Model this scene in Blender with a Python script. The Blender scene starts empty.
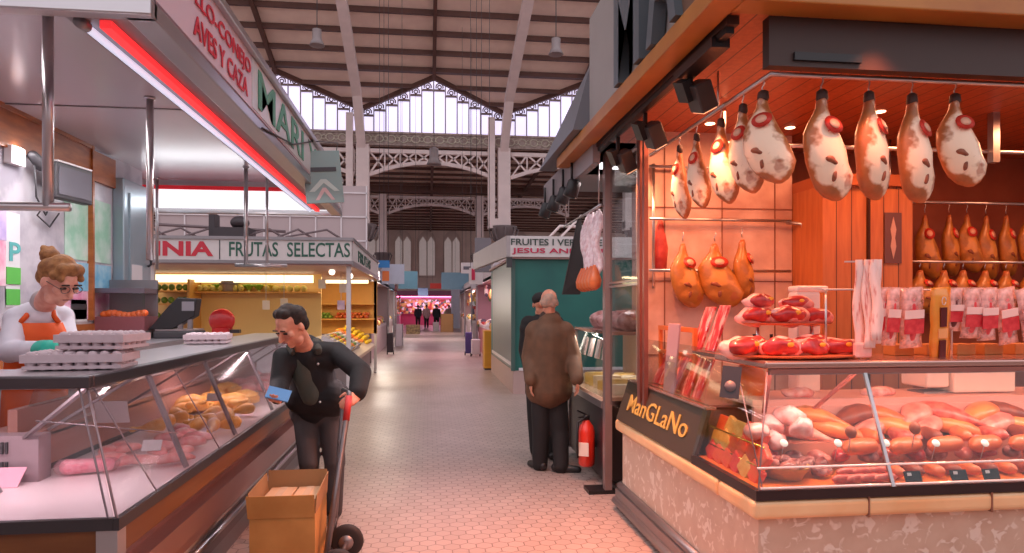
import bpy, bmesh, math, random
from mathutils import Vector, Matrix
random.seed(7)
SC = bpy.context.scene
COL = SC.collection
PI = math.pi
# ---------------------------------------------------------------- camera
F = 683.0; EYE = 1.56; TH = math.atan(0.1235); CT, ST = math.cos(TH), math.sin(TH)
cam_d = bpy.data.cameras.new('camera'); cam = bpy.data.objects.new('camera', cam_d); COL.objects.link(cam)
cam.location = (0, 0, EYE); cam.rotation_euler = (PI/2, 0, -TH)
cam_d.sensor_fit = 'HORIZONTAL'; cam_d.sensor_width = 36.0; cam_d.lens = 36.0*F/1024.0
cam_d.shift_y = 30.5/1024.0; cam_d.clip_start = 0.05; cam_d.clip_end = 300
SC.camera = cam
# ---------------------------------------------------------------- colour management, world
SC.view_settings.view_transform = 'Standard'
SC.view_settings.look = 'None'
SC.view_settings.gamma = 1.0
SC.view_settings.use_curve_mapping = False
SC.view_settings.exposure = 0.0
world = bpy.data.worlds.new('sky'); SC.world = world; world.use_nodes = True
bg = world.node_tree.nodes['Background']
bg.inputs[0].default_value = (0.80, 0.74, 0.80, 1); bg.inputs[1].default_value = 1.45

def lamp(name, kind, loc, energy, color, size=0.2, sizey=None, target=None, spot=None, blend=0.5):
    d = bpy.data.lights.new(name, kind); d.energy = energy; d.color = color
    if kind == 'AREA':
        d.shape = 'RECTANGLE'; d.size = size; d.size_y = sizey or size
    else:
        d.shadow_soft_size = size
    if kind == 'SPOT':
        d.spot_size = spot or 1.2; d.spot_blend = blend
    o = bpy.data.objects.new(name, d); COL.objects.link(o); o.location = loc
    if target is not None:
        o.rotation_euler = (Vector(target)-Vector(loc)).to_track_quat('-Z', 'Y').to_euler()
    return o
WARM = (1.0, 0.36, 0.17)
WHITE = (0.93, 0.95, 1.0)
# left stall: tube lamps under the canopy (along the aisle and at the far end)
lamp('canopy_tube_light', 'AREA', (-1.16, 5.0, 2.53), 38, (1.0, .93, .95), 0.08, 4.6, (-1.35, 5.0, 0))
lamp('canopy_end_light', 'AREA', (-2.2, 7.45, 2.64), 5, WHITE, 2.0, 0.1, (-2.2, 5.5, 1.2))
lamp('canopy_inner_light', 'AREA', (-2.1, 4.6, 2.84), 22, (1, .93, .95), 0.3, 3.5, (-2.1, 4.6, 0))  # area light below the mid soffit, no tube drawn for it
lamp('case_light', 'AREA', (-1.38, 5.1, 1.235), 22, (1.0, .74, .76), 0.05, 4.0, (-1.4, 5.1, 0))
# cured meat stall: ceiling lamps, track spots, case tubes
for lx, ly in ((1.95, 4.2), (3.0, 3.9), (4.3, 3.9)):
    lamp('stall_ceiling_light', 'AREA', (lx, ly, 2.82), 19, WARM, 0.5, 0.5, (lx, ly, 0))
lamp('case_light_near', 'AREA', (-1.9, 2.95, 1.235), 7, (1.0, .78, .80), 1.3, .05, (-1.9, 2.95, 0))
for lx, ly, e_, tx, ty in ((1.23, 3.1, 430, .50, 3.0), (1.23, 4.4, 360, .55, 4.5), (2.0, 2.75, 95, 2.0, 2.6), (3.2, 2.75, 95, 3.2, 2.6)):
    lamp('canopy_edge_light', 'SPOT', (lx, ly, 2.84), e_, (1.0, .28, .13), .06, target=(tx, ty, 0), spot=1.6, blend=.95)
lamp('meat_case_light', 'AREA', (3.2, 3.12, 1.235), 22, (1.0, .58, .46), 3.2, 0.05, (3.2, 3.3, 0))
lamp('fruit_stall_light', 'AREA', (-3.0, 12.8, 2.25), 60, (1.0, .74, .36), 2.6, 0.5, (-3.0, 13.0, 0))
# ---------------------------------------------------------------- geometry helpers
def at(px, py, X=None, Y=None, Z=None, D=None):
    """world point seen at pixel (px,py) on a plane X=, Y=, Z= or at depth D="""
    r = (px-512.0)/F; q = (307.0-py)/F
    if X is not None: D = X/(r*CT+ST)
    elif Y is not None: D = Y/(CT-r*ST)
    elif Z is not None: D = (Z-EYE)/q
    L = r*D
    return Vector((L*CT+D*ST, -L*ST+D*CT, EYE+q*D))

def lin(c):
    return tuple(((v/255)/12.92 if v/255 <= 0.04045 else ((v/255+0.055)/1.055)**2.4) for v in c)

class MB:
    def __init__(s): s.v = []; s.f = []; s.m = []; s.smooth = []; s.cur = 0
    def add(s, vs, fs, smooth=False):
        n = len(s.v); s.v += [Vector(v) for v in vs]
        for f in fs: s.f.append([i+n for i in f]); s.m.append(s.cur); s.smooth.append(smooth)
        return s
    def box(s, x0, x1, y0, y1, z0, z1):
        return s.hexa([(x0,y0,z0),(x1,y0,z0),(x1,y1,z0),(x0,y1,z0),(x0,y0,z1),(x1,y0,z1),(x1,y1,z1),(x0,y1,z1)])
    def hexa(s, p):
        return s.add(p, [(3,2,1,0),(4,5,6,7),(0,1,5,4),(1,2,6,5),(2,3,7,6),(3,0,4,7)])
    def obox(s, c, sx, sy, sz, rot=None):
        c = Vector(c); R = rot if rot is not None else Matrix.Identity(3)
        P = [c + R @ Vector((i*sx/2, j*sy/2, k*sz/2)) for k in (-1, 1) for i, j in ((-1,-1),(1,-1),(1,1),(-1,1))]
        return s.hexa(P)
    def bar(s, a, b, w, h=None, up=(0,0,1)):
        a = Vector(a); b = Vector(b); d = (b-a); L = d.length; d.normalize(); h = h or w
        u = Vector(up); x = d.cross(u)
        if x.length < 1e-4: x = d.cross(Vector((0,1,0)))
        x.normalize(); z = x.cross(d)
        R = Matrix((x, d, z)).transposed()
        return s.obox((a+b)/2, w, L, h, R)
    def quadslab(s, p, t):
        """four corner points extruded by t along the normal"""
        p = [Vector(q) for q in p]; n = (p[1]-p[0]).cross(p[3]-p[0]).normalized()*t
        return s.hexa(p + [q+n for q in p])
    def loft(s, rings, n=14, cap=True, smooth=True):
        """rings: (centre, axis_u*ru, axis_v*rv)"""
        vs = []; fs = []
        for c, u, v in rings:
            for i in range(n):
                a = 2*PI*i/n
                vs.append(Vector(c)+Vector(u)*math.cos(a)+Vector(v)*math.sin(a))
        m = len(rings)
        for k in range(m-1):
            for i in range(n):
                fs.append((k*n+i, k*n+(i+1) % n, (k+1)*n+(i+1) % n, (k+1)*n+i))
        if cap:
            fs.append(tuple(range(n))[::-1]); fs.append(tuple((m-1)*n+i for i in range(n)))
        return s.add(vs, fs, smooth)
    def tube(s, pts, r, n=10):
        pts = [Vector(p) for p in pts]; rings = []
        rr = r if isinstance(r, (list, tuple)) else [r]*len(pts)
        pu = None
        for i, p in enumerate(pts):
            d = (pts[min(i+1, len(pts)-1)]-pts[max(i-1, 0)]).normalized()
            if pu is None:
                u = d.cross(Vector((0,0,1)))
                if u.length < 1e-3: u = Vector((1,0,0))
            else: u = pu - d*pu.dot(d)
            u.normalize(); v = d.cross(u); pu = u
            rings.append((p, u*rr[i], v*rr[i]))
        return s.loft(rings, n)
    def capsule(s, a, b, ra, rb, n=16):
        a = Vector(a); b = Vector(b); d = (b-a)
        if d.length < 1e-5: d = Vector((0,0,1e-4))
        d.normalize(); u = d.orthogonal().normalized(); v = d.cross(u)
        rings = []
        for k in range(6):
            t = -PI/2+PI/2*k/6+0.06
            rings.append((a+d*ra*math.sin(t), u*ra*math.cos(t), v*ra*math.cos(t)))
        for k in range(7):
            t = PI/2*k/6*0.97
            rings.append((b+d*rb*math.sin(t), u*rb*math.cos(t), v*rb*math.cos(t)))
        return s.loft(rings, n)
    def ball(s, c, rx, ry=None, rz=None, R=None, n=16, m=10):
        ry = ry or rx; rz = rz or rx; c = Vector(c); R = R or Matrix.Identity(3); rings = []
        for k in range(m+1):
            t = -PI/2+PI*k/m; t = max(min(t, PI/2-0.05), -PI/2+0.05)
            rings.append((c+R @ Vector((0,0,rz*math.sin(t))), R @ Vector((rx*math.cos(t),0,0)), R @ Vector((0,ry*math.cos(t),0))))
        return s.loft(rings, n)
    def lathe(s, c, prof, n=20, axis=(0,0,1)):
        d = Vector(axis).normalized(); u = d.orthogonal().normalized(); v = d.cross(u); c = Vector(c)
        return s.loft([(c+d*z, u*max(r, 1e-4), v*max(r, 1e-4)) for r, z in prof], n)
    def prism(s, pts, d):
        """closed polygon pts extruded by vector d"""
        p = [Vector(q) for q in pts]; d = Vector(d); n = len(p)
        fs = [tuple(range(n))[::-1], tuple(range(n, 2*n))] + [(i, (i+1) % n, (i+1) % n+n, i+n) for i in range(n)]
        return s.add(p+[q+d for q in p], fs)
    def build(s, name, mat, parent=None, loc=None, local=False, noise=0.0, nscale=8.0):
        from mathutils import noise as NZ
        vs = s.v
        if noise:
            vs = [v+NZ.noise_vector(v*nscale)*noise for v in vs]
        if loc is None:
            if parent is None and not local:
                xs = [v.x for v in vs]; ys = [v.y for v in vs]; zs = [v.z for v in vs]
                loc = Vector(((min(xs)+max(xs))/2, (min(ys)+max(ys))/2, min(zs)))
            else: loc = Vector((0,0,0))
        org = wloc(parent) if (parent is not None and not local) else (Vector(loc) if not local else Vector((0,0,0)))
        me = bpy.data.meshes.new(name)
        me.from_pydata([v-org for v in vs], [], s.f); me.update()
        mats = mat if isinstance(mat, (list, tuple)) else [mat]
        for m_ in mats: me.materials.append(m_)
        for i, p in enumerate(me.polygons):
            p.use_smooth = s.smooth[i]; p.material_index = min(s.m[i], len(mats)-1)
        bm = bmesh.new(); bm.from_mesh(me); bmesh.ops.recalc_face_normals(bm, faces=bm.faces); bm.to_mesh(me); bm.free()
        o = bpy.data.objects.new(name, me); COL.objects.link(o)
        if parent is not None: o.parent = parent
        o.location = (0,0,0) if parent is not None else loc
        return o

def wloc(o):
    v = Vector((0,0,0))
    while o is not None: v += o.location; o = o.parent
    return v
def tag(o, label=None, cat=None, group=None, kind=None):
    if label: o['label'] = label
    if cat: o['category'] = cat
    if group: o['group'] = group
    if kind: o['kind'] = kind
    return o
def thing(name, label, cat, loc=(0,0,0), group=None, rz=0):
    o = bpy.data.objects.new(name, None); COL.objects.link(o); o.location = loc; o.rotation_euler = (0,0,rz)
    o.empty_display_size = .1
    return tag(o, label, cat, group)
def copy_tree(o, parent=None):
    c = o.copy(); COL.objects.link(c)
    if parent is not None: c.parent = parent
    for ch in list(o.children): copy_tree(ch, c)
    return c
def struct(name, mb, mat, parent=None):
    o = mb.build(name, mat, parent)
    if parent is None: o['kind'] = 'structure'
    return o
def bevel(o, w=0.004, seg=2):
    m = o.modifiers.new('bevel', 'BEVEL'); m.width = w; m.segments = seg; m.limit_method = 'ANGLE'
    return o
def text(name, body, mat, parent, p0, xd, up, w, h, depth=0.006, bold=0.0, font_shear=0.0):
    """letters whose bounding box fills the rectangle p0 + xd*w + up*h"""
    cu = bpy.data.curves.new('letters', 'FONT'); cu.body = body; cu.extrude = 0.05; cu.offset = bold; cu.resolution_u = 3
    cu.align_x = 'CENTER'; cu.shear = font_shear; cu.space_line = 0.95
    t = bpy.data.objects.new('letters', cu); COL.objects.link(t)
    bpy.context.view_layer.update()
    dg = bpy.context.evaluated_depsgraph_get()
    me = bpy.data.meshes.new_from_object(t.evaluated_get(dg)); bpy.data.objects.remove(t)
    xs = [v.co.x for v in me.vertices]; ys = [v.co.y for v in me.vertices]
    x0, x1, y0, y1 = min(xs), max(xs), min(ys), max(ys)
    xd = Vector(xd).normalized(); up = Vector(up).normalized(); n = xd.cross(up); p0 = Vector(p0)
    org = wloc(parent)
    for v in me.vertices:
        a = (v.co.x-x0)/(x1-x0)*w; b = (v.co.y-y0)/(y1-y0)*h; c = (v.co.z/0.05+1)/2*depth
        v.co = p0+xd*a+up*b+n*c-org
    me.materials.clear(); me.materials.append(mat)
    for p in me.polygons: p.material_index = 0; p.use_smooth = False
    me.name = name
    o = bpy.data.objects.new(name, me); COL.objects.link(o)
    if parent is not None: o.parent = parent
    return o
# ---------------------------------------------------------------- materials
MATS = {}
def nt(m): return m.node_tree.nodes, m.node_tree.links
def mat(name, rgb, rough=0.5, metal=0.0, var=0.0, scale=6.0, bump=0.0, emit=0.0, rgb2=None, spec=0.5, lo=0.35, hi=0.65, sss=0.0, stretch=None, coat=0.0):
    if name in MATS: return MATS[name]
    m = bpy.data.materials.new(name); m.use_nodes = True; N, L = nt(m); b = N['Principled BSDF']
    c = lin(rgb); b.inputs['Roughness'].default_value = rough; b.inputs['Metallic'].default_value = metal
    b.inputs['Specular IOR Level'].default_value = spec; b.inputs['Coat Weight'].default_value = coat
    b.inputs['Base Color'].default_value = (*c, 1)
    if sss: b.inputs['Subsurface Weight'].default_value = sss; b.inputs['Subsurface Scale'].default_value = 0.01
    tc = N.new('ShaderNodeTexCoord'); mp = N.new('ShaderNodeMapping'); L.new(tc.outputs['Object'], mp.inputs[0])
    if stretch: mp.inputs['Scale'].default_value = stretch
    nz = N.new('ShaderNodeTexNoise'); nz.inputs['Scale'].default_value = scale; nz.inputs['Detail'].default_value = 5
    L.new(mp.outputs[0], nz.inputs['Vector'])
    rp = N.new('ShaderNodeMapRange'); rp.inputs[1].default_value = lo; rp.inputs[2].default_value = hi
    L.new(nz.outputs[0], rp.inputs[0])
    mx = N.new('ShaderNodeMix'); mx.data_type = 'RGBA'
    c2 = lin(rgb2) if rgb2 else tuple(max(0, v*(1-max(var, .06))) for v in c)
    mx.inputs[6].default_value = (*c, 1); mx.inputs[7].default_value = (*c2, 1)
    L.new(rp.outputs[0], mx.inputs[0]); L.new(mx.outputs[2], b.inputs['Base Color'])
    if bump:
        bp = N.new('ShaderNodeBump'); bp.inputs['Strength'].default_value = bump; bp.inputs['Distance'].default_value = 0.01
        L.new(nz.outputs[0], bp.inputs['Height']); L.new(bp.outputs[0], b.inputs['Normal'])
    if emit:
        b.inputs['Emission Color'].default_value = (*c, 1); b.inputs['Emission Strength'].default_value = emit
    MATS[name] = m
    return m
def glass(name, tint=(240, 245, 245), mixv=0.10, rough=0.03):
    if name in MATS: return MATS[name]
    m = bpy.data.materials.new(name); m.use_nodes = True; N, L = nt(m); N.remove(N['Principled BSDF'])
    out = N['Material Output']; tr = N.new('ShaderNodeBsdfTransparent'); gl = N.new('ShaderNodeBsdfGlossy')
    tr.inputs[0].default_value = (*lin(tint), 1); gl.inputs['Roughness'].default_value = rough
    fr = N.new('ShaderNodeLayerWeight'); fr.inputs[0].default_value = 0.5
    pw = N.new('ShaderNodeMath'); pw.operation = 'POWER'; pw.inputs[1].default_value = 4.0; L.new(fr.outputs['Facing'], pw.inputs[0])
    ad = N.new('ShaderNodeMath'); ad.operation = 'MULTIPLY_ADD'; ad.inputs[1].default_value = 0.55; ad.inputs[2].default_value = mixv*0.3
    L.new(pw.outputs[0], ad.inputs[0])
    mx = N.new('ShaderNodeMixShader'); L.new(ad.outputs[0], mx.inputs[0]); L.new(tr.outputs[0], mx.inputs[1]); L.new(gl.outputs[0], mx.inputs[2])
    L.new(mx.outputs[0], out.inputs[0]); MATS[name] = m
    return m
def plastic_film(name, tint=(235, 225, 225), a=0.35, rough=0.2):
    """clear crumpled film: part see-through, part glossy white"""
    if name in MATS: return MATS[name]
    m = bpy.data.materials.new(name); m.use_nodes = True; N, L = nt(m); b = N['Principled BSDF']
    b.inputs['Base Color'].default_value = (*lin(tint), 1); b.inputs['Roughness'].default_value = rough
    nz = N.new('ShaderNodeTexNoise'); nz.inputs['Scale'].default_value = 22
    tc = N.new('ShaderNodeTexCoord'); L.new(tc.outputs['Object'], nz.inputs['Vector'])
    r = N.new('ShaderNodeMapRange'); r.inputs[1].default_value = .35; r.inputs[2].default_value = .7; r.inputs[3].default_value = a*0.4; r.inputs[4].default_value = min(1, a*1.6)
    L.new(nz.outputs[0], r.inputs[0]); L.new(r.outputs[0], b.inputs['Alpha'])
    bp = N.new('ShaderNodeBump'); bp.inputs['Strength'].default_value = .7; L.new(nz.outputs[0], bp.inputs['Height']); L.new(bp.outputs[0], b.inputs['Normal'])
    MATS[name] = m
    return m
def planks(name, c1, c2, axis='X', width=0.1, rough=0.4):
    """vertical boards with dark joints"""
    if name in MATS: return MATS[name]
    m = mat(name, c1, rough, rgb2=c2, scale=5, stretch=(6, 6, 0.6) if axis != 'Z' else (0.6, 0.6, 6), lo=.3, hi=.7)
    N, L = nt(m); b = N['Principled BSDF']; tc = [n for n in N if n.type == 'TEX_COORD'][0]
    src = b.inputs['Base Color'].links[0].from_socket
    sp = N.new('ShaderNodeSeparateXYZ'); L.new(tc.outputs['Object'], sp.inputs[0])
    d = N.new('ShaderNodeMath'); d.operation = 'DIVIDE'; d.inputs[1].default_value = width; L.new(sp.outputs[axis], d.inputs[0])
    fr = N.new('ShaderNodeMath'); fr.operation = 'FRACT'; L.new(d.outputs[0], fr.inputs[0])
    lt = N.new('ShaderNodeMath'); lt.operation = 'LESS_THAN'; lt.inputs[1].default_value = 0.07; L.new(fr.outputs[0], lt.inputs[0])
    mx = N.new('ShaderNodeMix'); mx.data_type = 'RGBA'; mx.inputs[7].default_value = tuple(v*0.3 for v in lin(c2))+(1,)
    L.new(lt.outputs[0], mx.inputs[0]); L.new(src, mx.inputs[6]); L.new(mx.outputs[2], b.inputs['Base Color'])
    return m
def hexfloor():
    m = bpy.data.materials.new('hexagon_floor_tile'); m.use_nodes = True; N, L = nt(m); b = N['Principled BSDF']
    geo = N.new('ShaderNodeNewGeometry')
    def vm(op, a=None, bb=None, va=None, vb=None):
        n = N.new('ShaderNodeVectorMath'); n.operation = op
        if a is not None: L.new(a, n.inputs[0])
        if va is not None: n.inputs[0].default_value = va
        if bb is not None: L.new(bb, n.inputs[1])
        if vb is not None: n.inputs[1].default_value = vb
        return n
    w = 0.105; s3 = 1.7320508
    p = vm('MULTIPLY', geo.outputs['Position'], vb=(1/w, 1/w, 0)).outputs[0]
    p = vm('ADD', p, vb=(400, 400*s3, 0)).outputs[0]
    def cell(off):
        q = vm('SUBTRACT', p, vb=off).outputs[0]
        md = vm('MODULO', q, vb=(1, s3, 1)).outputs[0]
        return vm('SUBTRACT', md, vb=(0.5, s3/2, 0)).outputs[0]
    a = vm('MULTIPLY', cell((0,0,0)), vb=(1,1,0)).outputs[0]; c = vm('MULTIPLY', cell((0.5, s3/2, 0)), vb=(1,1,0)).outputs[0]
    da = vm('DOT_PRODUCT', a, a).outputs['Value']; dc = vm('DOT_PRODUCT', c, c).outputs['Value']
    lt = N.new('ShaderNodeMath'); lt.operation = 'LESS_THAN'; L.new(da, lt.inputs[0]); L.new(dc, lt.inputs[1])
    mx = N.new('ShaderNodeMix'); mx.data_type = 'VECTOR'; L.new(lt.outputs[0], mx.inputs[0]); L.new(c, mx.inputs[4]); L.new(a, mx.inputs[5])
    g = mx.outputs[1]; ga = vm('ABSOLUTE', g).outputs[0]
    d1 = vm('DOT_PRODUCT', ga, vb=(0.5, s3/2, 0)).outputs['Value']
    sx = N.new('ShaderNodeSeparateXYZ'); L.new(ga, sx.inputs[0])
    mxm = N.new('ShaderNodeMath'); mxm.operation = 'MAXIMUM'; L.new(d1, mxm.inputs[0]); L.new(sx.outputs[0], mxm.inputs[1])
    gr = N.new('ShaderNodeMapRange'); gr.inputs[1].default_value = 0.455; gr.inputs[2].default_value = 0.485; L.new(mxm.outputs[0], gr.inputs[0])
    cid = vm('SUBTRACT', p, g).outputs[0]; cr = vm('SNAP', vm('ADD', cid, vb=(.01,.01,0)).outputs[0], vb=(.25,.25,1)).outputs[0]
    wn = N.new('ShaderNodeTexWhiteNoise'); L.new(cr, wn.inputs[0])
    big = N.new('ShaderNodeTexNoise'); big.inputs['Scale'].default_value = 0.7; big.inputs['Detail'].default_value = 4; L.new(geo.outputs['Position'], big.inputs['Vector'])
    tone = N.new('ShaderNodeMix'); tone.data_type = 'RGBA'; tone.inputs[6].default_value = (*lin((184, 164, 156)), 1); tone.inputs[7].default_value = (*lin((162, 143, 136)), 1)
    sm = N.new('ShaderNodeMath'); sm.operation = 'MULTIPLY_ADD'; sm.inputs[1].default_value = 0.5; L.new(wn.outputs[0], sm.inputs[0])
    bm_ = N.new('ShaderNodeMath'); bm_.operation = 'MULTIPLY'; bm_.inputs[1].default_value = 0.6; L.new(big.outputs[0], bm_.inputs[0]); L.new(bm_.outputs[0], sm.inputs[2])
    L.new(sm.outputs[0], tone.inputs[0])
    fin = N.new('ShaderNodeMix'); fin.data_type = 'RGBA'; L.new(gr.outputs[0], fin.inputs[0]); L.new(tone.outputs[2], fin.inputs[6]); fin.inputs[7].default_value = (*lin((112, 94, 88)), 1)
    L.new(fin.outputs[2], b.inputs['Base Color'])
    rr = N.new('ShaderNodeMapRange'); rr.inputs[3].default_value = 0.22; rr.inputs[4].default_value = 0.5; L.new(big.outputs[0], rr.inputs[0]); L.new(rr.outputs[0], b.inputs['Roughness'])
    bp = N.new('ShaderNodeBump'); bp.invert = True; bp.inputs['Strength'].default_value = 0.25; bp.inputs['Distance'].default_value = 0.003
    L.new(gr.outputs[0], bp.inputs['Height']); L.new(bp.outputs[0], b.inputs['Normal'])
    return m
def voro(name, c1, c2, c3, scale, rough=0.35, lo=.1, hi=.5, spots=0.28):
    """stone with paler blotches"""
    m = mat(name, c1, rough, rgb2=c2, scale=scale*0.5, lo=.3, hi=.7); N, L = nt(m); b = N['Principled BSDF']
    src = b.inputs['Base Color'].links[0].from_socket; tc = [n for n in N if n.type == 'TEX_COORD'][0]
    v = N.new('ShaderNodeTexNoise'); v.inputs['Scale'].default_value = scale; v.inputs['Detail'].default_value = 2; v.inputs['Distortion'].default_value = .8; L.new(tc.outputs['Object'], v.inputs['Vector'])
    r = N.new('ShaderNodeMapRange'); r.inputs[1].default_value = 0.55; r.inputs[2].default_value = 0.62; L.new(v.outputs[0], r.inputs[0])
    mx = N.new('ShaderNodeMix'); mx.data_type = 'RGBA'; mx.inputs[7].default_value = (*lin(c3), 1)
    L.new(r.outputs[0], mx.inputs[0]); L.new(src, mx.inputs[6]); L.new(mx.outputs[2], b.inputs['Base Color'])
    return m
steel = mat('brushed_steel', (196, 192, 194), 0.28, 0.9, scale=3)
dsteel = mat('dull_steel', (150, 144, 146), 0.4, 0.8, scale=3)
white_p = mat('white_paint', (226, 220, 222), 0.45, scale=4)
iron_w = mat('painted_iron', (232, 214, 210), 0.5, scale=2, var=.1)
black_p = mat('black_plastic', (30, 28, 30), 0.4)
dark_p = mat('dark_grey_plastic', (62, 60, 64), 0.45)
red_txt = mat('red_letter_paint', (200, 44, 62), 0.5)
grn_txt = mat('green_letter_paint', (44, 92, 76), 0.5)
brown = mat('brown_roof_wood', (96, 62, 52), 0.6, scale=3, var=.2)
tan = mat('roof_board', (238, 212, 196), 0.7, scale=1.5, rgb2=(226, 198, 184))
oak = mat('varnished_wood', (178, 104, 52), 0.35, scale=4, rgb2=(150, 80, 36), stretch=(1, 1, 5))
G = glass('clear_glass'); G2 = glass('poultry_case_glass', (240, 240, 242), .10, .16)
FILM = plastic_film('clear_film')
# ================================================================ HALL
struct('floor', MB().box(-26, 26, -3, 66, -0.1, 0), hexfloor())
roof_zc = 17.04+EYE
CX = 0.25; BAY = 5.95
def rz_(d): return roof_zc-0.30*d      # roof height over depth
YF = 29.0                              # line of the first columns
def ridge(k): return CX+k*BAY
# roof boards: zigzag eave towards the clerestory
rb = MB()
ks = range(-4, 5)
xs = []
for k in ks: xs += [(ridge(k)-BAY/2, YF), (ridge(k), YF-2.25)]
xs.append((ridge(4)+BAY/2, YF))
for (xa, ya), (xb, yb) in zip(xs[:-1], xs[1:]):
    y0 = 14.0
    rb.hexa([(xa, y0, rz_(y0)), (xb, y0, rz_(y0)), (xb, yb, rz_(yb)), (xa, ya, rz_(ya)),
             (xa, y0, rz_(y0)+.08), (xb, y0, rz_(y0)+.08), (xb, yb, rz_(yb)+.08), (xa, ya, rz_(ya)+.08)])
struct('ceiling', rb, tan)
pu = MB()
for i in range(13):
    y = YF-0.6-1.02*i
    z = rz_(y)
    x0, x1 = xs[0][0], xs[-1][0]
    if y > YF-2.25:
        f = (y-(YF-2.25))/2.25
        for k in ks:
            pu.bar((ridge(k)+f*BAY/2, y, z-.07), (ridge(k)+BAY-f*BAY/2, y, z-.07), .12, .16)
    else:
        w = .24 if i == 2 else .13
        pu.bar((x0, y, z-.08), (x1, y, z-.08), w, .17)
for k in ks: pu.bar((ridge(k), YF-2.25, rz_(YF-2.25)-.12), (ridge(k), 14, rz_(14)-.12), .13, .22)
for (xa, ya), (xb, yb) in zip(xs[:-1], xs[1:]): pu.bar((xa, ya, rz_(ya)-.06), (xb, yb, rz_(yb)-.06), .12, .24)
struct('ceiling_beams', pu, brown)
# white ribs over the columns and clerestory windows
glow = mat('daylit_pane', (214, 208, 240), 0.4, emit=1.1, rgb2=(226, 206, 232), scale=.4)  # panes emit by themselves, standing in for daylight behind them
sand = mat('cast_ornament', (196, 186, 168), 0.6)
leadm = mat('window_bar', (120, 108, 112), 0.5)
PKZ = 11.33; VZ = 9.95; SILL = 8.85
WY = YF+.05
for n, k in enumerate((-2, -1, 0, 1, 2)):
    cx = ridge(k); fr = MB(); pane = MB(); orn = MB()
    NP = 12; w = BAY/NP
    roofl = lambda x: PKZ-(PKZ-VZ)*abs(x-cx)/(BAY/2)
    for i in range(NP):
        xa = cx-BAY/2+i*w; xb = xa+w
        za, zb = roofl(xa), roofl(xb); zo = min(za, zb)-.42
        pane.prism([(xa+.02, WY, SILL), (xb-.02, WY, SILL), (xb-.02, WY, zb-.02), (xa+.02, WY, za-.02)], (0, .03, 0))
        fr.bar((xa, WY-.03, SILL-.1), (xa, WY-.03, za), .045, .05)
        fr.bar((xa, WY-.03, zo), (xb, WY-.03, zo), .04, .045)
        xm = (xa+xb)/2; zm = zo+.2
        for r_, a0, a1 in ((.15, -.4, PI+.4), (.075, 0, 2*PI)):
            orn.tube([(xm+r_*math.cos(a0+(a1-a0)*j/10), WY-.04, zm+r_*math.sin(a0+(a1-a0)*j/10)-.03) for j in range(11)], .027, 5)
        orn.box(xa+.03, xb-.03, WY-.05, WY-.03, zo+.02, zo+.07)
    fr.bar((cx-BAY/2, WY-.05, VZ), (cx, WY-.05, PKZ), .08, .14); fr.bar((cx+BAY/2, WY-.05, VZ), (cx, WY-.05, PKZ), .08, .14)
    o = struct('window_%d' % (n+1), fr, leadm)
    pane.build('pane', glow, o); orn.build('ornament', brown, o)
# frieze below the clerestory
fz = MB().box(-20, 20, YF-.1, YF+.1, 8.35, 8.8); fz.box(-20, 20, YF-.18, YF+.12, 8.78, 8.86); fz.box(-20, 20, YF-.15, YF+.1, 8.3, 8.36)
fo = struct('trim_1', fz, mat('frieze_paint', (176, 158, 150), 0.6, scale=8, rgb2=(140, 120, 112)))
rn = MB()
for i in range(60):
    x = -15+i*.5
    rn.tube([(x+.17*math.cos(a*PI/5), YF-.13, 8.57+.15*math.sin(a*PI/5)) for a in range(11)], .026, 5)
    rn.tube([(x+.25+.09*math.cos(a*PI/4), YF-.13, 8.57+.09*math.sin(a*PI/4)) for a in range(9)], .022, 5)
rn.build('ornament', sand, fo)
# cast iron columns
def column(x, y, ztop, r, label, pair=True):
    t = thing('iron_column', label, 'column', (x, y, 0))
    m = MB(); m.lathe((x, y, 0), [(r*1.7, 0), (r*1.7, .5), (r*1.3, .6), (r, .8), (r*.96, 4.6)], 20); m.build('shaft', iron_w, t)
    m = MB(); m.box(x-r*1.0, x+r*1.0, y-r, y+r, 4.95, ztop)
    if pair: m.box(x-r*2.6, x-r*1.5, y-r*.8, y+r*.8, 5.0, ztop+1.3); m.box(x-r*2.6, x+r*1.04, y-r*1.04, y+r*1.04, 4.9, 5.3)
    m.build('upper_post', iron_w, t)
    m = MB(); m.lathe((x, y, 0), [(r, 4.3), (r*1.2, 4.4), (r*1.9, 4.8), (r*2.2, 4.95), (r*2.2, 5.0)], 16)
    for a in range(8):
        c, s_ = math.cos(a*PI/4), math.sin(a*PI/4)
        m.tube([(x+c*r*1.1, y+s_*r*1.1, 4.3), (x+c*r*1.9, y+s_*r*1.9, 4.5), (x+c*r*2.4, y+s_*r*2.4, 4.85), (x+c*r*1.9, y+s_*r*1.9, 4.92)], .04, 5)
    m.build('capital', mat('capital_iron', (120, 108, 108), .6), t)
column(ridge(-1)+BAY/2+.05, YF, 8.3, .26, 'white iron column rising behind the fruit stall sign, nearer left')
column(ridge(0)+BAY/2, YF, 8.3, .26, 'white iron column rising above the teal kiosk, nearer right')
column(ridge(-1)-BAY/2, YF, 8.3, .26, 'white iron column hidden behind the pale letterboard stall')
column(ridge(1)+BAY/2, YF, 8.3, .26, 'white iron column far over the cured meat stall roof')
Y2 = 44.0
column(ridge(0)-BAY/2-.1, Y2, 8.7, .24, 'slimmer white iron column farther down the aisle, left of the arched windows', False)
column(ridge(0)+BAY/2+.1, Y2, 8.7, .24, 'slimmer white iron column farther down the aisle, right of the arched windows', False)
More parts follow.
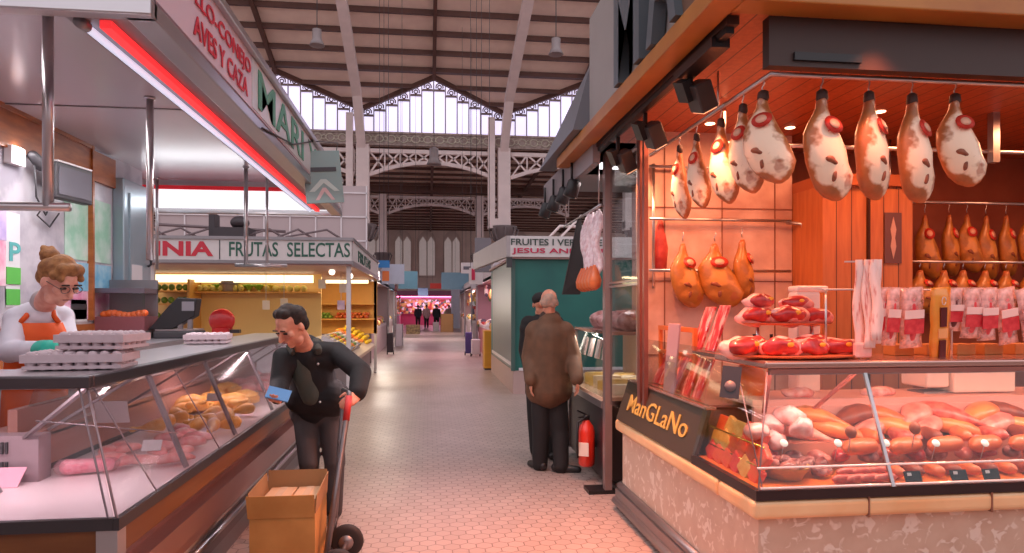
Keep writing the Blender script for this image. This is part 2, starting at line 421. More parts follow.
def truss(x0, x1, y, zt, dep, rise, label, nb=8):
    m = MB(); m.bar((x0, y, zt), (x1, y, zt), .16, .16)
    lo = lambda t: zt-dep+rise*(1-(2*t-1)**2)
    P = [(x0+(x1-x0)*i/nb, y, lo(i/nb)) for i in range(nb+1)]
    for a, b_ in zip(P[:-1], P[1:]): m.bar(a, b_, .15, .15)
    for i in range(nb):
        a, b_ = P[i], P[i+1]
        m.bar(a, (b_[0], y, zt), .07, .07); m.bar(b_, (a[0], y, zt), .07, .07); m.bar(b_, (b_[0], y, zt), .06, .06)
    o = m.build('arched_truss', iron_w); tag(o, label, 'truss')
truss(ridge(0)-BAY/2+.3, ridge(0)+BAY/2-.5, YF, 8.08, 1.0, .55, 'white lattice truss spanning the aisle just under the central clerestory window')
truss(ridge(-1)-BAY/2, ridge(-1)+BAY/2-.3, YF, 8.08, 1.0, .55, 'white lattice truss left of the aisle, behind the hanging banner')
truss(ridge(1)-BAY/2+.3, ridge(1)+BAY/2, YF, 8.08, 1.0, .55, 'white lattice truss right of the aisle, above the teal kiosk')
truss(ridge(0)-BAY/2+.2, ridge(0)+BAY/2-.2, Y2, 8.55, 1.05, .6, 'farther white lattice truss in front of the far arched windows', 10)
truss(ridge(-1)-BAY/2, ridge(-1)+BAY/2-.3, Y2, 8.55, 1.05, .6, 'farther white lattice truss left, seen above the letterboard stall', 10)
truss(ridge(1)-BAY/2+.3, ridge(1)+BAY/2, Y2, 8.55, 1.05, .6, 'farther white lattice truss right, seen over the kiosk roof', 10)
# ribs that lean out under the main roof
for k, lab in ((-2, 'white roof rib farthest left over the letterboard stall'), (-1, 'white roof rib rising left of the central clerestory window'), (0, 'white roof rib rising right of the central clerestory window'), (1, 'white roof rib over the cured meat stall roof')):
    x = ridge(k)+BAY/2
    m = MB(); m.bar((x, YF-.1, 8.2), (x, YF-2.0, 9.85), .34, .3); m.bar((x, YF-2.0, 9.85), (x, 14, rz_(14)-.4), .34, .3)
    m.bar((x, YF, 8.2), (x, YF-1.0, 9.5), .3, .3)
    m.build('roof_rib', iron_w); o = bpy.data.objects['roof_rib'] if k == -2 else COL.objects[-1]
    tag(o, lab, 'roof rib')
# second roof behind the truss
m = MB(); m.hexa([(-24, YF+.6, 9.75), (24, YF+.6, 9.75), (24, 62, 8.6), (-24, 62, 8.6), (-24, YF+.6, 9.83), (24, YF+.6, 9.83), (24, 62, 8.68), (-24, 62, 8.68)])
struct('ceiling_aisle', m, tan)
m = MB()
for i in range(24):
    y = YF+1.4+1.35*i; z = 9.72-(y-YF)*.035
    m.bar((-24, y, z-.1), (24, y, z-.1), .11 if i != 10 else .5, .15 if i != 10 else .5)
for k in range(-4, 5): m.bar((ridge(k), YF+.6, 9.55), (ridge(k), 62, 8.45), .16, .2)
struct('ceiling_beams_aisle', m, brown)
# far wall; unseen side and back walls kept low to let sky light in
plaster = mat('hall_plaster', (218, 194, 182), 0.8, scale=.5, rgb2=(196, 172, 162))
fw = MB().box(-26, 26, 62, 62.4, 0, 12)
struct('wall_far', fw, plaster)
struct('wall_left', MB().box(-26.3, -26, -3, 62.4, 0, 3.0), plaster)
struct('wall_right', MB().box(26, 26.3, -3, 62.4, 0, 3.0), plaster)
struct('wall_back', MB().box(-26.3, 26.3, -3.3, -3, 0, 3.0), plaster)
farglow = mat('far_window_pane', (206, 190, 186), .5, emit=.22)  # faint emission put into the panes in place of daylight
for i, px in enumerate((348, 376, 403, 427, 452, 520)):
    c = at(px, 250, Y=61.9); x = c.x
    def arch(r_, z0, z1, y):
        return [(x-r_, y, z0), (x+r_, y, z0)] + [(x+r_*math.cos(a*PI/8), y, z1+1.3*r_*math.sin(a*PI/8)) for a in range(9)]
    fr = MB().prism(arch(.80, 4.2, 7.4, 61.85), (0, .14, 0))
    o = struct('window_%d' % (i+6), fr, mat('stone_tracery', (190, 166, 156), .7))
    pn = MB()
    for sx in (-.37, .37): pn.prism([(x+sx-.32, 61.82, 4.4), (x+sx+.32, 61.82, 4.4), (x+sx+.32, 61.82, 7.4), (x+sx, 61.82, 7.9), (x+sx-.32, 61.82, 7.4)], (0, .03, 0))
    pn.build('pane', farglow, o)
# hanging hall lamps
for px, py, D, lab in ((317, 38, 18, 'grey pendant lamp hanging near the left roof rib'), (556, 47, 18, 'grey pendant lamp hanging near the right roof rib'), (434, 157, 27, 'small pendant lamp at the middle of the aisle truss')):
    p = at(px, py, D=D); t = thing('pendant_lamp', lab, 'lamp', p)
    s_ = D/18
    MB().lathe(p, [(.05*s_, .25*s_), (.12*s_, .22*s_), (.12*s_, -.02*s_), (.2*s_, -.2*s_), (.19*s_, -.2*s_), (.1*s_, -.05*s_)], 14).build('lamp_shade', mat('lamp_grey', (150, 140, 140), .4), t)
    zt = rz_(p.y)+.02
    MB().tube([p+Vector((0,0,.2*s_)), Vector((p.x, p.y, max(zt, p.z+.4)))], .012, 5).build('cord', dark_p, t)
# ================================================================ LEFT POULTRY STALL
tile = mat('marbled_wall_panel', (196, 192, 200), 0.3, scale=4.5, rgb2=(166, 162, 174), lo=.45, hi=.62)
WX = -2.8
struct('wall_stall', MB().box(WX-.1, WX, -.5, 7.15, 0, 2.90), tile)
wb = MB().box(WX, WX+.03, -.5, 6.05, 2.62, 2.87); wb.box(WX, WX+.045, -.5, 6.04, 2.87, 2.90); wb.box(WX, WX+.045, 6.05, 6.08, 1.45, 2.90); wb.box(WX, WX+.03, 6.1, 6.5, 2.62, 2.87)
struct('trim_2', wb, oak)
struct('trim_3', MB().box(WX, WX+.03, -.5, 6.3, 1.12, 1.42), oak)
steelblue = mat('cold_steel_door', (150, 166, 176), 0.3, 0.5, scale=2)
t = thing('cold_room_door', 'tall blue-grey steel cabinet door at the end of the stall wall', 'door', (WX, 6.75, 1.2))
bevel(MB().box(WX+.002, WX+.1, 6.5, 7.1, 1.35, 2.72).build('door_panel', steelblue, t), .01)
MB().box(WX+.1, WX+.115, 6.6, 7.0, 1.5, 2.6).build('door_leaf', mat('cold_door_leaf', (160, 176, 186), .3, .4), t)
MB().tube([(WX+.12, 6.97, 1.95), (WX+.15, 6.97, 1.97), (WX+.15, 6.97, 2.1), (WX+.12, 6.97, 2.12)], .012).build('door_handle', dark_p, t)
MB().box(WX+.116, WX+.119, 6.62, 6.85, 1.5, 1.95).build('paper_notice', white_p, t)
# canopy
t = thing('stall_canopy', 'pale canopy with a lettered fascia over the poultry counter', 'canopy', (-2, 5, 2.56))
soff = mat('canopy_soffit', (196, 188, 196), 0.22, scale=1)
MB().box(-5.2, -1.0, 2.5, 7.6, 2.90, 2.94).build('soffit', soff, t)
MB().box(-5.2, -1.0, 4.86, 4.872, 2.892, 2.902).build('soffit_joint', dsteel, t)
X0 = -.94
m = MB(); m.box(X0-.1, X0, 2.5, 7.7, 2.56, 2.62); m.box(X0-.12, X0-.03, 2.5, 7.7, 2.62, 2.64)
m.box(-5.2, X0, 2.47, 2.53, 2.56, 2.62); m.box(-5.2, X0-.04, 2.5, 2.56, 2.62, 2.94)
m.box(-5.2, X0, 7.64, 7.7, 2.56, 2.94)
m.box(X0-.1, X0+.02, 2.47, 7.72, 2.925, 2.97); m.box(X0-.1, X0+.005, 2.455, 2.468, 2.625, 2.96)
bevel(m.build('fascia_frame', steel, t), .006)
sg = MB().box(X0-.08, X0-.01, 2.5, 7.68, 2.64, 2.925).build('sign_board', mat('sign_board_pink', (214, 192, 202), .3, scale=1), t)
MB().box(X0-.012, X0-.006, 3.86, 7.66, 2.65, 2.92).build('sign_board_pale', mat('sign_board_pale', (206, 204, 204), .3), sg)
yd = (0, 1, 0); zd = (0, 0, 1)
text('lettering', 'POLLO-CONEJO', red_txt, sg, (X0-.007, 2.74, 2.785), yd, zd, 1.08, .095, .004, .01)
text('lettering', 'AVES Y CAZA', red_txt, sg, (X0-.007, 2.92, 2.672), yd, zd, .84, .09, .004, .01)
MB().ball((X0-.005, 2.62, 2.80), .008, .06, .06).build('logo_spot', red_txt, sg)
text('lettering', 'MARI Y Vte', mat('pale_green_letter', (84, 150, 124), .5), sg, (X0-.004, 3.98, 2.675), yd, zd, 3.1, .22, .004, .01)
MB().box(-5.2, -1.06, 7.52, 7.56, 2.60, 2.79).build('light_panel', mat('light_diffuser', (244, 246, 252), .4, emit=1.0), t)
MB().box(-5.2, -1.04, 7.50, 7.58, 2.79, 2.83).build('red_strip', mat('red_strip', (226, 40, 52), .4, emit=.25), t)
MB().box(-1.29, -1.06, 2.62, 7.5, 2.60, 2.66).build('lamp_housing', dsteel, t)
MB().tube([(-1.24, 2.66, 2.585), (-1.24, 7.45, 2.585)], .015, 12).build('fluorescent_tube', mat('cool_tube', (206, 212, 236), .4, emit=.9), t)
MB().tube([(-1.24, 2.62, 2.585), (-1.24, 2.67, 2.585)], .022, 12).build('tube_end', dsteel, t)
MB().box(-1.18, -1.14, 2.64, 7.46, 2.572, 2.60).build('red_neon', mat('red_neon', (236, 52, 56), .4, emit=.95), t)
m = MB(); m.box(-2.16, -1.95, 2.52, 2.58, 2.54, 2.57); m.build('small_lamp', white_p, t)
MB().box(-1.93, -1.78, 2.52, 2.58, 2.54, 2.57).build('small_lamp', mat('orange_lamp', (230, 110, 80), .4, emit=.3), t)
# poles and rails hanging from the canopy
def pole(name, x, y, z0, r, label, rail=None):
    t = thing(name, label, 'pole', (x, y, z0))
    MB().tube([(x, y, z0), (x, y, 2.90)], r, 12).build('tube', steel, t)
    MB().lathe((x, y, 2.885), [(r*1.4, 0), (r*1.5, .015)], 12).build('ceiling_flange', steel, t)
    if rail: MB().tube(rail, r*.9, 12).build('rail', steel, t)
p = at(48, 207, D=3.0); pole('hanging_pole', p.x, p.y, 2.0, .022, 'chrome pole and end of rail in front of the wall screen', [(p.x-1.2, p.y, 2.0), (p.x+.09, p.y, 2.0)])
p = at(150, 97, D=4.36); pole('hanging_pole', p.x, p.y, 1.86, .022, 'thick chrome pole in front of the letterboard, leftmost of three')
p = at(157, 180, D=7.1); pole('hanging_pole', p.x, p.y, 1.95, .015, 'thin chrome pole beside the steel cabinet door')
p = at(246, 167, D=6.54); q = at(268, 262, D=6.54); pole('hanging_pole', p.x, p.y, 1.96, .02, 'chrome pole with a short bar crossing the letterboard sign', [(p.x-.1, p.y, 1.96), (p.x+.38, p.y, 1.96)])
p = at(267, 170, D=6.68); pole('hanging_pole', p.x, p.y, 1.98, .014, 'thin chrome pole just left of the bright canopy corner')
# hanging banner
c = at(323, 177, D=5.6); t = thing('hanging_banner', 'small tilted grey-green banner hanging at the canopy corner', 'banner', c)
R = Matrix.Rotation(-.10, 3, 'Y') @ Matrix.Rotation(.25, 3, 'Z')
bevel(MB().obox(c, .30, .02, .43, R).build('board', mat('banner_green', (136, 160, 158), .5, scale=4), t), .004)
MB().obox(c+R @ Vector((0, -.013, .06)), .22, .004, .035, R).build('printed_stripe', dark_p, t)
def chev(z, s_):
    return [c+R @ Vector(v) for v in ((-.11*s_, -.013, z-.07), (-.02*s_, -.013, z+.03), (.02*s_, -.013, z+.03), (.11*s_, -.013, z-.07), (.07*s_, -.013, z-.07), (0, -.013, z), (-.07*s_, -.013, z-.07))]
MB().prism(chev(-.05, 1.1), R @ Vector((0, .003, 0))).build('printed_arrow', mat('banner_pale', (190, 206, 200), .5), t)
MB().prism(chev(-.12, .7), R @ Vector((0, .003, 0))).build('printed_arrow', mat('banner_pink', (206, 176, 176), .5), t)
a0 = at(262, 128, X=-.93); a1 = c+R @ Vector((-.12, 0, .215)); a2 = c+R @ Vector((.13, 0, .215)); hook = Vector((X0, c.y+.1, 2.94))
MB().tube([hook, a1], .004, 5).tube([hook, hook+Vector((.2, -.05, -.02)), a2], .004, 5).build('wire', dark_p, t)
MB().tube([a0, (a0+hook)/2-Vector((0, 0, .06)), hook], .006, 5).build('cable', dark_p, t)
# things on the stall wall
c = at(70, 184, X=WX+.17); t = thing('wall_screen', 'grey television screen on a bracket high on the stall wall', 'screen', c)
R = Matrix.Rotation(-.15, 3, 'Z')
bevel(MB().obox(c, .08, .40, .26, R).build('casing', dark_p, t), .008)
MB().obox(c+R @ Vector((.042, 0, .0)), .006, .35, .20, R).build('screen_face', mat('off_screen', (104, 102, 110), .25), t)
MB().obox(c+R @ Vector((.02, 0, .135)), .05, .38, .012, R).build('top_edge', white_p, t)
MB().bar(c+Vector((-.2, 0, 0)), c, .04).build('bracket', dsteel, t)
MB().tube([c+Vector((-.1, -.1, -.14)), c+Vector((-.12, -.2, -.26)), c+Vector((-.14, 0, -.32)), c+Vector((-.15, .15, -.2))], .006, 5).build('cable', dark_p, t)
p = at(33, 160, X=WX+.08); t = thing('wall_telephone', 'small dark handset hooked on a white box on the stall wall', 'telephone', p)
MB().obox(p+Vector((-.05, -.12, 0)), .05, .16, .12).build('box', white_p, t)
MB().capsule(p+Vector((0, 0, .03)), p+Vector((.02, .06, -.02)), .035, .045).build('handset', dark_p, t)
MB().tube([p+Vector((0, .02, -.03)), p+Vector((0, .04, -.25)), p+Vector((0, .16, -.36)), p+Vector((0, .2, -.3))], .007, 6).build('cord', dark_p, t)
def poster(y0, y1, z0, z1, cols, label, cat='poster'):
    t = thing('wall_poster', label, cat, (WX, (y0+y1)/2, z0)); n = len(cols)
    for i, (c_, za, zb) in enumerate(cols):
        MB().box(WX+.002, WX+.006+.003*i, y0, y1, z0+(z1-z0)*za, z0+(z1-z0)*zb).build('printed_panel', c_, t)
    return t
gP = mat('poster_green', (150, 206, 178), .5, rgb2=(206, 226, 216), scale=6); bP = mat('poster_blue', (96, 176, 214), .5, rgb2=(170, 210, 226), scale=8); pP = mat('poster_pink', (222, 140, 176), .5, rgb2=(236, 210, 222), scale=9)
wP = mat('poster_white', (224, 224, 228), .5); kP = mat('poster_lime', (96, 190, 84), .5); vP = mat('poster_violet', (176, 160, 214), .5, rgb2=(220, 200, 230), scale=7)
def yat(px): 
    return at(px, 300, X=WX).y
poster(yat(64), yat(88), 1.94, 2.47, [(gP, 0, 1)], 'pale green poster with a white figure, left of the wall joint')
poster(yat(91), yat(110), 1.94, 2.47, [(gP, 0, 1)], 'pale green poster with a white figure, right of the wall joint')
poster(yat(62), yat(88), 1.46, 1.92, [(pP, 0, .5), (bP, .5, 1)], 'blue and pink poster just behind the woman\'s head')
poster(yat(91), yat(110), 1.46, 1.92, [(pP, 0, .55), (bP, .55, 1)], 'blue and pink poster beside the steel cabinet door')
o = poster(yat(5), yat(19), 1.56, 2.2, [(wP, 0, 1), (kP, .02, .19), (kP, .24, .42)], 'white notice with a letter P and two lime green blocks')
text('printed_letter', 'P', mat('teal_print', (92, 176, 176), .5), o, (WX+.008, yat(8), 1.87), yd, zd, .13, .13, .002, .02)
poster(yat(-30), yat(5), 1.7, 2.25, [(pP, 0, .55), (vP, .55, 1)], 'violet and pink price list at the edge of the stall wall')
poster(yat(70), yat(86), 1.44, 1.62, [(wP, 0, 1), (dark_p, .55, .8)], 'small printed notice low on the wall beside the woman', 'notice')

# ---- display case
T = thing('display_case', 'long glass poultry display case with wood and steel front', 'display case', (-1.5, 5, 0))
EX, Y0, Y1 = -1.10, 2.59, 7.35
wht = mat('case_deck', (236, 216, 220), 0.25, scale=2)
strip = mat('dark_edge', (54, 48, 50), .35)
bandw = mat('case_wood_band', (128, 78, 40), 0.35, scale=3, rgb2=(106, 60, 30), stretch=(1, .25, 4))
dk = MB().box(-1.78, EX, Y0, Y1, .77, .80); dk.box(-2.75, -1.78, Y0, 3.25, .77, .80); dk.build('deck', wht, T)
m = MB(); m.box(EX-.01, EX+.012, Y0-.01, Y1, .765, .808); m.box(-2.75, EX-.01, Y0-.012, Y0+.012, .766, .809); m.build('edge_strip', strip, T)
m = MB(); m.box(EX-.06, EX-.005, Y0+.02, Y1, .665, .765); m.box(-2.75, EX-.07, Y0+.01, Y0+.06, .40, .764); m.build('wood_band', bandw, T)
MB().box(EX-.07, EX+.002, Y0, Y0+.07, .02, .765).build('corner_post', steel, T)
rose = mat('rose_steel', (176, 138, 132), .32, .75, scale=3)
m = MB(); m.hexa([(EX-.06, Y0+.05, .665), (EX-.005, Y0+.05, .665), (EX-.005, Y1, .665), (EX-.06, Y1, .665), (EX-.22, Y0+.05, .665), (EX-.06, Y0+.05, .66), (EX-.06, Y1, .66), (EX-.22, Y1, .665)])
m.box(EX-.20, EX-.10, Y0+.07, Y1, .56, .665); m.build('steel_fascia', rose, T)
m = MB(); m.box(EX-.12, EX-.02, Y0+.07, Y1, .46, .565); m.box(EX-.16, EX-.08, Y0+.07, Y1, .36, .46); m.build('steel_ledge', rose, T)
MB().box(EX-.26, EX-.16, Y0+.07, Y1, .12, .40).build('lower_panel', mat('lower_steel', (120, 106, 106), .4, .6), T)
for z_ in (.30, .22): MB().tube([(EX-.15, Y0+.05, z_), (EX-.15, Y1, z_)], .022, 10).build('bumper_rail', steel, T)
MB().box(EX-.3, EX-.17, Y0+.1, Y1, 0, .12).build('kick_plinth', dsteel, T)
MB().box(-2.75, EX-.07, Y0+.06, Y0+.12, .02, .4).build('lower_panel', mat('lower_steel', (120, 106, 106)), T)
# rear
wd = mat('rear_board', (186, 140, 132), .35, scale=3, rgb2=(170, 122, 112), stretch=(1, .3, 3))
m = MB(); m.box(-1.80, -1.76, 3.3, Y1, .80, .97); m.box(-2.0, -1.76, 3.3, Y1, .96, .99); m.box(-1.86, -1.82, 3.3, Y1, .99, 1.1); m.build('rear_board', wd, T)
MB().box(-1.775, -1.755, 3.3, Y1, .80, .825).build('rear_shade_strip', strip, T)  # solid dark strip standing in for shade at the board's foot
MB().box(-2.0, -1.82, 3.3, Y1, .3, .96).build('rear_body', dsteel, T)
m = MB(); m.box(-2.75, -1.68, 3.2, 3.3, .80, 1.0); m.build('near_rear_board', mat('evap_housing', (160, 140, 146), .4), T)
lv = MB()
for r_ in (0, 1):
    for i in range(26):
        x = -2.26+i*.018
        lv.box(x, x+.009, 3.19, 3.202, .84+r_*.085, .89+r_*.085)
lv.build('louvre_slot', dark_p, T)['kind'] = 'stuff'
# top slab and rails
m = MB(); m.box(-1.78, -1.31, Y0+.62, Y1, 1.262, 1.29); m.box(-2.75, -1.31, Y0+.25, Y0+.62, 1.262, 1.29); bevel(m.build('top_slab', steel, T), .004)
m = MB(); m.bar((-1.30, Y0+.22, 1.272), (-1.30, Y1, 1.272), .045, .05); m.bar((-2.75, Y0+.22, 1.272), (-1.28, Y0+.22, 1.272), .045, .05); bevel(m.build('top_rail', mat('top_rail_dark', (96, 92, 96), .3, .8), T), .008)
lt = mat('case_tube', (250, 214, 214), .4, emit=1.2)
MB().tube([(-1.38, Y0+.4, 1.245), (-1.38, Y1-.1, 1.245)], .010, 8).build('case_lamp', lt, T)
# glass
gb, gt = EX-.005, -1.30
seams = [Y0, 3.42, 4.24, 5.2, 6.15, 7.1]
tops = [Y0+.22, 3.42, 4.24, 5.2, 6.15, 7.1]
for i in range(5):
    MB().quadslab([(gb, seams[i]+.006, .808), (gb, seams[i+1]-.006, .808), (gt, tops[i+1]-.006, 1.25), (gt, tops[i]+.006, 1.25)], .006).build('glass_pane', G2, T)
fx = [(-1.105, -1.30), (-1.62, -1.7), (-2.2, -2.2)]
for (a, at_), (b_, bt) in zip(fx[:-1], fx[1:]):
    MB().quadslab([(b_+.005, Y0, .808), (a-.005, Y0, .808), (at_-.005, Y0+.22, 1.25), (bt+.005, Y0+.22, 1.25)], .006).build('glass_pane', G2, T)
edge = mat('glass_edge', (150, 130, 134), .2)
for y, ty in list(zip(seams, tops))[:1]:
    MB().tube([(EX, y, .808), (-1.30, ty, 1.25)], .005, 6).tube([(EX-.03, y, .808), (-1.33, ty, 1.25)], .004, 6).build('glass_seam', edge, T)
MB().tube([(-1.62, Y0, .808), (-1.7, Y0+.22, 1.25)], .004, 6).build('glass_seam', edge, T)
for y in (2.95, 3.8):
    MB().tube([(EX, y, .808), (-1.30, y-.1, 1.25)], .0035, 6).build('glass_seam', edge, T)
MB().tube([(EX+.0, Y0+.6, 1.0), (-1.5, Y0+.25, 1.12)], .003, 5).build('glass_seam', edge, T)
sp = mat('grey_strut', (150, 136, 140), .35, .5)
for y in seams[1:]:
    MB().bar((EX-.02, y-.06, .81), (-1.31, y-.02, 1.25), .03, .012).build('strut', sp, T)
    MB().bar((-1.75, y, .99), (-1.34, y, 1.25), .02, .012).build('strut', sp, T)
for x in (-1.72, -2.35):
    MB().bar((x, 3.0, .81), (x-.12, Y0+.25, 1.25), .03, .012).build('strut', sp, T)
MB().bar((-1.8, 3.25, .95), (-1.35, 2.95, 1.25), .022, .012).build('strut', sp, T)
m = MB(); m.hexa([(-1.83, 3.4, 1.1), (-1.80, 3.4, 1.1), (-1.80, 7.3, 1.1), (-1.83, 7.3, 1.1), (-1.78, 3.4, 1.262), (-1.76, 3.4, 1.262), (-1.76, 7.3, 1.262), (-1.78, 7.3, 1.262)])
m.build('rear_glass', G, T)
# white paper standing in the case
p = at(112, 412, Y=3.75); o = MB().obox(p, .16, .004, .12, Matrix.Rotation(.3, 3, 'X')).build('price_card', white_p); tag(o, 'white sheet of paper standing inside the poultry case', 'paper')
# ---- meats on the left deck
pinkm = mat('raw_pink_poultry', (236, 140, 140), 0.3, scale=22, rgb2=(246, 186, 182), bump=.3, sss=.1, coat=.3)
yelm = mat('corn_fed_skin', (240, 160, 60), 0.35, scale=22, rgb2=(246, 190, 110), bump=.3, coat=.2)
palem = mat('pale_poultry', (240, 182, 176), 0.3, scale=22, rgb2=(240, 140, 142), bump=.3, coat=.3)
tray_w = mat('white_tray', (232, 214, 218), .35)
def chicken(c, s_, mt, rz, label, group, name='whole_chicken'):
    """plucked bird lying on its back: breast, thighs, wings, neck stump"""
    m = MB(); L = lambda x, y, z: Vector((x, y, z))*s_
    m.loft([(L(-.16, 0, .05), L(0, .03, 0), L(0, 0, .03)), (L(-.12, 0, .07), L(0, .085, 0), L(0, 0, .065)), (L(-.03, 0, .08), L(0, .105, 0), L(0, 0, .085)), (L(.07, 0, .075), L(0, .09, 0), L(0, 0, .075)), (L(.14, 0, .05), L(0, .05, 0), L(0, 0, .04)), (L(.17, 0, .04), L(0, .02, 0), L(0, 0, .02))], 14)
    for sg_ in (-1, 1):
        m.capsule(L(-.10, .07*sg_, .06), L(-.01, .12*sg_, .07), .05*s_, .045*s_, 12); m.capsule(L(-.01, .12*sg_, .07), L(-.13, .10*sg_, .10), .03*s_, .016*s_, 10)
        m.capsule(L(.08, .09*sg_, .06), L(.0, .14*sg_, .03), .028*s_, .022*s_, 10); m.capsule(L(.0, .14*sg_, .03), L(.08, .16*sg_, .02), .02*s_, .012*s_, 10)
    m.capsule(L(.15, 0, .045), L(.23, .03, .02), .026*s_, .018*s_, 10)
    Rm = Matrix.Rotation(rz, 3, 'Z'); m.v = [Rm @ v + Vector(c) for v in m.v]
    o = m.build(name, mt, noise=.004, nscale=30); tag(o, label, 'poultry', group)
    return o
def drumstick(c, s_, mt, rz, label, group):
    m = MB(); prof = [(.004, -.10), (.014, -.095), (.016, -.08), (.010, -.06), (.014, -.03), (.032, .01), (.040, .05), (.034, .085), (.008, .10)]
    m.lathe((0, 0, 0), [(r_*s_, z*s_) for r_, z in prof], 14, (1, 0, .12)); Rm = Matrix.Rotation(rz, 3, 'Z'); m.v = [Rm @ v+Vector(c)+Vector((0, 0, .035*s_)) for v in m.v]
    return tag(m.build('chicken_drumstick', mt, noise=.003, nscale=40), label, 'poultry', group)
def fillet(c, sx, sy, h, mt, rz, label, group, name='chicken_fillet'):
    m = MB(); m.loft([(Vector((-sx, 0, h*.3)), Vector((0, sy*.3, 0)), Vector((0, 0, h*.25))), (Vector((-sx*.6, sy*.1, h*.5)), Vector((0, sy*.8, 0)), Vector((0, 0, h*.5))), (Vector((0, 0, h*.55)), Vector((0, sy, 0)), Vector((0, 0, h*.55))), (Vector((sx*.6, -sy*.1, h*.45)), Vector((0, sy*.7, 0)), Vector((0, 0, h*.42))), (Vector((sx, 0, h*.25)), Vector((0, sy*.2, 0)), Vector((0, 0, h*.2)))], 12)
    Rm = Matrix.Rotation(rz, 3, 'Z'); m.v = [Rm @ v+Vector(c) for v in m.v]
    return tag(m.build(name, mt, noise=.006, nscale=18), label, 'poultry', group)
ZD = .805
p = at(88, 474, Z=ZD); t = thing('meat_pack', 'rolled pink meat wrapped in clear film at the near end of the poultry case', 'meat pack', p)
m = MB(); m.capsule(p+Vector((-.08, 0, .035)), p+Vector((.07, .03, .035)), .034, .03); m.build('meat_roll', mat('wrapped_meat', (226, 120, 140), .3, scale=30, rgb2=(240, 170, 180)), t, noise=.006, nscale=25)
m = MB(); m.capsule(p+Vector((-.10, 0, .036)), p+Vector((.09, .03, .036)), .037, .033); m.build('wrap', plastic_film('pink_film', (246, 190, 200), .2), t, noise=.008, nscale=25)
for i, (px, py, a) in enumerate(((112, 462, .3), (128, 452, 1.2), (146, 464, .1), (157, 456, 2.3), (176, 462, .6), (134, 464, .8), (120, 450, 2.0), (165, 450, .2), (182, 455, 1.4), (108, 455, 1.9))):
    fillet(at(px, py, Z=ZD+.01), .085, .045, .045, pinkm if i % 3 else palem, a, 'raw pink chicken piece in the mound behind the wrapped roll', 'raw chicken pieces near the case front')
for i, (px, py, a) in enumerate(((170, 441, .5), (186, 437, 1.3), (198, 441, .2), (180, 432, 2.4), (192, 446, .9))):
    fillet(at(px, py, Z=ZD+.02), .08, .05, .05, palem if i % 2 else pinkm, a, 'pale pink chicken piece lying in front of the yellow birds', 'pale chicken pieces before the yellow birds')
for i, (px, py, a, s_) in enumerate(((190, 412, .3, 1.0), (212, 408, .8, 1.0), (232, 410, .2, 1.0), (204, 398, 1.2, .95), (226, 396, .5, .95), (244, 404, .2, .9))):
    chicken(at(px, py, Z=ZD+.01), s_*.78, yelm, a+PI, 'yellow corn-fed chicken lying in the middle heap of the case', 'yellow whole chickens in the middle of the case')
for i, (px, py, a) in enumerate(((148, 433, .2), (160, 429, 1.0), (172, 424, .4), (182, 420, 2.6), (200, 426, .1), (216, 424, .6), (230, 421, 2.1), (192, 432, 1.1), (208, 419, .9), (175, 414, .2), (240, 415, .4), (224, 430, .3), (212, 433, 1.7))):
    drumstick(at(px, py, Z=ZD+.01), 1.0, yelm, a, 'yellow chicken leg in front of the whole yellow birds', 'yellow chicken legs in the case')
for i, (px, py) in enumerate(((242, 387), (256, 384), (268, 381), (262, 391), (276, 388), (250, 378), (280, 378), (247, 393))):
    fillet(at(px, py, Z=ZD+.02), .12, .08, .08, palem if i % 2 else pinkm, i*.7, 'pink poultry piece in the far heap beside the man with the hand truck', 'pink poultry heap beside the man')
def pricetag(px, py, Z, label, mt=None, w=.09, h=.055):
    p = at(px, py, Z=Z); R = Matrix.Rotation(-.5, 3, 'X')
    return tag(MB().obox(p+Vector((0, 0, h*.6)), w, .004, h, R).build('price_tag', mt or white_p), label, 'price tag')
pricetag(214, 402, ZD+.12, 'small white price tag stuck in the yellow chickens'); pricetag(152, 452, ZD+.04, 'small white price tag on the near pink chicken pieces')
p = at(4, 486, Z=ZD); tag(MB().obox(p+Vector((0, .02, .03)), .12, .004, .1, Matrix.Rotation(-.8, 3, 'X')).build('price_tag', mat('pink_tag', (240, 170, 190), .4)), 'pink price card lying at the near left of the deck', 'price tag')
# ---- egg cartons
eggm = mat('egg_carton_pulp', (204, 186, 192), .55, scale=30, bump=.2); eggs = mat('egg_shell', (226, 178, 150), .4)
def egg_tray(c, nx, ny, rz, label, film=True):
    t = thing('egg_tray', label, 'egg tray', c); c = Vector(c); R = Matrix.Rotation(rz, 3, 'Z'); m = MB(); e = MB(); q = .047
    m.obox(c+Vector((0, 0, .012)), nx*q, ny*q, .014, R)
    for i in range(nx):
        for j in range(ny):
            o_ = c+R @ Vector(((i-(nx-1)/2)*q, (j-(ny-1)/2)*q, 0)); m.lathe(o_, [(.012, 0), (.016, .004), (.023, .034)], 8)
            e.ball(o_+Vector((0, 0, .042)), .021, .021, .027, n=10, m=6)
    m.build('tray', eggm, t); oe = e.build('eggs', eggs, t); oe['kind'] = 'stuff'
    if film:
        f = MB(); f.obox(c+Vector((0, 0, .050)), nx*q*1.04, ny*q*1.04, .034, R)
        for i in range(nx):
            for j in range(ny): f.ball(c+R @ Vector(((i-(nx-1)/2)*q, (j-(ny-1)/2)*q, .066)), .020, .020, .014, n=8, m=5)
        f.build('lid', eggm, t)
b0 = at(72, 369, Z=1.292)
egg_tray(b0+Vector((.02, .05, 0)), 8, 5, .1, 'grey pulp egg carton lowest of the stack by the woman')
egg_tray(b0+Vector((.09, .09, .082)), 6, 5, -.08, 'grey pulp egg carton topmost of the stack by the woman')
b1 = at(204, 344, Z=1.292)
egg_tray(b1+Vector((.0, .1, 0)), 6, 5, .1, 'grey pulp egg carton on the slab beside the scale')
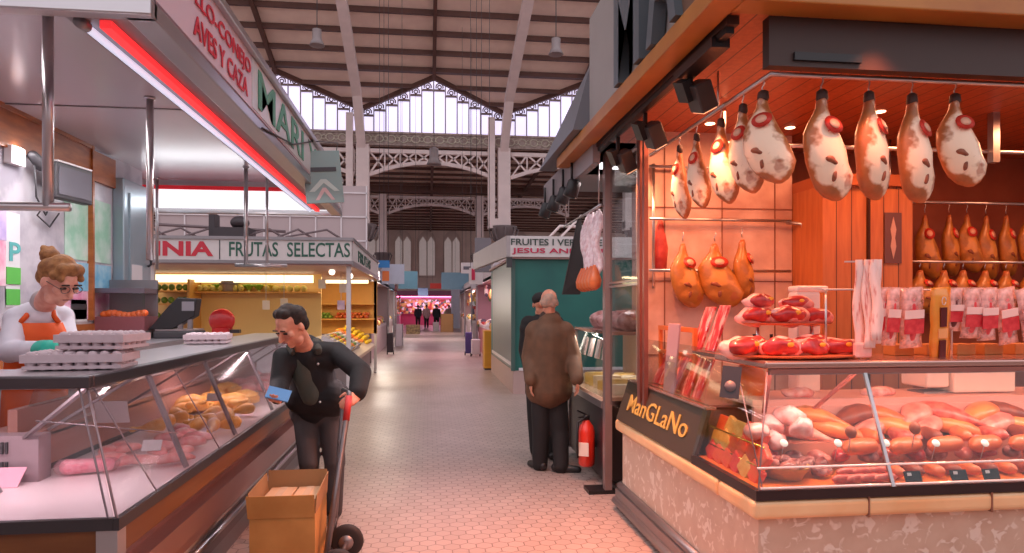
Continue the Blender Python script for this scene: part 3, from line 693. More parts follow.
# ---- scale
p = at(176, 338, Z=1.292); t = thing('counter_scale', 'dark electronic scale with tilted display on the poultry counter', 'scale', p)
R = Matrix.Rotation(-.0, 3, 'Z')
bevel(MB().obox(p+Vector((0, .1, .03)), .34, .3, .06).build('base', dark_p, t), .01)
MB().obox(p+Vector((0, .1, .07)), .32, .26, .012).build('weighing_plate', steel, t)
for dx in (.02, .1): MB().box(p.x+dx, p.x+dx+.035, p.y-.02, p.y+.02, p.z+.05, p.z+.16).build('display_post', dsteel, t)
hd = [p+Vector(v) for v in ((-.22, -.03, .07), (-.02, -.03, .08), (.16, -.03, .19), (.18, -.03, .34), (.02, -.03, .35), (-.05, -.03, .28))]
bevel(MB().prism(hd, (0, .14, 0)).build('display_head', mat('scale_black', (34, 32, 36), .5), t), .01)
MB().obox(p+Vector((.11, -.035, .275)), .10, .006, .08).build('display', mat('display_grey', (130, 128, 136), .3), t)
# small glass warmer with orange items behind the counter and a folded cloth
p = at(127, 328, D=5.9); t = thing('small_glass_box', 'small glass-sided box with orange goods beside the steel cabinet', 'display box', p)
MB().box(p.x-.2, p.x+.2, p.y-.15, p.y+.15, p.z-.02, p.z+.10).build('base', mat('rosy_metal', (150, 90, 96), .4, .4), t)
MB().box(p.x-.2, p.x+.2, p.y-.15, p.y+.15, p.z+.30, p.z+.34).build('lid', mat('dim_steel', (120, 110, 120), .3, .6), t)
MB().box(p.x-.2, p.x+.2, p.y-.15, p.y-.14, p.z+.1, p.z+.3).build('glass_pane', G, t)
MB().box(p.x-.2, p.x+.2, p.y+.13, p.y+.15, p.z+.1, p.z+.42).build('back', dsteel, t)
m = MB()
for i in range(9): m.ball((p.x-.16+.04*i, p.y-.05, p.z+.12+.01*math.sin(i)), .035, .04, .03, n=8, m=6)
m.build('filling', mat('orange_goods', (250, 110, 50), .4, emit=.15), t)['kind'] = 'stuff'  # red glow of the box is put into the goods as emission
MB().box(p.x-.22, p.x+.22, p.y-.2, p.y+.2, .0, p.z-.02).build('stand', dsteel, t)
p = at(108, 333, Z=1.35); tag(MB().ball(p+Vector((0, 0, -.02)), .16, .1, .03).build('folded_cloth', mat('cloth_blue_grey', (150, 158, 176), .8), noise=.01), 'crumpled grey-blue cloth on the work surface behind the eggs', 'cloth')
MB_ = MB().box(-2.5, -2.02, 4.95, 7.2, 1.25, 1.29); MB_.box(-2.5, -2.05, 5.0, 7.2, 0, 1.25)
tag(MB_.build('work_counter', mat('work_steel', (170, 166, 172), .3, .5)), 'steel work counter behind the poultry case, under the scale', 'counter')
# ================================================================ PEOPLE
skin = mat('skin', (222, 160, 132), 0.5, scale=14, rgb2=(190, 120, 96), sss=.08)
skin_p = mat('fair_skin', (236, 178, 156), 0.5, scale=14, rgb2=(214, 142, 122), sss=.08)
def remesh(o, vox=.009, it=6):
    m = o.modifiers.new('join', 'REMESH'); m.mode = 'VOXEL'; m.voxel_size = vox; m.use_smooth_shade = True
    s_ = o.modifiers.new('soften', 'SMOOTH'); s_.factor = .5; s_.iterations = it
    return o
def basis(fwd, up):
    f = Vector(fwd).normalized(); r = f.cross(Vector(up)).normalized(); u = r.cross(f)
    return Matrix((r, f, u)).transposed()          # local x right, y forward, z up
def head_shapes(m, c, B, s_=1.0):
    L = lambda x, y, z: Vector(c)+B @ (Vector((x, y, z))*s_)
    m.ball(L(0, -.012, .03), .078*s_, .098*s_, .092*s_, B)          # skull
    m.ball(L(0, .022, -.035), .060*s_, .070*s_, .082*s_, B)         # face
    m.capsule(L(-.03, .02, -.09), L(.03, .02, -.09), .034*s_, .034*s_) # jaw
    m.ball(L(0, .058, -.105), .022*s_, .02*s_, .018*s_, B)          # chin
    m.capsule(L(0, .092, .0), L(0, .112, -.035), .009*s_, .015*s_, 10) # nose
    m.capsule(L(-.035, .078, .022), L(.035, .078, .022), .013*s_, .013*s_, 10) # brow
    m.capsule(L(-.018, .088, -.064), L(.018, .088, -.064), .0075*s_, .0075*s_, 8)
    for sx in (-1, 1):
        m.ball(L(.046*sx, .062, -.02), .022*s_, .022*s_, .022*s_, B)
        m.ball(L(.08*sx, -.01, -.01), .012*s_, .020*s_, .032*s_, B)
    return L
def hand(m, w, d, n, s_=1.0, curl=.5, thumb=1):
    """wrist w, pointing along d, palm facing n"""
    d = Vector(d).normalized(); n = Vector(n); n = (n-d*n.dot(d)).normalized(); x = d.cross(n)*thumb
    w = Vector(w); k = w+d*.085*s_
    for i, o_ in enumerate((-.028, -.010, .010, .027)):
        m.capsule(w+x*o_*.6*s_, k+x*o_*s_, .016*s_, .0125*s_, 10)
        a = k+x*o_*s_; L = (.072, .085, .080, .062)[i]*s_; dd = d.copy()
        for j, f in enumerate((.45, .32, .23)):
            ang = curl*(j+.6)*.75; dd = (d*math.cos(ang)+n*math.sin(ang)).normalized(); b_ = a+dd*L*f*1.0
            m.capsule(a, b_, (.0098-.0012*j)*s_, (.0092-.0012*j)*s_, 9); a = b_
    t0 = w+d*.03*s_-x*.026*s_; t1 = t0+(d*.6-x*.65+n*.35).normalized()*.042*s_; t2 = t1+(d*.8-x*.1+n*(.3+curl*.5)).normalized()*.034*s_
    m.capsule(t0, t1, .015*s_, .011*s_, 9); m.capsule(t1, t2, .011*s_, .008*s_, 9)
def figure(label, J, headdir, headup, skinm, hands, s_=1.0, root=None):
    """J: joints; returns thing and head frame"""
    root = root or Vector((J['pel'].x, J['pel'].y, 0))
    t = thing('person', label, 'person', root); m = MB(); B = basis(headdir, headup)
    L = head_shapes(m, J['head'], B, s_)
    m.capsule(J['neck'], Vector(J['head'])+B @ Vector((0, -.02, -.06)), .058*s_, .055*s_)
    m.capsule(J['pel'], J['chest'], .11*s_, .12*s_); m.capsule(J['chest'], J['neck'], .12*s_, .06*s_)
    for a in 'LR':
        m.capsule(J['neck'], J['sh'+a], .05*s_, .05*s_); m.capsule(J['sh'+a], J['el'+a], .048*s_, .037*s_); m.capsule(J['el'+a], J['wr'+a], .037*s_, .025*s_)
        m.capsule(J['hip'+a], J['kn'+a], .075*s_, .05*s_); m.capsule(J['kn'+a], J['an'+a], .048*s_, .035*s_); m.capsule(J['pel'], J['hip'+a], .1*s_, .085*s_)
        hd = hands.get(a)
        if hd: hand(m, J['wr'+a], hd[0], hd[1], s_, hd[2], hd[3])
    remesh(m.build('body', skinm, t), .0075, 3)
    return t, B, L
def eyes(t, L, s_=1.0, closed=True):
    for sx in (-1, 1):
        MB().capsule(L(sx*.034-.012, .083, .0), L(sx*.034+.012, .083, -.001), .006*s_, .006*s_, 8).build('eye', mat('eye_dark', (46, 30, 26), .4), t)
        MB().capsule(L(sx*.034-.018, .092, .024), L(sx*.034+.018, .092, .024), .0045*s_, .0045*s_, 6).build('eyebrow', mat('brow_brown', (60, 42, 34), .8), t)
    MB().capsule(L(-.02, .093, -.064), L(.02, .093, -.064), .0035, .0035, 6).build('mouth', mat('lip', (160, 82, 76), .5), t)
def V(*a): return Vector(a)
def shoe(t, an, d, mt, s_=1.0, z0=0.0):
    d = Vector(d).normalized(); m = MB(); a = Vector((an.x, an.y, z0+.045))
    m.capsule(a-d*.05, a+d*.03, .042*s_, .045*s_); m.capsule(a+d*.03+V(0, 0, -.012), a+d*.16+V(0, 0, -.014), .043*s_, .032*s_)
    m.v = [Vector((v.x, v.y, max(v.z, z0+.004))) for v in m.v]
    return remesh(m.build('shoe', mt, t), .008, 3)

# ---- man with the hand truck
D0 = 4.95
def q(px, py, D=D0): return at(px, py, D=D)
J = dict(head=q(291, 326, 4.62), neck=q(306, 349, 4.82), chest=q(312, 372, 4.95), pel=q(316, 408, 5.05),
         shR=q(284, 358, 4.80), shL=q(336, 352, 4.9), elR=q(280, 384, 4.72), elL=q(361, 372, 4.72),
         wrR=q(278, 397, 4.5), wrL=q(357, 396, 4.52), hipR=q(306, 412, 5.05), hipL=q(330, 412, 5.05),
         knR=q(309, 462, 4.95), knL=q(335, 462, 4.98), anR=q(311, 508, 5.08), anL=q(334, 508, 5.02))
hdir = V(-.52, -.62, -.52); hup = V(-.25, -.35, .8)
grip = q(349, 401, 4.42)
t, B, L = figure('man in a black jacket bent over, reading a blue paper beside a hand truck', J, hdir, hup, skin,
                 {'R': (V(-.0, -.75, -.1), V(.3, 0, 1), .75, -1), 'L': (grip-J['wrL'], V(-.6, .4, -.6), 1.1, 1)}, 1.1)
eyes(t, L, 1.1)
jk = mat('black_jacket', (24, 23, 27), 0.8, scale=6, rgb2=(15, 14, 17), bump=.9)
m = MB()
m.capsule(J['pel']+V(0, 0, .03), J['chest'], .165, .165); m.capsule(J['chest'], J['neck']+V(0, .02, -.06), .165, .10)
m.capsule(J['shL']+V(0, 0, -.04), J['shR']+V(.02, 0, -.04), .08, .075); m.capsule(q(308, 346, 4.92), q(316, 354, 4.94), .085, .10); m.capsule(J['neck']+V(0, .02, -.02), J['shL'], .085, .075); m.capsule(J['neck']+V(0, .02, -.04), J['shR'], .075, .07)
for a in 'LR':
    m.capsule(J['sh'+a], J['el'+a], .078, .074); m.capsule(J['el'+a], J['wr'+a]+(J['el'+a]-J['wr'+a])*.12, .074, .060)
m.capsule(q(302, 396, 4.96), q(332, 398, 4.98), .13, .14)
remesh(m.build('jacket', jk, t, noise=.008, nscale=9), .011, 5)
m = MB(); m.capsule(q(302, 360, 4.82), q(305, 378, 4.845), .075, .08); m.capsule(q(305, 378, 4.845), q(311, 396, 4.87), .08, .07)
remesh(m.build('shirt', mat('dark_green_shirt', (66, 70, 62), .8, scale=12, bump=.4), t), .01, 3)
m = MB(); m.tube([q(293, 354, 4.72), q(290, 347, 4.78), q(303, 341, 4.92), q(317, 343, 4.90), q(318, 352, 4.76)], [.02, .032, .042, .042, .03], 10)
remesh(m.build('collar', mat('olive_collar', (58, 58, 52), .85), t), .01, 3)
MB().ball(q(318, 364, 4.70), .009).build('button', steel, t); MB().ball(q(320, 402, 4.74), .008).build('button', steel, t)
m = MB()
for a in 'LR': m.capsule(J['hip'+a], J['kn'+a], .102, .078); m.capsule(J['kn'+a], J['an'+a]+V(0, 0, -.02), .076, .062)
m.capsule(J['hipL'], J['hipR'], .12, .12)
remesh(m.build('trousers', mat('charcoal_trousers', (70, 66, 68), .8, scale=8, bump=.3), t, noise=.006), .011, 4)
for a, d in (('L', V(.05, -1, 0)), ('R', V(-.2, -1, 0))): shoe(t, J['an'+a], d, mat('black_shoe', (34, 28, 28), .4))
hair = mat('dark_hair', (52, 38, 32), 0.8, scale=40, rgb2=(34, 24, 20), bump=.5)
def hcap(m, L, B, pts, k=1.0):
    for x, y, z, r_ in pts: m.ball(L(x, y, z), r_*k)
m = MB(); hcap(m, L, B, ((0, -.02, .075, .068), (0, -.065, .035, .068), (.035, -.04, .055, .064), (-.035, -.04, .055, .064), (.048, -.05, .0, .045), (-.048, -.05, .0, .045), (.03, .025, .10, .033), (-.03, .025, .10, .033), (0, .03, .105, .034), (0, -.07, -.03, .055), (.068, 0, .035, .022), (-.068, 0, .035, .022)), 1.1)
remesh(m.build('hair', hair, t), .007, 6)
# blue paper in his hand
p = J['wrR']+V(.03, -.13, .035); o = MB().obox(p, .145, .012, .085, Matrix.Rotation(.25, 3, 'Y') @ Matrix.Rotation(-.7, 3, 'X')).build('blue_notepad', mat('blue_paper', (92, 150, 206), .6)); tag(o, 'folded blue paper held in the hand of the man in black', 'paper')

# ---- hand truck and cartons
truck = mat('truck_steel', (120, 116, 118), .35, .75, scale=8)
t = thing('hand_truck', 'grey steel hand truck with red grips held by the man in black', 'hand truck', (-.6, 4.2, 0))
low = at(322, 560, D=4.05); hi = q(349, 402, 4.40)
axle = at(338, 541, D=4.22)
yv = V(0, .26, 0)
fr = MB()
base0 = V(-.585, 3.98, .05); base1 = V(-.585, 4.32, .05)
h0 = grip.copy()
h1 = grip+V(-.06, .22, 0.0)
for a, b_ in ((base0, h0), (base1, h1)): fr.tube([a, a+(b_-a)*.6, a+(b_-a)*.93, b_], .019, 10)
fr.tube([h0, h0+V(0, .02, .05), h1+V(0, -.02, .05), h1], .015, 10)
for f_ in (.2, .45, .7): fr.bar(base0+(h0-base0)*f_, base1+(h1-base1)*f_, .03, .012)
fr.build('frame', truck, t)
MB().box(-1.02, -.57, 3.95, 4.36, .012, .03).build('toe_plate', truck, t)
MB().tube([h0+V(0, 0, .03), h0-(h0-base0)*.13], .022, 10).build('grip', mat('red_grip', (190, 40, 40), .5), t)
for yy in (3.90, 4.34):
    w = MB(); c = V(-.50, yy, .105); prof = [(.04, -.03), (.08, -.032), (.10, -.022), (.105, 0), (.10, .022), (.08, .032), (.04, .03)]
    w.lathe(c, prof, 28, (0, 1, 0)); wo = w.build('wheel', mat('rubber', (40, 34, 34), .7), t)
    MB().lathe(c, [(.0, -.036), (.045, -.036), (.05, .0), (.045, .036), (0, .036)], 16, (0, 1, 0)).build('hub', dsteel, wo)
MB().tube([(-.50, 3.88, .105), (-.50, 4.36, .105)], .012, 8).bar((-.58, 4.1, .12), (-.5, 4.1, .105), .03).build('axle', truck, t)
card = mat('corrugated_card', (186, 138, 76), .8, scale=5, rgb2=(170, 122, 64)); card_in = mat('card_inside', (160, 122, 82), .85)
bx0, bx1, by0, by1, bz0, bz1 = -.985, -.63, 3.95, 4.40, .032, .40
t = thing('cardboard_box', 'large open cardboard box standing on the hand truck', 'box', ((bx0+bx1)/2, (by0+by1)/2, bz0))
m = MB(); w = .006; m.box(bx0, bx1, by0, by0+w, bz0, bz1); m.box(bx0, bx1, by1-w, by1, bz0, bz1); m.box(bx0, bx0+w, by0+w, by1-w, bz0, bz1); m.box(bx1-w, bx1, by0+w, by1-w, bz0, bz1); m.box(bx0, bx1, by0, by1, bz0, bz0+w)
m.build('carton', card, t)
fl = MB(); fl.quadslab([(bx0-.012, by0-.03, bz1+.11), (bx1+.0, by0-.03, bz1+.11), (bx1, by0-.006, bz1-.02), (bx0-.008, by0-.006, bz1-.02)], .005); fl.build('flap', card, t)
fl = MB(); fl.quadslab([(bx0, by1, bz1), (bx1, by1, bz1), (bx1, by1+.02, bz1+.14), (bx0, by1+.02, bz1+.14)], .005); fl.build('flap', card_in, t)
fl = MB(); fl.quadslab([(bx0, by0, bz1), (bx0, by1, bz1), (bx0-.01, by1, bz1+.13), (bx0-.01, by0, bz1+.12)], .005); fl.build('flap', card_in, t)
fl = MB(); fl.quadslab([(bx1, by0, bz1), (bx1, by1, bz1), (bx1+.006, by1, bz1+.13), (bx1+.006, by0, bz1+.10)], .005); fl.build('flap', card_in, t)
inner = mat('inner_carton', (196, 156, 118), .75)
for i, (xa, xb) in enumerate(((bx0+.03, bx0+.185), (bx0+.195, bx1-.02))):
    t = thing('small_carton', ('small pale carton packed in the open box, beside the counter side', 'small pale carton packed in the open box, beside the truck frame')[i], 'box', ((xa+xb)/2, 4.2, bz0+.01))
    bevel(MB().box(xa, xb, by0+.13, by1-.03, bz0+.008, bz1+.045).build('carton', inner, t), .004)
    MB().box((xa+xb)/2-.02, (xa+xb)/2+.02, by0+.129, by1-.03, bz1+.045, bz1+.0465).build('tape', mat('tape', (210, 180, 150), .25), t)

# ---- man in the brown coat seen from behind
def r(px, py, D=6.55): return at(px, py, D=D)
J = dict(head=r(549, 302), neck=r(550, 317), chest=r(549, 340), pel=r(549, 388), shL=r(536, 327), shR=r(564, 328), elL=r(530, 357), elR=r(573, 358, 6.5),
         wrL=r(531, 380, 6.4), wrR=r(577, 379, 6.3), hipL=r(541, 394), hipR=r(557, 394), knL=r(541, 430), knR=r(560, 430), anL=r(540, 462), anR=r(561, 464, 6.45))
t, B, L = figure('grey-haired man in a brown coat seen from behind at the counter', J, V(.15, 1, -.1), V(0, 0, 1), skin,
                 {'L': (V(0, .1, -1), V(1, 0, 0), .4, 1), 'R': (V(.1, .1, -1), V(-1, 0, 0), .5, 1)})
coat = mat('brown_coat', (108, 76, 54), 0.75, scale=7, rgb2=(88, 62, 44), bump=.35)
m = MB(); m.capsule(J['pel']+V(0, 0, .02), J['chest'], .22, .20); m.capsule(J['chest'], J['neck']+V(0, 0, -.06), .20, .12); m.capsule(J['shL']+V(0, 0, -.05), J['shR']+V(0, 0, -.05), .11, .11)
m.capsule(J['pel']+V(-.07, 0, -.01), J['pel']+V(.07, 0, -.01), .16, .16)
for a in 'LR': m.capsule(J['sh'+a]+V(0, 0, -.03), J['el'+a], .10, .085); m.capsule(J['el'+a], J['wr'+a], .085, .065)
remesh(m.build('coat', coat, t, noise=.003, nscale=7), .012, 8)
m = MB(); m.capsule(J['neck']+V(-.04, 0, -.0), J['neck']+V(.04, 0, -.0), .062, .062); remesh(m.build('collar', mat('dark_collar', (62, 44, 36), .8), t), .01, 3)
m = MB()
for a in 'LR': m.capsule(J['hip'+a], J['kn'+a], .105, .088); m.capsule(J['kn'+a], J['an'+a]+V(0, 0, -.02), .088, .075)
m.capsule(J['hipL'], J['hipR'], .12, .12)
blk = mat('black_cloth', (30, 26, 27), .8, scale=8, bump=.2)
remesh(m.build('trousers', blk, t), .012, 4)
shoe(t, J['anL'], V(-.3, .6, 0), mat('black_shoe', (34, 28, 28)), 1.05); shoe(t, J['anR'], V(.9, -.25, 0), mat('black_shoe', (34, 28, 28)), 1.05)
m = MB(); hcap(m, L, B, ((0, -.06, .02, .064), (.03, -.055, -.01, .055), (-.03, -.055, -.01, .055), (.055, -.02, .0, .034), (-.055, -.02, .0, .034)))
remesh(m.build('hair', mat('grey_hair', (160, 138, 126), .8, scale=40, rgb2=(190, 150, 130)), t), .008, 3)
# ---- person in black partly hidden by him
d2 = 7.0
def r(px, py, D=d2): return at(px, py, D=D)
J = dict(head=r(541, 304), neck=r(542, 317), chest=r(542, 340), pel=r(542, 384), shL=r(529, 324), shR=r(556, 324), elL=r(526, 350), elR=r(560, 350), wrL=r(530, 372, 6.9), wrR=r(560, 372),
         hipL=r(535, 388), hipR=r(550, 388), knL=r(535, 420), knR=r(550, 420), anL=r(536, 450), anR=r(551, 450))
t, B, L = figure('person in a black cap and dark clothes half hidden behind the brown coat', J, V(.2, 1, 0), V(0, 0, 1), skin, {'L': (V(.3, 1, .2), V(0, 0, -1), .5, 1), 'R': (V(0, .2, -1), V(-1, 0, 0), .5, 1)}, .97)
m = MB(); m.capsule(J['pel']+V(0, 0, -.05), J['chest'], .18, .18); m.capsule(J['chest'], J['neck']+V(0, 0, -.06), .18, .11); m.capsule(J['shL']+V(0, 0, -.05), J['shR']+V(0, 0, -.05), .10, .10)
for a in 'LR': m.capsule(J['sh'+a], J['el'+a], .09, .08); m.capsule(J['el'+a], J['wr'+a], .08, .06)
remesh(m.build('coat', blk, t), .014, 4)
m = MB()
for a in 'LR': m.capsule(J['hip'+a], J['kn'+a], .10, .08); m.capsule(J['kn'+a], J['an'+a], .08, .065)
remesh(m.build('trousers', blk, t), .014, 4)
for a in 'LR': shoe(t, J['an'+a], V(0, 1, 0), mat('black_shoe', (34, 28, 28)))
m = MB(); m.ball(L(0, -.01, .05), .096, .105, .075, B); m.ball(L(0, .09, .03), .06, .05, .01, B)
remesh(m.build('cap', mat('black_cap', (24, 22, 24), .8), t), .008, 3)

# ---- woman behind the poultry counter
def r(px, py, D=3.75): return at(px, py, D=D)
zf = .19
J = dict(head=r(60, 281, 3.66), neck=r(42, 307, 3.8), chest=r(38, 338, 3.88), pel=r(34, 382, 3.95), shR=r(18, 320, 3.74), shL=r(60, 317, 4.0), elR=r(10, 352, 3.62), elL=r(68, 346, 3.9), wrR=r(47, 350, 3.35), wrL=r(68, 352, 3.5),
         hipR=r(26, 388, 3.95), hipL=r(38, 388, 4.0), knR=r(28, 430, 3.9), knL=r(40, 430, 4.0), anR=None, anL=None)
for a in 'RL':
    k = J['kn'+a]; J['an'+a] = Vector((k.x, k.y+.03, zf+.09)); k.z = .62
hdir = V(.80, -.42, -.52); hup = V(.3, -.2, .9)
t, B, L = figure('woman in a white coat and orange apron behind the poultry case', J, hdir, hup, skin_p, {'R': (V(.9, -.25, -.05), V(0, 0, -1), .6, 1), 'L': (V(.3, -.9, -.1), V(0, 0, -1), .6, 1)}, 1.0)
eyes(t, L)
wc = mat('white_coat', (222, 222, 232), .75, scale=6, rgb2=(206, 206, 220), bump=.2)
m = MB(); m.capsule(J['pel'], J['chest'], .155, .15); m.capsule(J['chest'], J['neck']+V(0, 0, -.07), .15, .08); m.capsule(J['shL']+V(0, 0, -.04), J['shR']+V(0, 0, -.04), .075, .075)
m.capsule(J['pel']+V(0, 0, -.35), J['pel'], .17, .16)
m.capsule(J['neck'], J['shL'], .05, .075); m.capsule(J['neck'], J['shR'], .05, .075)
for a in 'LR': m.capsule(J['sh'+a], J['el'+a], .070, .062); m.capsule(J['el'+a], J['wr'+a]+(J['el'+a]-J['wr'+a])*.15, .062, .05)
remesh(m.build('coat', wc, t, noise=.005, nscale=8), .011, 4)
m = MB(); m.capsule(J['neck']+V(.0, 0, -.01), J['neck']+V(.02, -.02, .035), .066, .064); remesh(m.build('collar', mat('grey_collar', (176, 166, 168), .8), t), .01, 3)
orange = mat('orange_apron', (236, 98, 26), .65, scale=5, rgb2=(220, 84, 20))
n = V(.50, -.866, 0); u = V(.866, .50, 0); cc = J['chest']+n*.155
ap = MB()
cols_ = []
for i in range(9):
    a = -1.0+2.0*i/8
    cols_.append((math.sin(a)*.175, math.cos(a)*.175))
front = []
for zz, sc in ((.09, .74), (.0, .95), (-.15, 1.02), (-.35, 1.06), (-.6, 1.12)):
    base = J['chest'].lerp(J['pel'], min(1, max(0, -zz/.27))); base = Vector((base.x, base.y, J['chest'].z+zz))
    front.append([base+u*s1*sc+n*(c1*1.06+.045) for s1, c1 in cols_])
vs = [v for row in front for v in row]; k = 9
ap.add(vs, [(i*k+j, i*k+j+1, (i+1)*k+j+1, (i+1)*k+j) for i in range(4) for j in range(8)], True)
ao = ap.build('apron', orange, t); sd = ao.modifiers.new('thick', 'SOLIDIFY'); sd.thickness = .008
so = MB().tube([front[0][1], J['neck']+V(.02, -.06, -.05)-u*.06, J['neck']+V(-.02, .01, .01)-u*.05], .014, 8).tube([front[0][7], J['neck']+V(.03, -.05, -.05)+u*.05, J['neck']+V(-.01, .01, .01)+u*.05], .014, 8)
so.build('apron_strap', orange, t)
m = MB(); 
for a in 'LR': m.capsule(J['kn'+a]+V(0, 0, .15), J['an'+a], .07, .055)
remesh(m.build('trousers', wc, t), .014, 3)
for a in 'LR': shoe(t, J['an'+a], V(.8, -.6, 0), mat('white_clog', (220, 216, 214), .5), 1, zf)
blond = mat('blond_hair', (172, 122, 72), 0.7, scale=30, rgb2=(128, 82, 44), bump=.5)
m = MB(); hcap(m, L, B, ((0, -.02, .075, .07), (0, -.07, .03, .07), (.04, -.04, .05, .062), (-.04, -.04, .05, .062), (.045, -.05, -.0, .05), (-.045, -.05, .0, .05), (.04, .045, .09, .036), (-.04, .045, .09, .036), (0, .055, .095, .036), (.066, .03, .05, .026), (-.066, .03, .05, .026), (0, -.07, -.04, .05), (.055, .07, .05, .02), (-.055, .07, .05, .02)))
remesh(m.build('hair', blond, t), .007, 8)
hb = L(0, -.125, .085); m = MB(); m.ball(hb, .05, .05, .042, B)
for i in range(7):
    a = i*.9; m.capsule(hb, hb+B @ V(.03*math.cos(a), -.02-.02*(i % 2), .03*math.sin(a)), .03, .02)
remesh(m.build('hair_bun', blond, t, noise=.003, nscale=45), .007, 3)
m = MB(); 
for sx in (-1, 1): m.tube([L(sx*.034+.024*math.cos(i*PI/6), .103, .002+.02*math.sin(i*PI/6)) for i in range(13)], .0022, 5)
m.tube([L(.06, .10, .004), L(.08, .01, .004)], .002, 5); m.tube([L(-.06, .10, .004), L(-.08, .01, .004)], .002, 5); m.build('glasses', mat('glasses_frame', (110, 90, 84), .4), t)
teal = mat('teal_glove', (40, 190, 166), .5)
m = MB(); w_ = J['wrR']; e_ = J['elR']; dd = (w_-e_).normalized(); m.capsule(w_-dd*.05, w_+dd*.03, .053, .050); remesh(m.build('teal_sleeve', teal, t), .008, 3)
tag(MB().box(-2.72, -1.95, 3.36, 4.85, 0, zf).build('duckboard', oak), 'wooden platform floor the woman stands on', 'platform')
# ================================================================ RIGHT: CURED MEAT STALL
stone = voro('patterned_stone', (214, 182, 160), (202, 166, 144), (232, 210, 194), 17)
ledge = mat('stone_ledge', (246, 204, 156), 0.3, scale=3, rgb2=(236, 180, 128))
RX, RY = 1.43, 2.88
T = thing('stone_counter', 'patterned stone base with a rounded pale ledge under the cured meat counter', 'stall base', (3, 4, 0))
m = MB(); m.box(RX+.07, RX+.16, RY+.08, 5.15, .12, .60); m.box(RX+.16, 7, RY+.08, RY+.17, .05, .60); m.build('stone_panel', stone, T)
m = MB(); m.box(RX+.02, 7, RY+.02, RY+.42, .60, .69); m.box(RX+.02, RX+.42, RY+.42, 5.2, .60, .69)
bevel(m.build('ledge', ledge, T), .028, 4)
m = MB(); m.tube([(RX+.06, 5.18, .17), (RX+.06, RY+.0, .17)], .03, 12); m.box(RX+.02, RX+.1, RY, 5.18, .02, .15); m.tube([(RX+.02, 5.18, .06), (RX+.02, RY, .06)], .03, 12); m.tube([(RX+.03, RY+.02, .17), (7, RY+.02, .17)], .03, 12)
m.build('kick_rail', dsteel, T)
for xx in (2.0, 2.62, 3.3): MB().box(xx, xx+.006, RY+.015, RY+.2, .6, .692).build('ledge_joint', mat('grout', (150, 100, 80), .8), T)
MB().box(RX+.07, RX+.075, 4.9, 4.91, .1, .6)
MB().box(RX+.35, 7, 3.35, 3.45, 0, .6).build('inner_wall', dsteel, T)
# canopy ----------------------------------------------------------------
gold = mat('gold_fascia_wood', (176, 112, 44), .4, scale=3, rgb2=(158, 92, 34))
orw = planks('orange_soffit_wood', (188, 96, 52), (164, 76, 40), 'X', .12)
GX, GY, GZ = 1.19, 2.72, 2.85
T = thing('stall_canopy', 'wide wooden canopy with gold edge over the cured meat stall', 'canopy', (3.5, 4.5, GZ))
m = MB(); m.box(GX+.12, 7, GY+.1, 6.6, GZ+.02, GZ+.06); m.build('soffit', orw, T)
m = MB(); m.box(GX, GX+.13, GY, 6.25, GZ, GZ+.09); m.box(GX+.13, 7, GY, GY+.14, GZ, GZ+.09); bevel(m.build('gold_edge', gold, T), .006)
m = MB(); m.box(GX+.06, GX+.10, GY+.1, 5.2, GZ+.09, GZ+.95); m.box(GX+.06, 7, GY+.06, GY+.1, GZ+.09, GZ+.95)
sgn = m.build('upper_fascia', mat('grey_fascia', (150, 142, 138), .5, scale=3), T)
MB().box(GX+.02, GX+.06, GY+.1, 3.2, GZ+.09, GZ+.9).build('fascia_brown_panel', mat('brown_fascia', (104, 72, 54), .5), sgn)
ml = mat('grey_block_letter', (84, 92, 98), .4)
text('block_letter', 'M', ml, sgn, (GX+.05, 4.22, GZ+.10), (0, -1, 0), (0, 0, 1), .52, .72, .07, .02)
text('block_letter', 'A', ml, sgn, (GX+.05, 3.58, GZ+.10), (0, -1, 0), (0, 0, 1), .45, .72, .07, .02)
m = MB(); m.box(1.5, 7, GY+.14, GY+.2, 2.63, GZ); m.box(GX+.14, GX+.2, GY+.2, 6.25, GZ-.02, GZ+.03); m.build('dark_beam', mat('dark_brown_beam', (58, 34, 26), .5, scale=4), T)
MB().hexa([(GX-.06, 5.25, GZ+.1), (GX+.1, 5.25, GZ+.1), (GX+.1, 6.9, GZ+.1), (GX-.06, 6.9, GZ+.1), (GX+.08, 5.25, GZ+.62), (GX+.16, 5.25, GZ+.62), (GX+.16, 6.9, GZ+.25), (GX+.08, 6.9, GZ+.25)]).build('grey_end_cover', mat('grey_cover', (108, 108, 114), .5, scale=2), T)
# small recessed downlights
dl = mat('downlight', (255, 214, 170), .4, emit=5)
for px, py in ((842, 70), (958, 76), (790, 128), (880, 112), (710, 124)):
    p = at(px, py, Z=GZ+.018)
    MB().lathe(p, [(.0, -.003), (.028, -.003), (.036, 0), (.036, .003)], 14).build('downlight', dl, T)
# front panel: spot case
p = at(895, 45, Y=3.05); t = thing('spot_lamp', 'black spot lamp in the dark beam above the front hams', 'lamp', p)
MB().obox(p+V(.07, -.02, 0), .16, .08, .09, Matrix.Rotation(.2, 3, 'Z')).build('lamp_head', black_p, t); MB().obox(p+V(-.10, 0, -.02), .13, .07, .10, Matrix.Rotation(-.3, 3, 'Y')).build('lamp_head', mat('spot_grey', (70, 66, 66), .4), t); MB().box(p.x-.02, p.x+.02, p.y-.02, p.y+.02, p.z, GZ+.02).build('stem', black_p, t)
p = at(792, 38, Y=GY+.15); tag(MB().box(p.x, p.x+.32, GY+.125, GY+.14, 2.655, 2.69).build('air_grille', black_p), 'black grille strip on the dark beam above the front hams', 'grille')
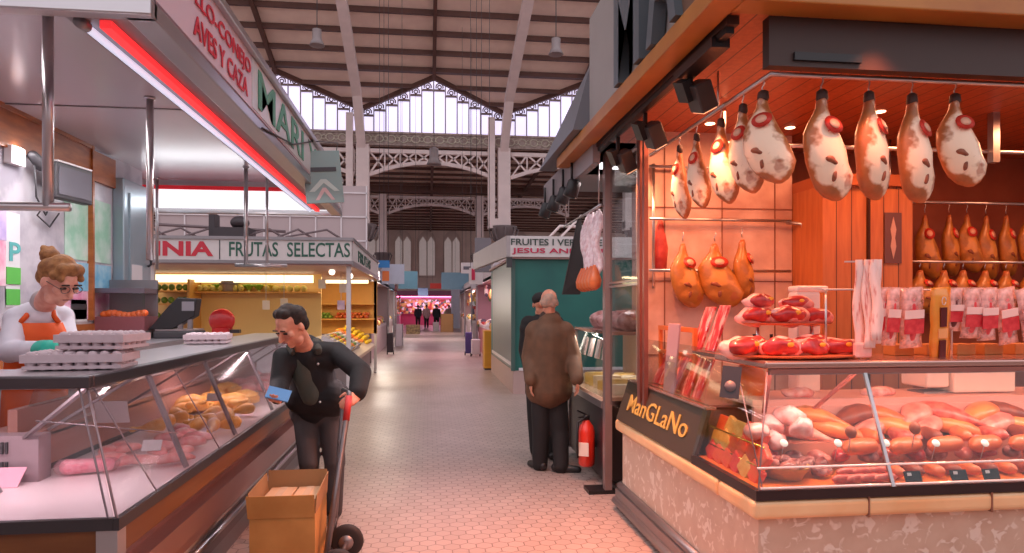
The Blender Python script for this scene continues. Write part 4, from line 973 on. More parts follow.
# track with spots along the aisle
TX = 1.36
T2 = thing('lamp_track', 'black lamp track under the canopy edge along the aisle', 'lamp track', (TX, 4.2, 2.8))
MB().box(TX-.02, TX+.02, 2.95, 6.4, 2.80, 2.84).build('rail', black_p, T2); MB().box(TX-.045, TX+.045, 3.05, 3.55, 2.775, 2.82).build('power_box', black_p, T2)
MB().box(TX-.02, TX+.02, 2.95, 6.4, 2.84, 2.87).build('mount', black_p, T2)
sm = mat('spot_housing', (64, 56, 54), .4)
for i, (px, py, lab, s_) in enumerate(((690, 95, 'square spot lamp on the track, nearest the canopy corner', 1.0), (645, 134, 'square spot lamp in the middle of the track, lit edge below', 1.0), (618, 160, 'square spot lamp on the track beside the glass screen', 1.0))):
    p = at(px, py, X=TX+.02); t = thing('spot_lamp', lab, 'lamp', p)
    Rr = Matrix.Rotation(-.5, 3, 'Y') @ Matrix.Rotation(.35, 3, 'X')
    bevel(MB().obox(p+V(.05, -.02, -.01), .10, .13, .15, Rr).build('lamp_head', sm, t), .008)
    MB().obox(p+V(.05, -.02, -.01)+Rr @ V(0, 0, -.077), .08, .11, .006, Rr).build('lens', mat('spot_lens', (255, 190, 140), .3, emit=3 if i else 1.2), t)
    MB().obox(p+V(-.03, 0, .02), .05, .10, .11, Rr).build('ballast', black_p, t)
    MB().box(p.x-.012, p.x+.012, p.y-.012, p.y+.012, p.z, 2.80).build('stem', black_p, t)
    lamp('track_spot', 'SPOT', p+V(.04, -.02, -.12), 42, WARM, .05, target=(1.9+.3*i, 3.6+.9*i, 1.2), spot=1.7, blend=.8)
for i, Yk in enumerate((6.0, 6.4, 6.9, 7.4)):
    p = V(1.28, Yk, 2.60); t = thing('spot_lamp', ('black round spot lamp beyond the glass screen, first of four', 'black round spot lamp beyond the glass screen, second of four', 'black round spot lamp beyond the glass screen, third of four', 'black round spot lamp beyond the glass screen, last of four')[i], 'lamp', p)
    m = MB(); m.lathe(p, [(.045, .1), (.06, .08), (.065, -.05), (.055, -.06)], 14, (.3, -.1, 1)); m.build('lamp_head', black_p, t)
    MB().lathe(p+V(0, 0, -.05), [(0, -.01), (.045, -.01), (.045, 0)], 12, (.3, -.1, 1)).build('lens', mat('spot_lens_dim', (240, 200, 180), .3, emit=.8), t)
    MB().tube([p+V(0, 0, .08), V(1.28, Yk, 2.87)], .012, 6).build('stem', black_p, t)

# glass screen with posts ------------------------------------------------
T = thing('glass_screen', 'tall glass screen between steel posts at the aisle end of the stall', 'glass screen', (1.5, 5.2, .69))
MB().box(1.47, 1.53, 5.56, 5.64, .0, 2.85).build('post', mat('grey_post', (164, 142, 140), .35, .6), T)
MB().box(1.50, 1.54, 4.72, 4.78, .69, 2.85).build('post', mat('red_steel_post', (150, 96, 88), .3, .6), T)
MB().box(1.50, 1.53, 4.62, 4.66, .69, 2.85).build('post', mat('red_steel_post', (150, 96, 88)), T)
MB().box(1.512, 1.522, 4.78, 5.56, .75, 2.7).build('glass_pane', G, T)
for z_ in (1.72, 1.75, 2.72): MB().box(1.505, 1.53, 4.78, 5.56, z_, z_+.015).build('glazing_bar', steel, T)
# back wall with marble ----------------------------------------------------
marble = mat('rosy_marble', (196, 150, 132), .3, scale=3.2, rgb2=(236, 200, 184), lo=.35, hi=.65)
struct('wall_marble', MB().box(1.56, 2.765, 4.92, 5.0, 0, 2.87), marble)
tr = MB()
for x in (1.75, 2.2, 2.62): tr.box(x, x+.008, 4.913, 4.92, .69, 2.87)
for z_ in (1.2, 1.75, 2.3): tr.box(1.56, 2.765, 4.913, 4.92, z_, z_+.008)
struct('trim_4', tr, mat('marble_joint', (150, 96, 76), .6))
struct('wall_stall_end', MB().box(7, 7.1, 2.9, 5.55, 0, 2.87), mat('reddish_back_wall', (176, 96, 66), .5, scale=2, rgb2=(150, 76, 52)))
struct('wall_stall_back', MB().box(2.6, 7, 5.45, 5.55, 0, 2.87), mat('reddish_back_wall', (176, 96, 66), .5, scale=2, rgb2=(150, 76, 52)))
# rods on the marble
T = thing('hanging_rack', 'steel rod rack on the marble wall where dark hams hang', 'rack', (2.2, 4.85, 1.5))
for py in (165, 218, 270):
    z_ = EYE+(307-py)/F*4.98
    MB().tube([(1.62, 4.86, z_), (2.72, 4.86, z_)], .011, 8).build('rod', steel, T)
for x in (1.66,): MB().tube([(x, 4.89, 1.7), (x, 4.89, 2.62)], .012, 8).build('upright', steel, T)
MB().tube([(2.70, 4.88, 2.2), (2.78, 4.80, 2.18), (2.80, 4.78, 2.0), (2.81, 4.78, 1.75)], .014, 8).build('bent_arm', steel, T)
# wooden cabinet -----------------------------------------------------------
cabw = planks('cabinet_planks', (196, 116, 62), (172, 94, 48), 'X', .115)
T = thing('wooden_cabinet', 'tall orange plank cabinet behind the packed meats', 'cabinet', (3.1, 4.7, 0))
MB().box(2.77, 3.46, 4.52, 5.44, 0, 2.42).build('body', cabw, T)
MB().box(2.768, 3.50, 4.48, 5.44, 2.42, 2.50).build('cornice', mat('cornice_wood', (176, 92, 46), .4), T)
d_ = MB().box(3.12, 3.44, 4.497, 4.52, .9, 2.40).build('door', cabw, T); MB().box(3.108, 3.12, 4.50, 4.525, .9, 2.40).build('door_gap', mat('dark_gap', (60, 26, 14), .7), T)
c = at(893, 238, Y=4.49); pp = MB().obox(c, .13, .006, .36).build('plaque', mat('plaque_brown', (104, 62, 56), .4), d_)
MB().prism([c+V(0, -.006, -.15), c+V(.022, -.006, -.06), c+V(.012, -.006, .0), c+V(.022, -.006, .06), c+V(0, -.006, .15), c+V(-.022, -.006, .06), c+V(-.012, -.006, 0), c+V(-.022, -.006, -.06)], (0, .004, 0)).build('plaque_figure', mat('plaque_pale', (196, 150, 136), .4), d_)
# rails for the front hams
T = thing('ham_rail', 'thin steel rail bent around the corner of the stall, carrying the front hams', 'rail', (1.6, 3.0, 2.65))
MB().tube([(1.59, 4.75, 2.65), (1.59, 3.02, 2.65), (6.0, 3.02, 2.65)], .012, 10).build('rail', steel, T)
for x, y in ((1.59, 4.6), (1.59, 3.6), (2.3, 3.02), (4.4, 3.02)): MB().tube([(x, y, 2.65), (x, y, 2.86)], .006, 6).build('hanger', steel, T)
T = thing('inner_rail', 'steel rail with a square post crossing behind the front hams', 'rail', (3, 4.2, 2.3))
z_ = at(1000, 152, Y=4.2).z; p = at(1003, 110, Y=4.1)
MB().tube([(1.9, 4.2, z_), (6, 4.2, z_)], .014, 8).build('rail', steel, T); MB().box(p.x-.025, p.x+.025, 4.15, 4.2, z_-.08, 2.87).build('post', steel, T)
MB().tube([(1.9, 4.2, z_), (1.9, 4.2, 2.87)], .008, 6).build('hanger', steel, T)
T = thing('back_ham_rail', 'steel rail at the back of the stall with the row of dark hams', 'rail', (4.4, 4.95, 2.4))
zb = at(970, 203, Y=4.95).z
MB().tube([(3.55, 4.95, zb), (6.5, 4.95, zb)], .012, 8).build('rail', steel, T)
for x in (3.6, 4.8, 6.2): MB().tube([(x, 4.95, zb), (x, 4.95, 2.87)], .006, 6).build('hanger', steel, T)

# hams ---------------------------------------------------------------------
def hammat(name, skin_, fat, thr, noise_s=9):
    if name in MATS: return MATS[name]
    m = mat(name, skin_, .42, rgb2=tuple(int(v*.78) for v in skin_), scale=9, bump=.35, coat=.25); N, L = nt(m); b = N['Principled BSDF']
    src = b.inputs['Base Color'].links[0].from_socket; tc = [n for n in N if n.type == 'TEX_COORD'][0]
    sp = N.new('ShaderNodeSeparateXYZ'); L.new(tc.outputs['Object'], sp.inputs[0])
    nz = N.new('ShaderNodeTexNoise'); nz.inputs['Scale'].default_value = noise_s; nz.inputs['Detail'].default_value = 3; L.new(tc.outputs['Object'], nz.inputs['Vector'])
    a = N.new('ShaderNodeMath'); a.operation = 'MULTIPLY_ADD'; a.inputs[1].default_value = .16; L.new(nz.outputs[0], a.inputs[0]); L.new(sp.outputs['Y'], a.inputs[2])
    r_ = N.new('ShaderNodeMapRange'); r_.inputs[1].default_value = .08+thr; r_.inputs[2].default_value = .06+thr; L.new(a.outputs[0], r_.inputs[0])
    mx = N.new('ShaderNodeMix'); mx.data_type = 'RGBA'; mx.inputs[7].default_value = (*lin(fat), 1)
    L.new(r_.outputs[0], mx.inputs[0]); L.new(src, mx.inputs[6])
    # lean streaks on the cut side
    n2 = N.new('ShaderNodeTexNoise'); n2.inputs['Scale'].default_value = 7; n2.inputs['Distortion'].default_value = 1.5; L.new(tc.outputs['Object'], n2.inputs['Vector'])
    r2 = N.new('ShaderNodeMapRange'); r2.inputs[1].default_value = .60; r2.inputs[2].default_value = .68; r2.inputs[4].default_value = .6; L.new(n2.outputs[0], r2.inputs[0])
    m2 = N.new('ShaderNodeMix'); m2.data_type = 'RGBA'; m2.inputs[7].default_value = (*lin((170, 84, 60)), 1); L.new(r2.outputs[0], m2.inputs[0]); L.new(mx.outputs[2], m2.inputs[6])
    L.new(m2.outputs[2], b.inputs['Base Color'])
    return m
hm_pale = hammat('pale_ham', (200, 120, 66), (250, 218, 188), -.03)
hm_side = hammat('side_ham', (214, 130, 80), (250, 206, 178), -.02)
hm_dark = hammat('dark_ham', (196, 124, 52), (214, 146, 72), -.06)
hoof = mat('hoof_dark', (70, 42, 34), .6); redlab = mat('red_paper_seal', (220, 60, 44), .5); rope = mat('string', (196, 150, 120), .8)
socket_m = mat('bone_cut', (240, 180, 150), .4)
def make_ham(mt, label, group, seal=True, hoofy=True, fat=1.0):
    """hangs from the origin: hook, hoof, narrow shank, broad haunch; about .62 m long, cut side facing -Y"""
    t = thing('hanging_ham', label, 'ham', (0, 0, 0), group)
    m = MB(); R_ = []
    for z, cx, rx, ry in ((-.10, 0, .016, .016), (-.13, 0, .028, .026), (-.16, .0, .030, .028), (-.20, -.004, .042, .034), (-.25, -.006, .064, .046), (-.31, -.002, .088, .058), (-.38, .004, .106, .068), (-.45, .010, .116, .072), (-.52, .018, .114, .066), (-.575, .024, .092, .052), (-.615, .036, .058, .034), (-.635, .046, .02, .014)):
        R_.append((V(cx, 0, z), V(rx*fat, 0, 0), V(0, ry*fat, 0)))
    R_ = [(c_+V(-.12*(c_.z+.3) if c_.z < -.3 else 0, 0, 0), u_, v_) for c_, u_, v_ in R_]
    m.loft(R_, 22); b = m.build('meat', mt, t, local=True, noise=.016, nscale=8)
    m = MB(); m.ball((.005, -.066, -.45), .036, .012, .017, Matrix.Rotation(.4, 3, 'Y')); m.ball((.05, -.060, -.475), .022, .010, .010, Matrix.Rotation(-.5, 3, 'Y')); m.ball((.02, -.058, -.53), .012, .012, .03, Matrix.Rotation(.3, 3, 'Y')); m.build('bone_hollow', mat('hollow_dark', (110, 52, 34), .5, scale=20, rgb2=(150, 84, 56)), t, local=True, noise=.010, nscale=22)  # dark patches stand in for the shade of the bone cavity
    if hoofy:
        MB().loft([(V(0, 0, -.065), V(.012, 0, 0), V(0, .012, 0)), (V(0, 0, -.075), V(.026, 0, 0), V(0, .022, 0)), (V(0, 0, -.115), V(.030, 0, 0), V(0, .026, 0)), (V(0, 0, -.135), V(.020, 0, 0), V(0, .02, 0))], 12).build('hoof', hoof, t, local=True)
    MB().tube([(0, 0, 0), (.008, 0, -.02), (-.006, 0, -.05), (0, 0, -.08)], .0035, 6).build('hook', steel, t, local=True)
    m = MB()
    for z in (-.215, -.232): m.lathe((0, 0, z), [(.034, -.005), (.038, 0), (.034, .005)], 14)
    m.tube([(0, -.03, -.2), (.03, -.045, -.27), (-.01, -.055, -.30)], .004, 5); m.build('string', redlab if seal else rope, t, local=True)
    if seal:
        MB().lathe((.02, -.058, -.262), [(0, -.006), (.048, -.006), (.052, 0), (0, .004)], 18, (.1, -1, .35)).build('seal', redlab, t, local=True)
        MB().lathe((.02, -.066, -.259), [(0, -.003), (.028, -.003), (.028, 0)], 14, (.1, -1, .35)).build('seal_centre', socket_m, t, local=True)
    return t
def place(t, loc, rz, s_, label=None):
    t.location = loc; t.rotation_euler = (0, 0, rz); t.scale = s_ if isinstance(s_, tuple) else (s_,)*3
    if label: t['label'] = label
g1 = 'large pale hams on the front rail'
proto = make_ham(hm_pale, 'x', g1); first = True
for px, rz, s_, lab in ((822, .1, (.98, 1, .90), 'broad cream-coloured ham, first on the front rail from the corner'), (869, .5, (.86, 1, .88), 'ham with its orange skin side half turned, second on the front rail'), (912, .35, (.84, 1, .90), 'ham with brown skin edge, third on the front rail'), (955, -.25, (.86, 1, .78), 'shorter cream ham, fourth on the front rail')):
    o = proto if first else copy_tree(proto); first = False
    x = at(px, 100, Y=3.02).x; place(o, (x, 3.02, 2.645), rz, s_, lab)
for ypos, rz, s_, lab in ((3.09, -.9, (.95, 1, .78), 'large ham at the corner end of the aisle rail'), (3.30, -1.2, (.8, .9, .80), 'ham second from the corner on the aisle rail'), (3.56, -1.2, (.75, .8, .82), 'ham third from the corner on the aisle rail'), (3.90, -1.15, (.62, .8, .78), 'slim ham fourth from the corner on the aisle rail'), (4.18, -1.2, (.55, .8, .82), 'slim ham farthest along the aisle rail')):
    o = copy_tree(proto); place(o, (1.59, ypos, 2.645), rz, s_, lab); o['group'] = 'hams on the aisle rail'
proto = make_ham(hm_dark, 'x', 'golden hams on the marble wall', True, False); first = True
for px, py, rz, s_, lab in ((683, 232, .2, (1.05, 1, .86), 'golden shoulder ham nearest the glass screen on the marble wall rack'), (715, 232, -.3, (1.25, 1, .86), 'broad golden ham in the middle of the marble wall rack'), (742, 228, .7, (.95, 1, .86), 'narrow golden ham nearest the cabinet on the marble wall rack')):
    o = proto if first else copy_tree(proto); first = False
    p = at(px, py, Y=4.80); place(o, p, rz, s_, lab)
zr = EYE+(307-218)/F*4.98
for ch in (0,): pass
proto = make_ham(hm_dark, 'x', 'dark hams on the back rail', True, False); first = True
names = ('first', 'second', 'third', 'fourth', 'fifth', 'sixth', 'seventh', 'eighth')
for i, px in enumerate((925, 949, 967, 986, 1006, 1027, 1050, 1075)):
    o = proto if first else copy_tree(proto); first = False
    x = at(px, 203, Y=4.95).x; place(o, (x, 4.95, zb-.01), (-.3, .4, -.2, .2, .3, -.1, 0, .2)[i], (.78, .8, .93-.04*(i % 3)), 'small dark ham on the back rail, %s from the cabinet' % names[i])
# lower row with seals
T = thing('lower_ham_rail', 'low steel rail with the second row of sealed hams behind the packets', 'rail', (4.4, 4.7, 1.9)); zl = at(970, 262, Y=4.7).z
MB().tube([(3.5, 4.7, zl), (6.5, 4.7, zl)], .010, 8).build('rail', steel, T)
for x in (3.52, 6.48): MB().tube([(x, 4.7, zl), (x, 5.44, zl)], .008, 6).build('bracket', steel, T)
for i, px in enumerate((920, 944, 963, 985, 1006, 1029, 1052)):
    o = copy_tree(proto); x = at(px, 262, Y=4.7).x; place(o, (x, 4.7, zl-.005), .3, (1.0, 1, .60), 'short ham with a round red seal in the low row, %s from the cabinet' % names[i]); o['group'] = 'sealed hams in the low row'

# ---- glass meat case -----------------------------------------------------
T = thing('meat_case', 'glass cured meat case with steel top standing on the stone ledge', 'display case', (3.5, 3.3, .69))
CX0, CX1, CY0 = 1.46, 6.6, 2.90
pk = mat('warm_steel', (206, 170, 160), .22, .85, scale=3)
m = MB(); m.box(CX0, CX1, CY0, CY0+.03, .69, .735); m.box(CX0, CX0+.03, CY0+.03, 3.66, .69, .735); m.build('bottom_frame', mat('case_dark_frame', (58, 40, 40), .35, .3), T)
for z_, y_ in ((.745, CY0+.004), (.83, CY0+.03)): MB().tube([(CX0+.02, y_, z_), (CX1, y_, z_)], .0055, 8).build('bright_edge', mat('chrome_edge', (240, 220, 214), .15, .6, emit=.12), T)  # chrome trim emits faintly, a glint put into its material
MB().box(CX0+.03, CX1, CY0+.03, 3.66, .70, .73).build('deck', mat('orange_deck', (222, 120, 50), .4, scale=3), T)
m = MB(); m.box(1.60, CX1, 3.08, 3.50, 1.262, 1.30); m.box(1.60, 2.3, 3.50, 3.68, 1.262, 1.30); bevel(m.build('top_slab', pk, T), .012, 3)
MB().box(1.62, CX1, 3.075, 3.10, 1.235, 1.262).build('top_rail', mat('top_under_rail', (170, 120, 112), .3, .6), T)
MB().quadslab([(CX0+.015, CY0+.005, .735), (CX1, CY0+.005, .735), (CX1, 3.075, 1.24), (1.60, 3.075, 1.24)], .006).build('front_glass', G, T)
MB().quadslab([(CX0+.01, 3.66, .735), (CX0+.01, CY0+.005, .735), (1.595, 3.075, 1.26), (1.60, 3.66, 1.26)], .006).build('side_glass', G, T)
for a, b_ in (((1.92, CY0, .735), (1.88, 3.08, 1.24)),): pass
for px in (893, 1100):
    x = at(px, 490, Y=CY0).x; MB().bar((x, CY0-.002, .735), (x-.02, 3.075, 1.24), .018, .010).build('glass_joint', steel, T)
MB().tube([(CX0+.01, CY0, .735), (1.60, 3.072, 1.25)], .004, 6).build('glass_seam', edge, T)
MB().tube([(CX0+.05, CY0+.04, .735), (1.56, 3.3, 1.24)], .003, 6).build('glass_seam', edge, T)
for x in (1.78, 2.05): MB().bar((x, 3.45, 1.0), (x-.1 if x < 1.9 else x+.1, 3.2, 1.24), .025, .014).build('strut', mat('rosy_strut', (196, 110, 96), .4, .3), T)
m = MB(); m.box(1.75, CX1, 3.52, 3.9, 1.02, 1.055); m.box(1.75, CX1, 3.50, 3.53, 0.73, 1.02); m.build('rear_counter', mat('rosy_counter', (230, 168, 156), .35, scale=3), T)
m = MB(); m.box(1.60, CX1, 3.30, 3.52, .73, .86); m.build('rear_step', mat('rosy_step', (214, 140, 116), .4), T)
lv = MB()
for i in range(30): lv.box(2.35+i*.022, 2.362+i*.022, 3.495, 3.50, .93, .97)
lv.build('louvre_slot', mat('brown_slot', (120, 50, 30), .6), T)['kind'] = 'stuff'
MB().tube([(1.75, 3.13, 1.245), (CX1, 3.13, 1.245)], .009, 8).build('case_lamp', mat('warm_tube', (255, 196, 170), .4, emit=2.0), T)

# contents
darkm = mat('dark_cured_slices', (120, 40, 36), .35, scale=20, rgb2=(216, 150, 140), coat=.3)
redm = mat('dark_red_meat', (170, 34, 40), .3, scale=14, rgb2=(206, 70, 66), coat=.5, bump=.2)
saus = [mat('sausage_orange', (226, 120, 66), .4, scale=12, rgb2=(202, 92, 52), bump=.2, coat=.3), mat('sausage_red', (186, 52, 40), .4, scale=30, rgb2=(220, 120, 100), coat=.3), mat('sausage_brown', (150, 70, 46), .45, scale=18, rgb2=(120, 50, 36), bump=.3), mat('cured_pink', (226, 112, 100), .4, scale=14, rgb2=(240, 170, 150), coat=.3), mat('ham_orange_cut', (236, 150, 80), .4, scale=10, rgb2=(220, 110, 60), bump=.3, coat=.3)]
def sausage(c, L_, r_, mt, rz, label, group=None, bend=.02, name='sausage'):
    c = Vector(c); d = V(math.cos(rz), math.sin(rz), 0); n = V(-d.y, d.x, 0); pts = []; rad = []
    for k in range(11):
        f = k/10*2-1; pts.append(c+d*f*L_/2+n*bend*(1-f*f)+V(0, 0, r_)); rad.append(max(.15, (1-abs(f)**4)**.5)*r_)
    m = MB(); m.tube(pts, rad, 12); t = m.build(name, mt, noise=.003, nscale=20); tag(t, label, 'sausage', group); return t
rnd = random.Random(3)
ZR = .735
def cx(px, py, z=ZR): return at(px, py, Z=z)
# front row of plump sausages
xs_ = [at(px, 470, Y=3.02).x for px in (905, 925, 945, 962, 980, 1000, 1018, 1036, 1052)]
for i, x in enumerate(xs_):
    sausage((x, 3.08+.01*(i % 2), ZR), .17, .030, saus[2 if i % 2 else 0], 1.3+.2*rnd.random(), 'dark cured sausage in the lower front row behind the black labels', 'front row of dark cured sausages')
for i, px in enumerate((845, 858, 872, 886, 850, 866, 880)):
    p = at(px, 478, Y=2.98+.04*(i//4)); sausage((p.x, 2.98+.05*(i//4), ZR+.02*(i//4)), .13, .020, saus[1], .2*rnd.random(), 'thin red speckled sausage lying beside the glass joint', 'thin red sausages by the glass joint', .01)
for i, px in enumerate((860, 905, 945, 985, 1025, 1065)):
    p = at(px, 455, Y=3.18); sausage((p.x, 3.17, ZR+.085), .23, .042, saus[0], .1+.3*rnd.random(), 'plump orange sausage in the middle row, %s from the case corner' % names[i], 'plump orange sausages in the middle row', .01)
for i, px in enumerate((870, 900, 930, 960, 990, 1020, 1050)):
    p = at(px, 460, Y=3.30); sausage((p.x, 3.28, ZR+.125), .2, .035, saus[i % 3], 1.2+.4*rnd.random(), 'cured sausage pointing to the rear in the raised row', 'cured sausages in the raised row')
def haunch(c, s_, rz, mt, label, group='cut hams inside the meat case', tilt=.4):
    m = MB(); m.loft([(V(x, 0, z), V(0, a, 0), V(0, 0, b_)) for x, z, a, b_ in ((-.20, .02, .015, .012), (-.14, .03, .03, .026), (-.06, .045, .06, .045), (.03, .055, .085, .058), (.10, .055, .088, .056), (.15, .05, .07, .045), (.165, .05, .04, .02))], 16)
    Rm = Matrix.Rotation(rz, 3, 'Z') @ Matrix.Rotation(-tilt*.3, 3, 'Y'); t = thing('cut_ham', label, 'ham', c, group)
    m.v = [Rm @ (v*s_)+Vector(c) for v in m.v]; m.build('meat', mt, t, noise=.006, nscale=14)
    d = MB(); d.lathe(Vector(c)+Rm @ (V(.163, 0, .05)*s_), [(0, -.004), (.035*s_, -.004), (.04*s_, .004), (0, .006)], 16, Rm @ V(1, 0, .1)); d.build('cut_face', saus[1], t)
for i, (px, py, rz, s_) in enumerate(((800, 438, 2.6, .8), (835, 432, 2.3, .95), (865, 440, .4, .8), (895, 430, 2.5, 1.0), (925, 432, .7, .9), (955, 425, 2.4, .9), (990, 424, .5, 1.0), (1020, 428, 2.3, .9))):
    p = at(px, py, Y=3.40); haunch((p.x, 3.40, .865), s_, rz, saus[4] if i % 2 else saus[3], 'cut ham on the rear step inside the case, %s from the corner' % names[i])
for i, px in enumerate((848, 872, 905, 935, 968, 1000, 1030)):
    x = at(px, 425, Y=3.47).x; sausage((x, 3.46, .862), .19, .027, saus[(i*2+1) % 4], .5*rnd.random()-.2, 'slim cured sausage lying at the back of the rear step, %s from the corner' % names[i])
for i, (px, rz, s_) in enumerate(((778, .5, .7), (818, 2.5, .8), (850, .3, .85), (882, 2.7, .8), (912, .6, .85), (945, 2.4, .9), (976, .4, .85), (1006, 2.6, .85))):
    p = at(px, 420, Y=3.45); haunch((p.x, 3.44, .93), s_, rz, saus[(i*3+1) % 5], 'cured cut stacked on top at the very back inside the case, %s from the corner' % names[i], 'stacked cuts at the back of the case')
for i in range(12):
    p = at(770+24*i, 450, Y=3.25); o = MB().ball((p.x, 3.24+.02*(i % 2), .80), .055, .045, .035, Matrix.Rotation(i*1.3, 3, 'Z')).build('cured_meat_piece', (redm, darkm, saus[3])[i % 3], noise=.012, nscale=18); tag(o, 'small cured piece filling the gap between the sausage rows', 'meat', 'small cured pieces between the rows')
# black labels
for i, (px, py) in enumerate(((912, 480), (958, 481), (990, 481))):
    p = at(px, py, Y=2.96); t = thing('price_label', 'small black price label at the front glass, %s of three' % ('first', 'second', 'third')[i], 'price label', (p.x, 2.96, ZR))
    R = Matrix.Rotation(-.4, 3, 'X'); MB().obox((p.x, 2.955, ZR+.028), .085, .004, .05, R).build('card', black_p, t); MB().obox((p.x-.02, 2.952, ZR+.04), .02, .003, .014, R).build('white_print', white_p, t)
for i, (px, py) in enumerate(((784, 443), (838, 443), (886, 443), (936, 443), (985, 443))):
    p = at(px, py, Y=3.02); t = thing('clip_label', 'small glowing white disc clipped inside the front glass, %s from the corner' % names[i], 'label', p, 'white discs behind the front glass')
    MB().lathe(p, [(0, -.002), (.019, -.002), (.019, .002), (0, .002)], 18, (0, -.8, .6)).build('disc', mat('white_disc', (250, 240, 226), .4, emit=.4), t)  # plain label discs, brightness put into the material as emission
    MB().tube([p, p+V(0, .03, -.09)], .002, 5).build('stem', steel, t)
for i, (px, py) in enumerate(((851, 432), (915, 428))):
    p = at(px, py, Y=3.1); t = thing('round_tag', ('brown round tag in front of the hams, nearer the corner', 'brown round tag in front of the hams, right of the glass joint')[i], 'label', p)
    MB().lathe(p, [(0, -.003), (.030, -.003), (.030, .003), (0, .003)], 20, (0, -1, .2)).build('disc', mat('brown_tag', (150, 66, 30), .5), t); MB().tube([p, p+V(0, .02, -.1)], .003, 5).build('stem', steel, t)
# film wrapped meats near the case corner
filmpk = mat('wrapped_white', (250, 206, 200), .25, scale=16, rgb2=(226, 130, 120), coat=.4)
for i, (px, py, s_, mt) in enumerate(((770, 425, .07, filmpk), (790, 415, .075, filmpk), (775, 440, .06, filmpk), (800, 428, .07, filmpk), (757, 432, .06, filmpk))):
    p = at(px, py, Y=3.30-.03*i); o = MB().ball((p.x, 3.30-.03*i, p.z), s_, s_*.9, s_*.75).build('film_wrapped_meat', mt, noise=.03, nscale=14); tag(o, 'film-wrapped pale meat piled in the case corner', 'meat', 'film-wrapped meats in the case corner')
m = MB(); p = at(800, 468, Y=3.12)
bk = thing('wicker_basket', 'shallow wicker basket at the near corner of the meat case', 'basket', (p.x-.08, 3.12, ZR))
MB().lathe((p.x-.08, 3.12, ZR), [(.08, 0), (.115, .06), (.12, .065), (.11, .06), (.075, .008)], 24).build('bowl', mat('wicker', (206, 160, 96), .7, scale=40, bump=.6), bk)
for i, (dx, dy, dz) in enumerate(((.0, -.03, .06), (.06, .02, .06), (-.05, .03, .065), (.02, .05, .07), (.12, .03, .05), (.17, -.02, .03), (.15, .06, .06), (.22, .04, .05), (.20, .0, .03), (-.08, .06, .1))):
    o = MB().ball((p.x-.08+dx, 3.12+dy, ZR+dz), .045, .035, .028, Matrix.Rotation(i, 3, 'Z')).build('cured_meat_packet', darkm, noise=.012, nscale=25); tag(o, 'dark sliced meat packet heaped in and beside the wicker basket', 'meat packet', 'dark packets around the basket')
# side of the case: bright packets behind the slanted side glass
pkm = [mat('packet_red', (216, 40, 34), .35, scale=25, rgb2=(236, 90, 70)), mat('packet_gold', (226, 160, 60), .35, scale=20, rgb2=(240, 196, 110)), mat('packet_orange', (236, 100, 44), .35, scale=20, rgb2=(230, 60, 40))]
k = 0
for iy in range(6):
    for iz in range(3):
        y = 3.60-iy*.10; z = ZR+.03+iz*.075
        if iy > 4 and iz > 1: continue
        o = bevel(MB().obox((1.56+.035*iz, y, z), .035, .12, .085, Matrix.Rotation(.35, 3, 'Y') @ Matrix.Rotation(.9*rnd.random()-.2, 3, 'X')).build('snack_packet', pkm[rnd.randrange(3)], noise=.006), .008); k += 1
        tag(o, 'small bright packet stacked behind the slanted side glass', 'packet', 'bright packets behind the side glass')
for z_ in (.80, .90): MB().tube([(CX0+.10, CY0+.12, z_), (CX0+.10, 3.64, z_)], .005, 6).build('shelf_edge', mat('brass', (240, 190, 90), .2, .8), T)
# slicer/scale box on the rear counter
p = at(968, 402, Y=3.75); t = thing('white_machine', 'white boxy machine on the rear counter seen through the meat case', 'machine', (p.x, 3.75, 1.055))
wm = mat('cream_machine', (250, 226, 214), .35); bevel(MB().box(p.x-.20, p.x+.20, 3.62, 3.88, 1.06, 1.22).build('body', wm, t), .015); bevel(MB().box(p.x-.36, p.x-.21, 3.64, 3.86, 1.09, 1.2).build('side_unit', wm, t), .015); MB().box(p.x-.36, p.x+.2, 3.66, 3.8, 1.052, 1.065).build('foot_plate', dsteel, t)
for i, (px, lab) in enumerate(((800, 'pale cut meat on the rear counter near the corner strut'), (880, 'pale folded paper of meat on the rear counter'))):
    p = at(px, 400, Y=3.62); tag(MB().ball((p.x, 3.64, 1.075), .10, .06, .03).build('counter_meat', filmpk, noise=.015, nscale=14), lab, 'meat')
# ---- things on the case top ------------------------------------------------
fatm = mat('meat_fat', (250, 196, 186), .35, scale=14, rgb2=(236, 140, 130), coat=.4)
plate_m = mat('orange_platter', (222, 110, 66), .35)
def platter(name, c, rx, ry, label):
    m = MB(); m.loft([(V(c.x, c.y, c.z), V(rx*.8, 0, 0), V(0, ry*.8, 0)), (V(c.x, c.y, c.z+.008), V(rx*.95, 0, 0), V(0, ry*.95, 0)), (V(c.x, c.y, c.z+.018), V(rx, 0, 0), V(0, ry, 0)), (V(c.x, c.y, c.z+.014), V(rx*.9, 0, 0), V(0, ry*.9, 0))], 32)
    return tag(m.build(name, plate_m), label, 'platter')
c1 = V(1.86, 3.32, 1.302); platter('platter', c1, .36, .22, 'wide orange platter of raw cured cuts on the case top, lower one')
t = thing('cake_stand', 'raised orange platter of ham cuts on legs behind the lower platter', 'platter', (1.98, 3.62, 1.30))
m = MB(); c2 = V(1.98, 3.60, 1.462); m.loft([(c2, V(.24, 0, 0), V(0, .16, 0)), (c2+V(0, 0, .012), V(.27, 0, 0), V(0, .18, 0)), (c2+V(0, 0, .01), V(.24, 0, 0), V(0, .16, 0))], 28); m.build('plate', plate_m, t)
for dx in (-.16, .16): MB().tube([(c2.x+dx, 3.60, 1.302), (c2.x+dx, 3.60, 1.465)], .010, 8).build('leg', steel, t)
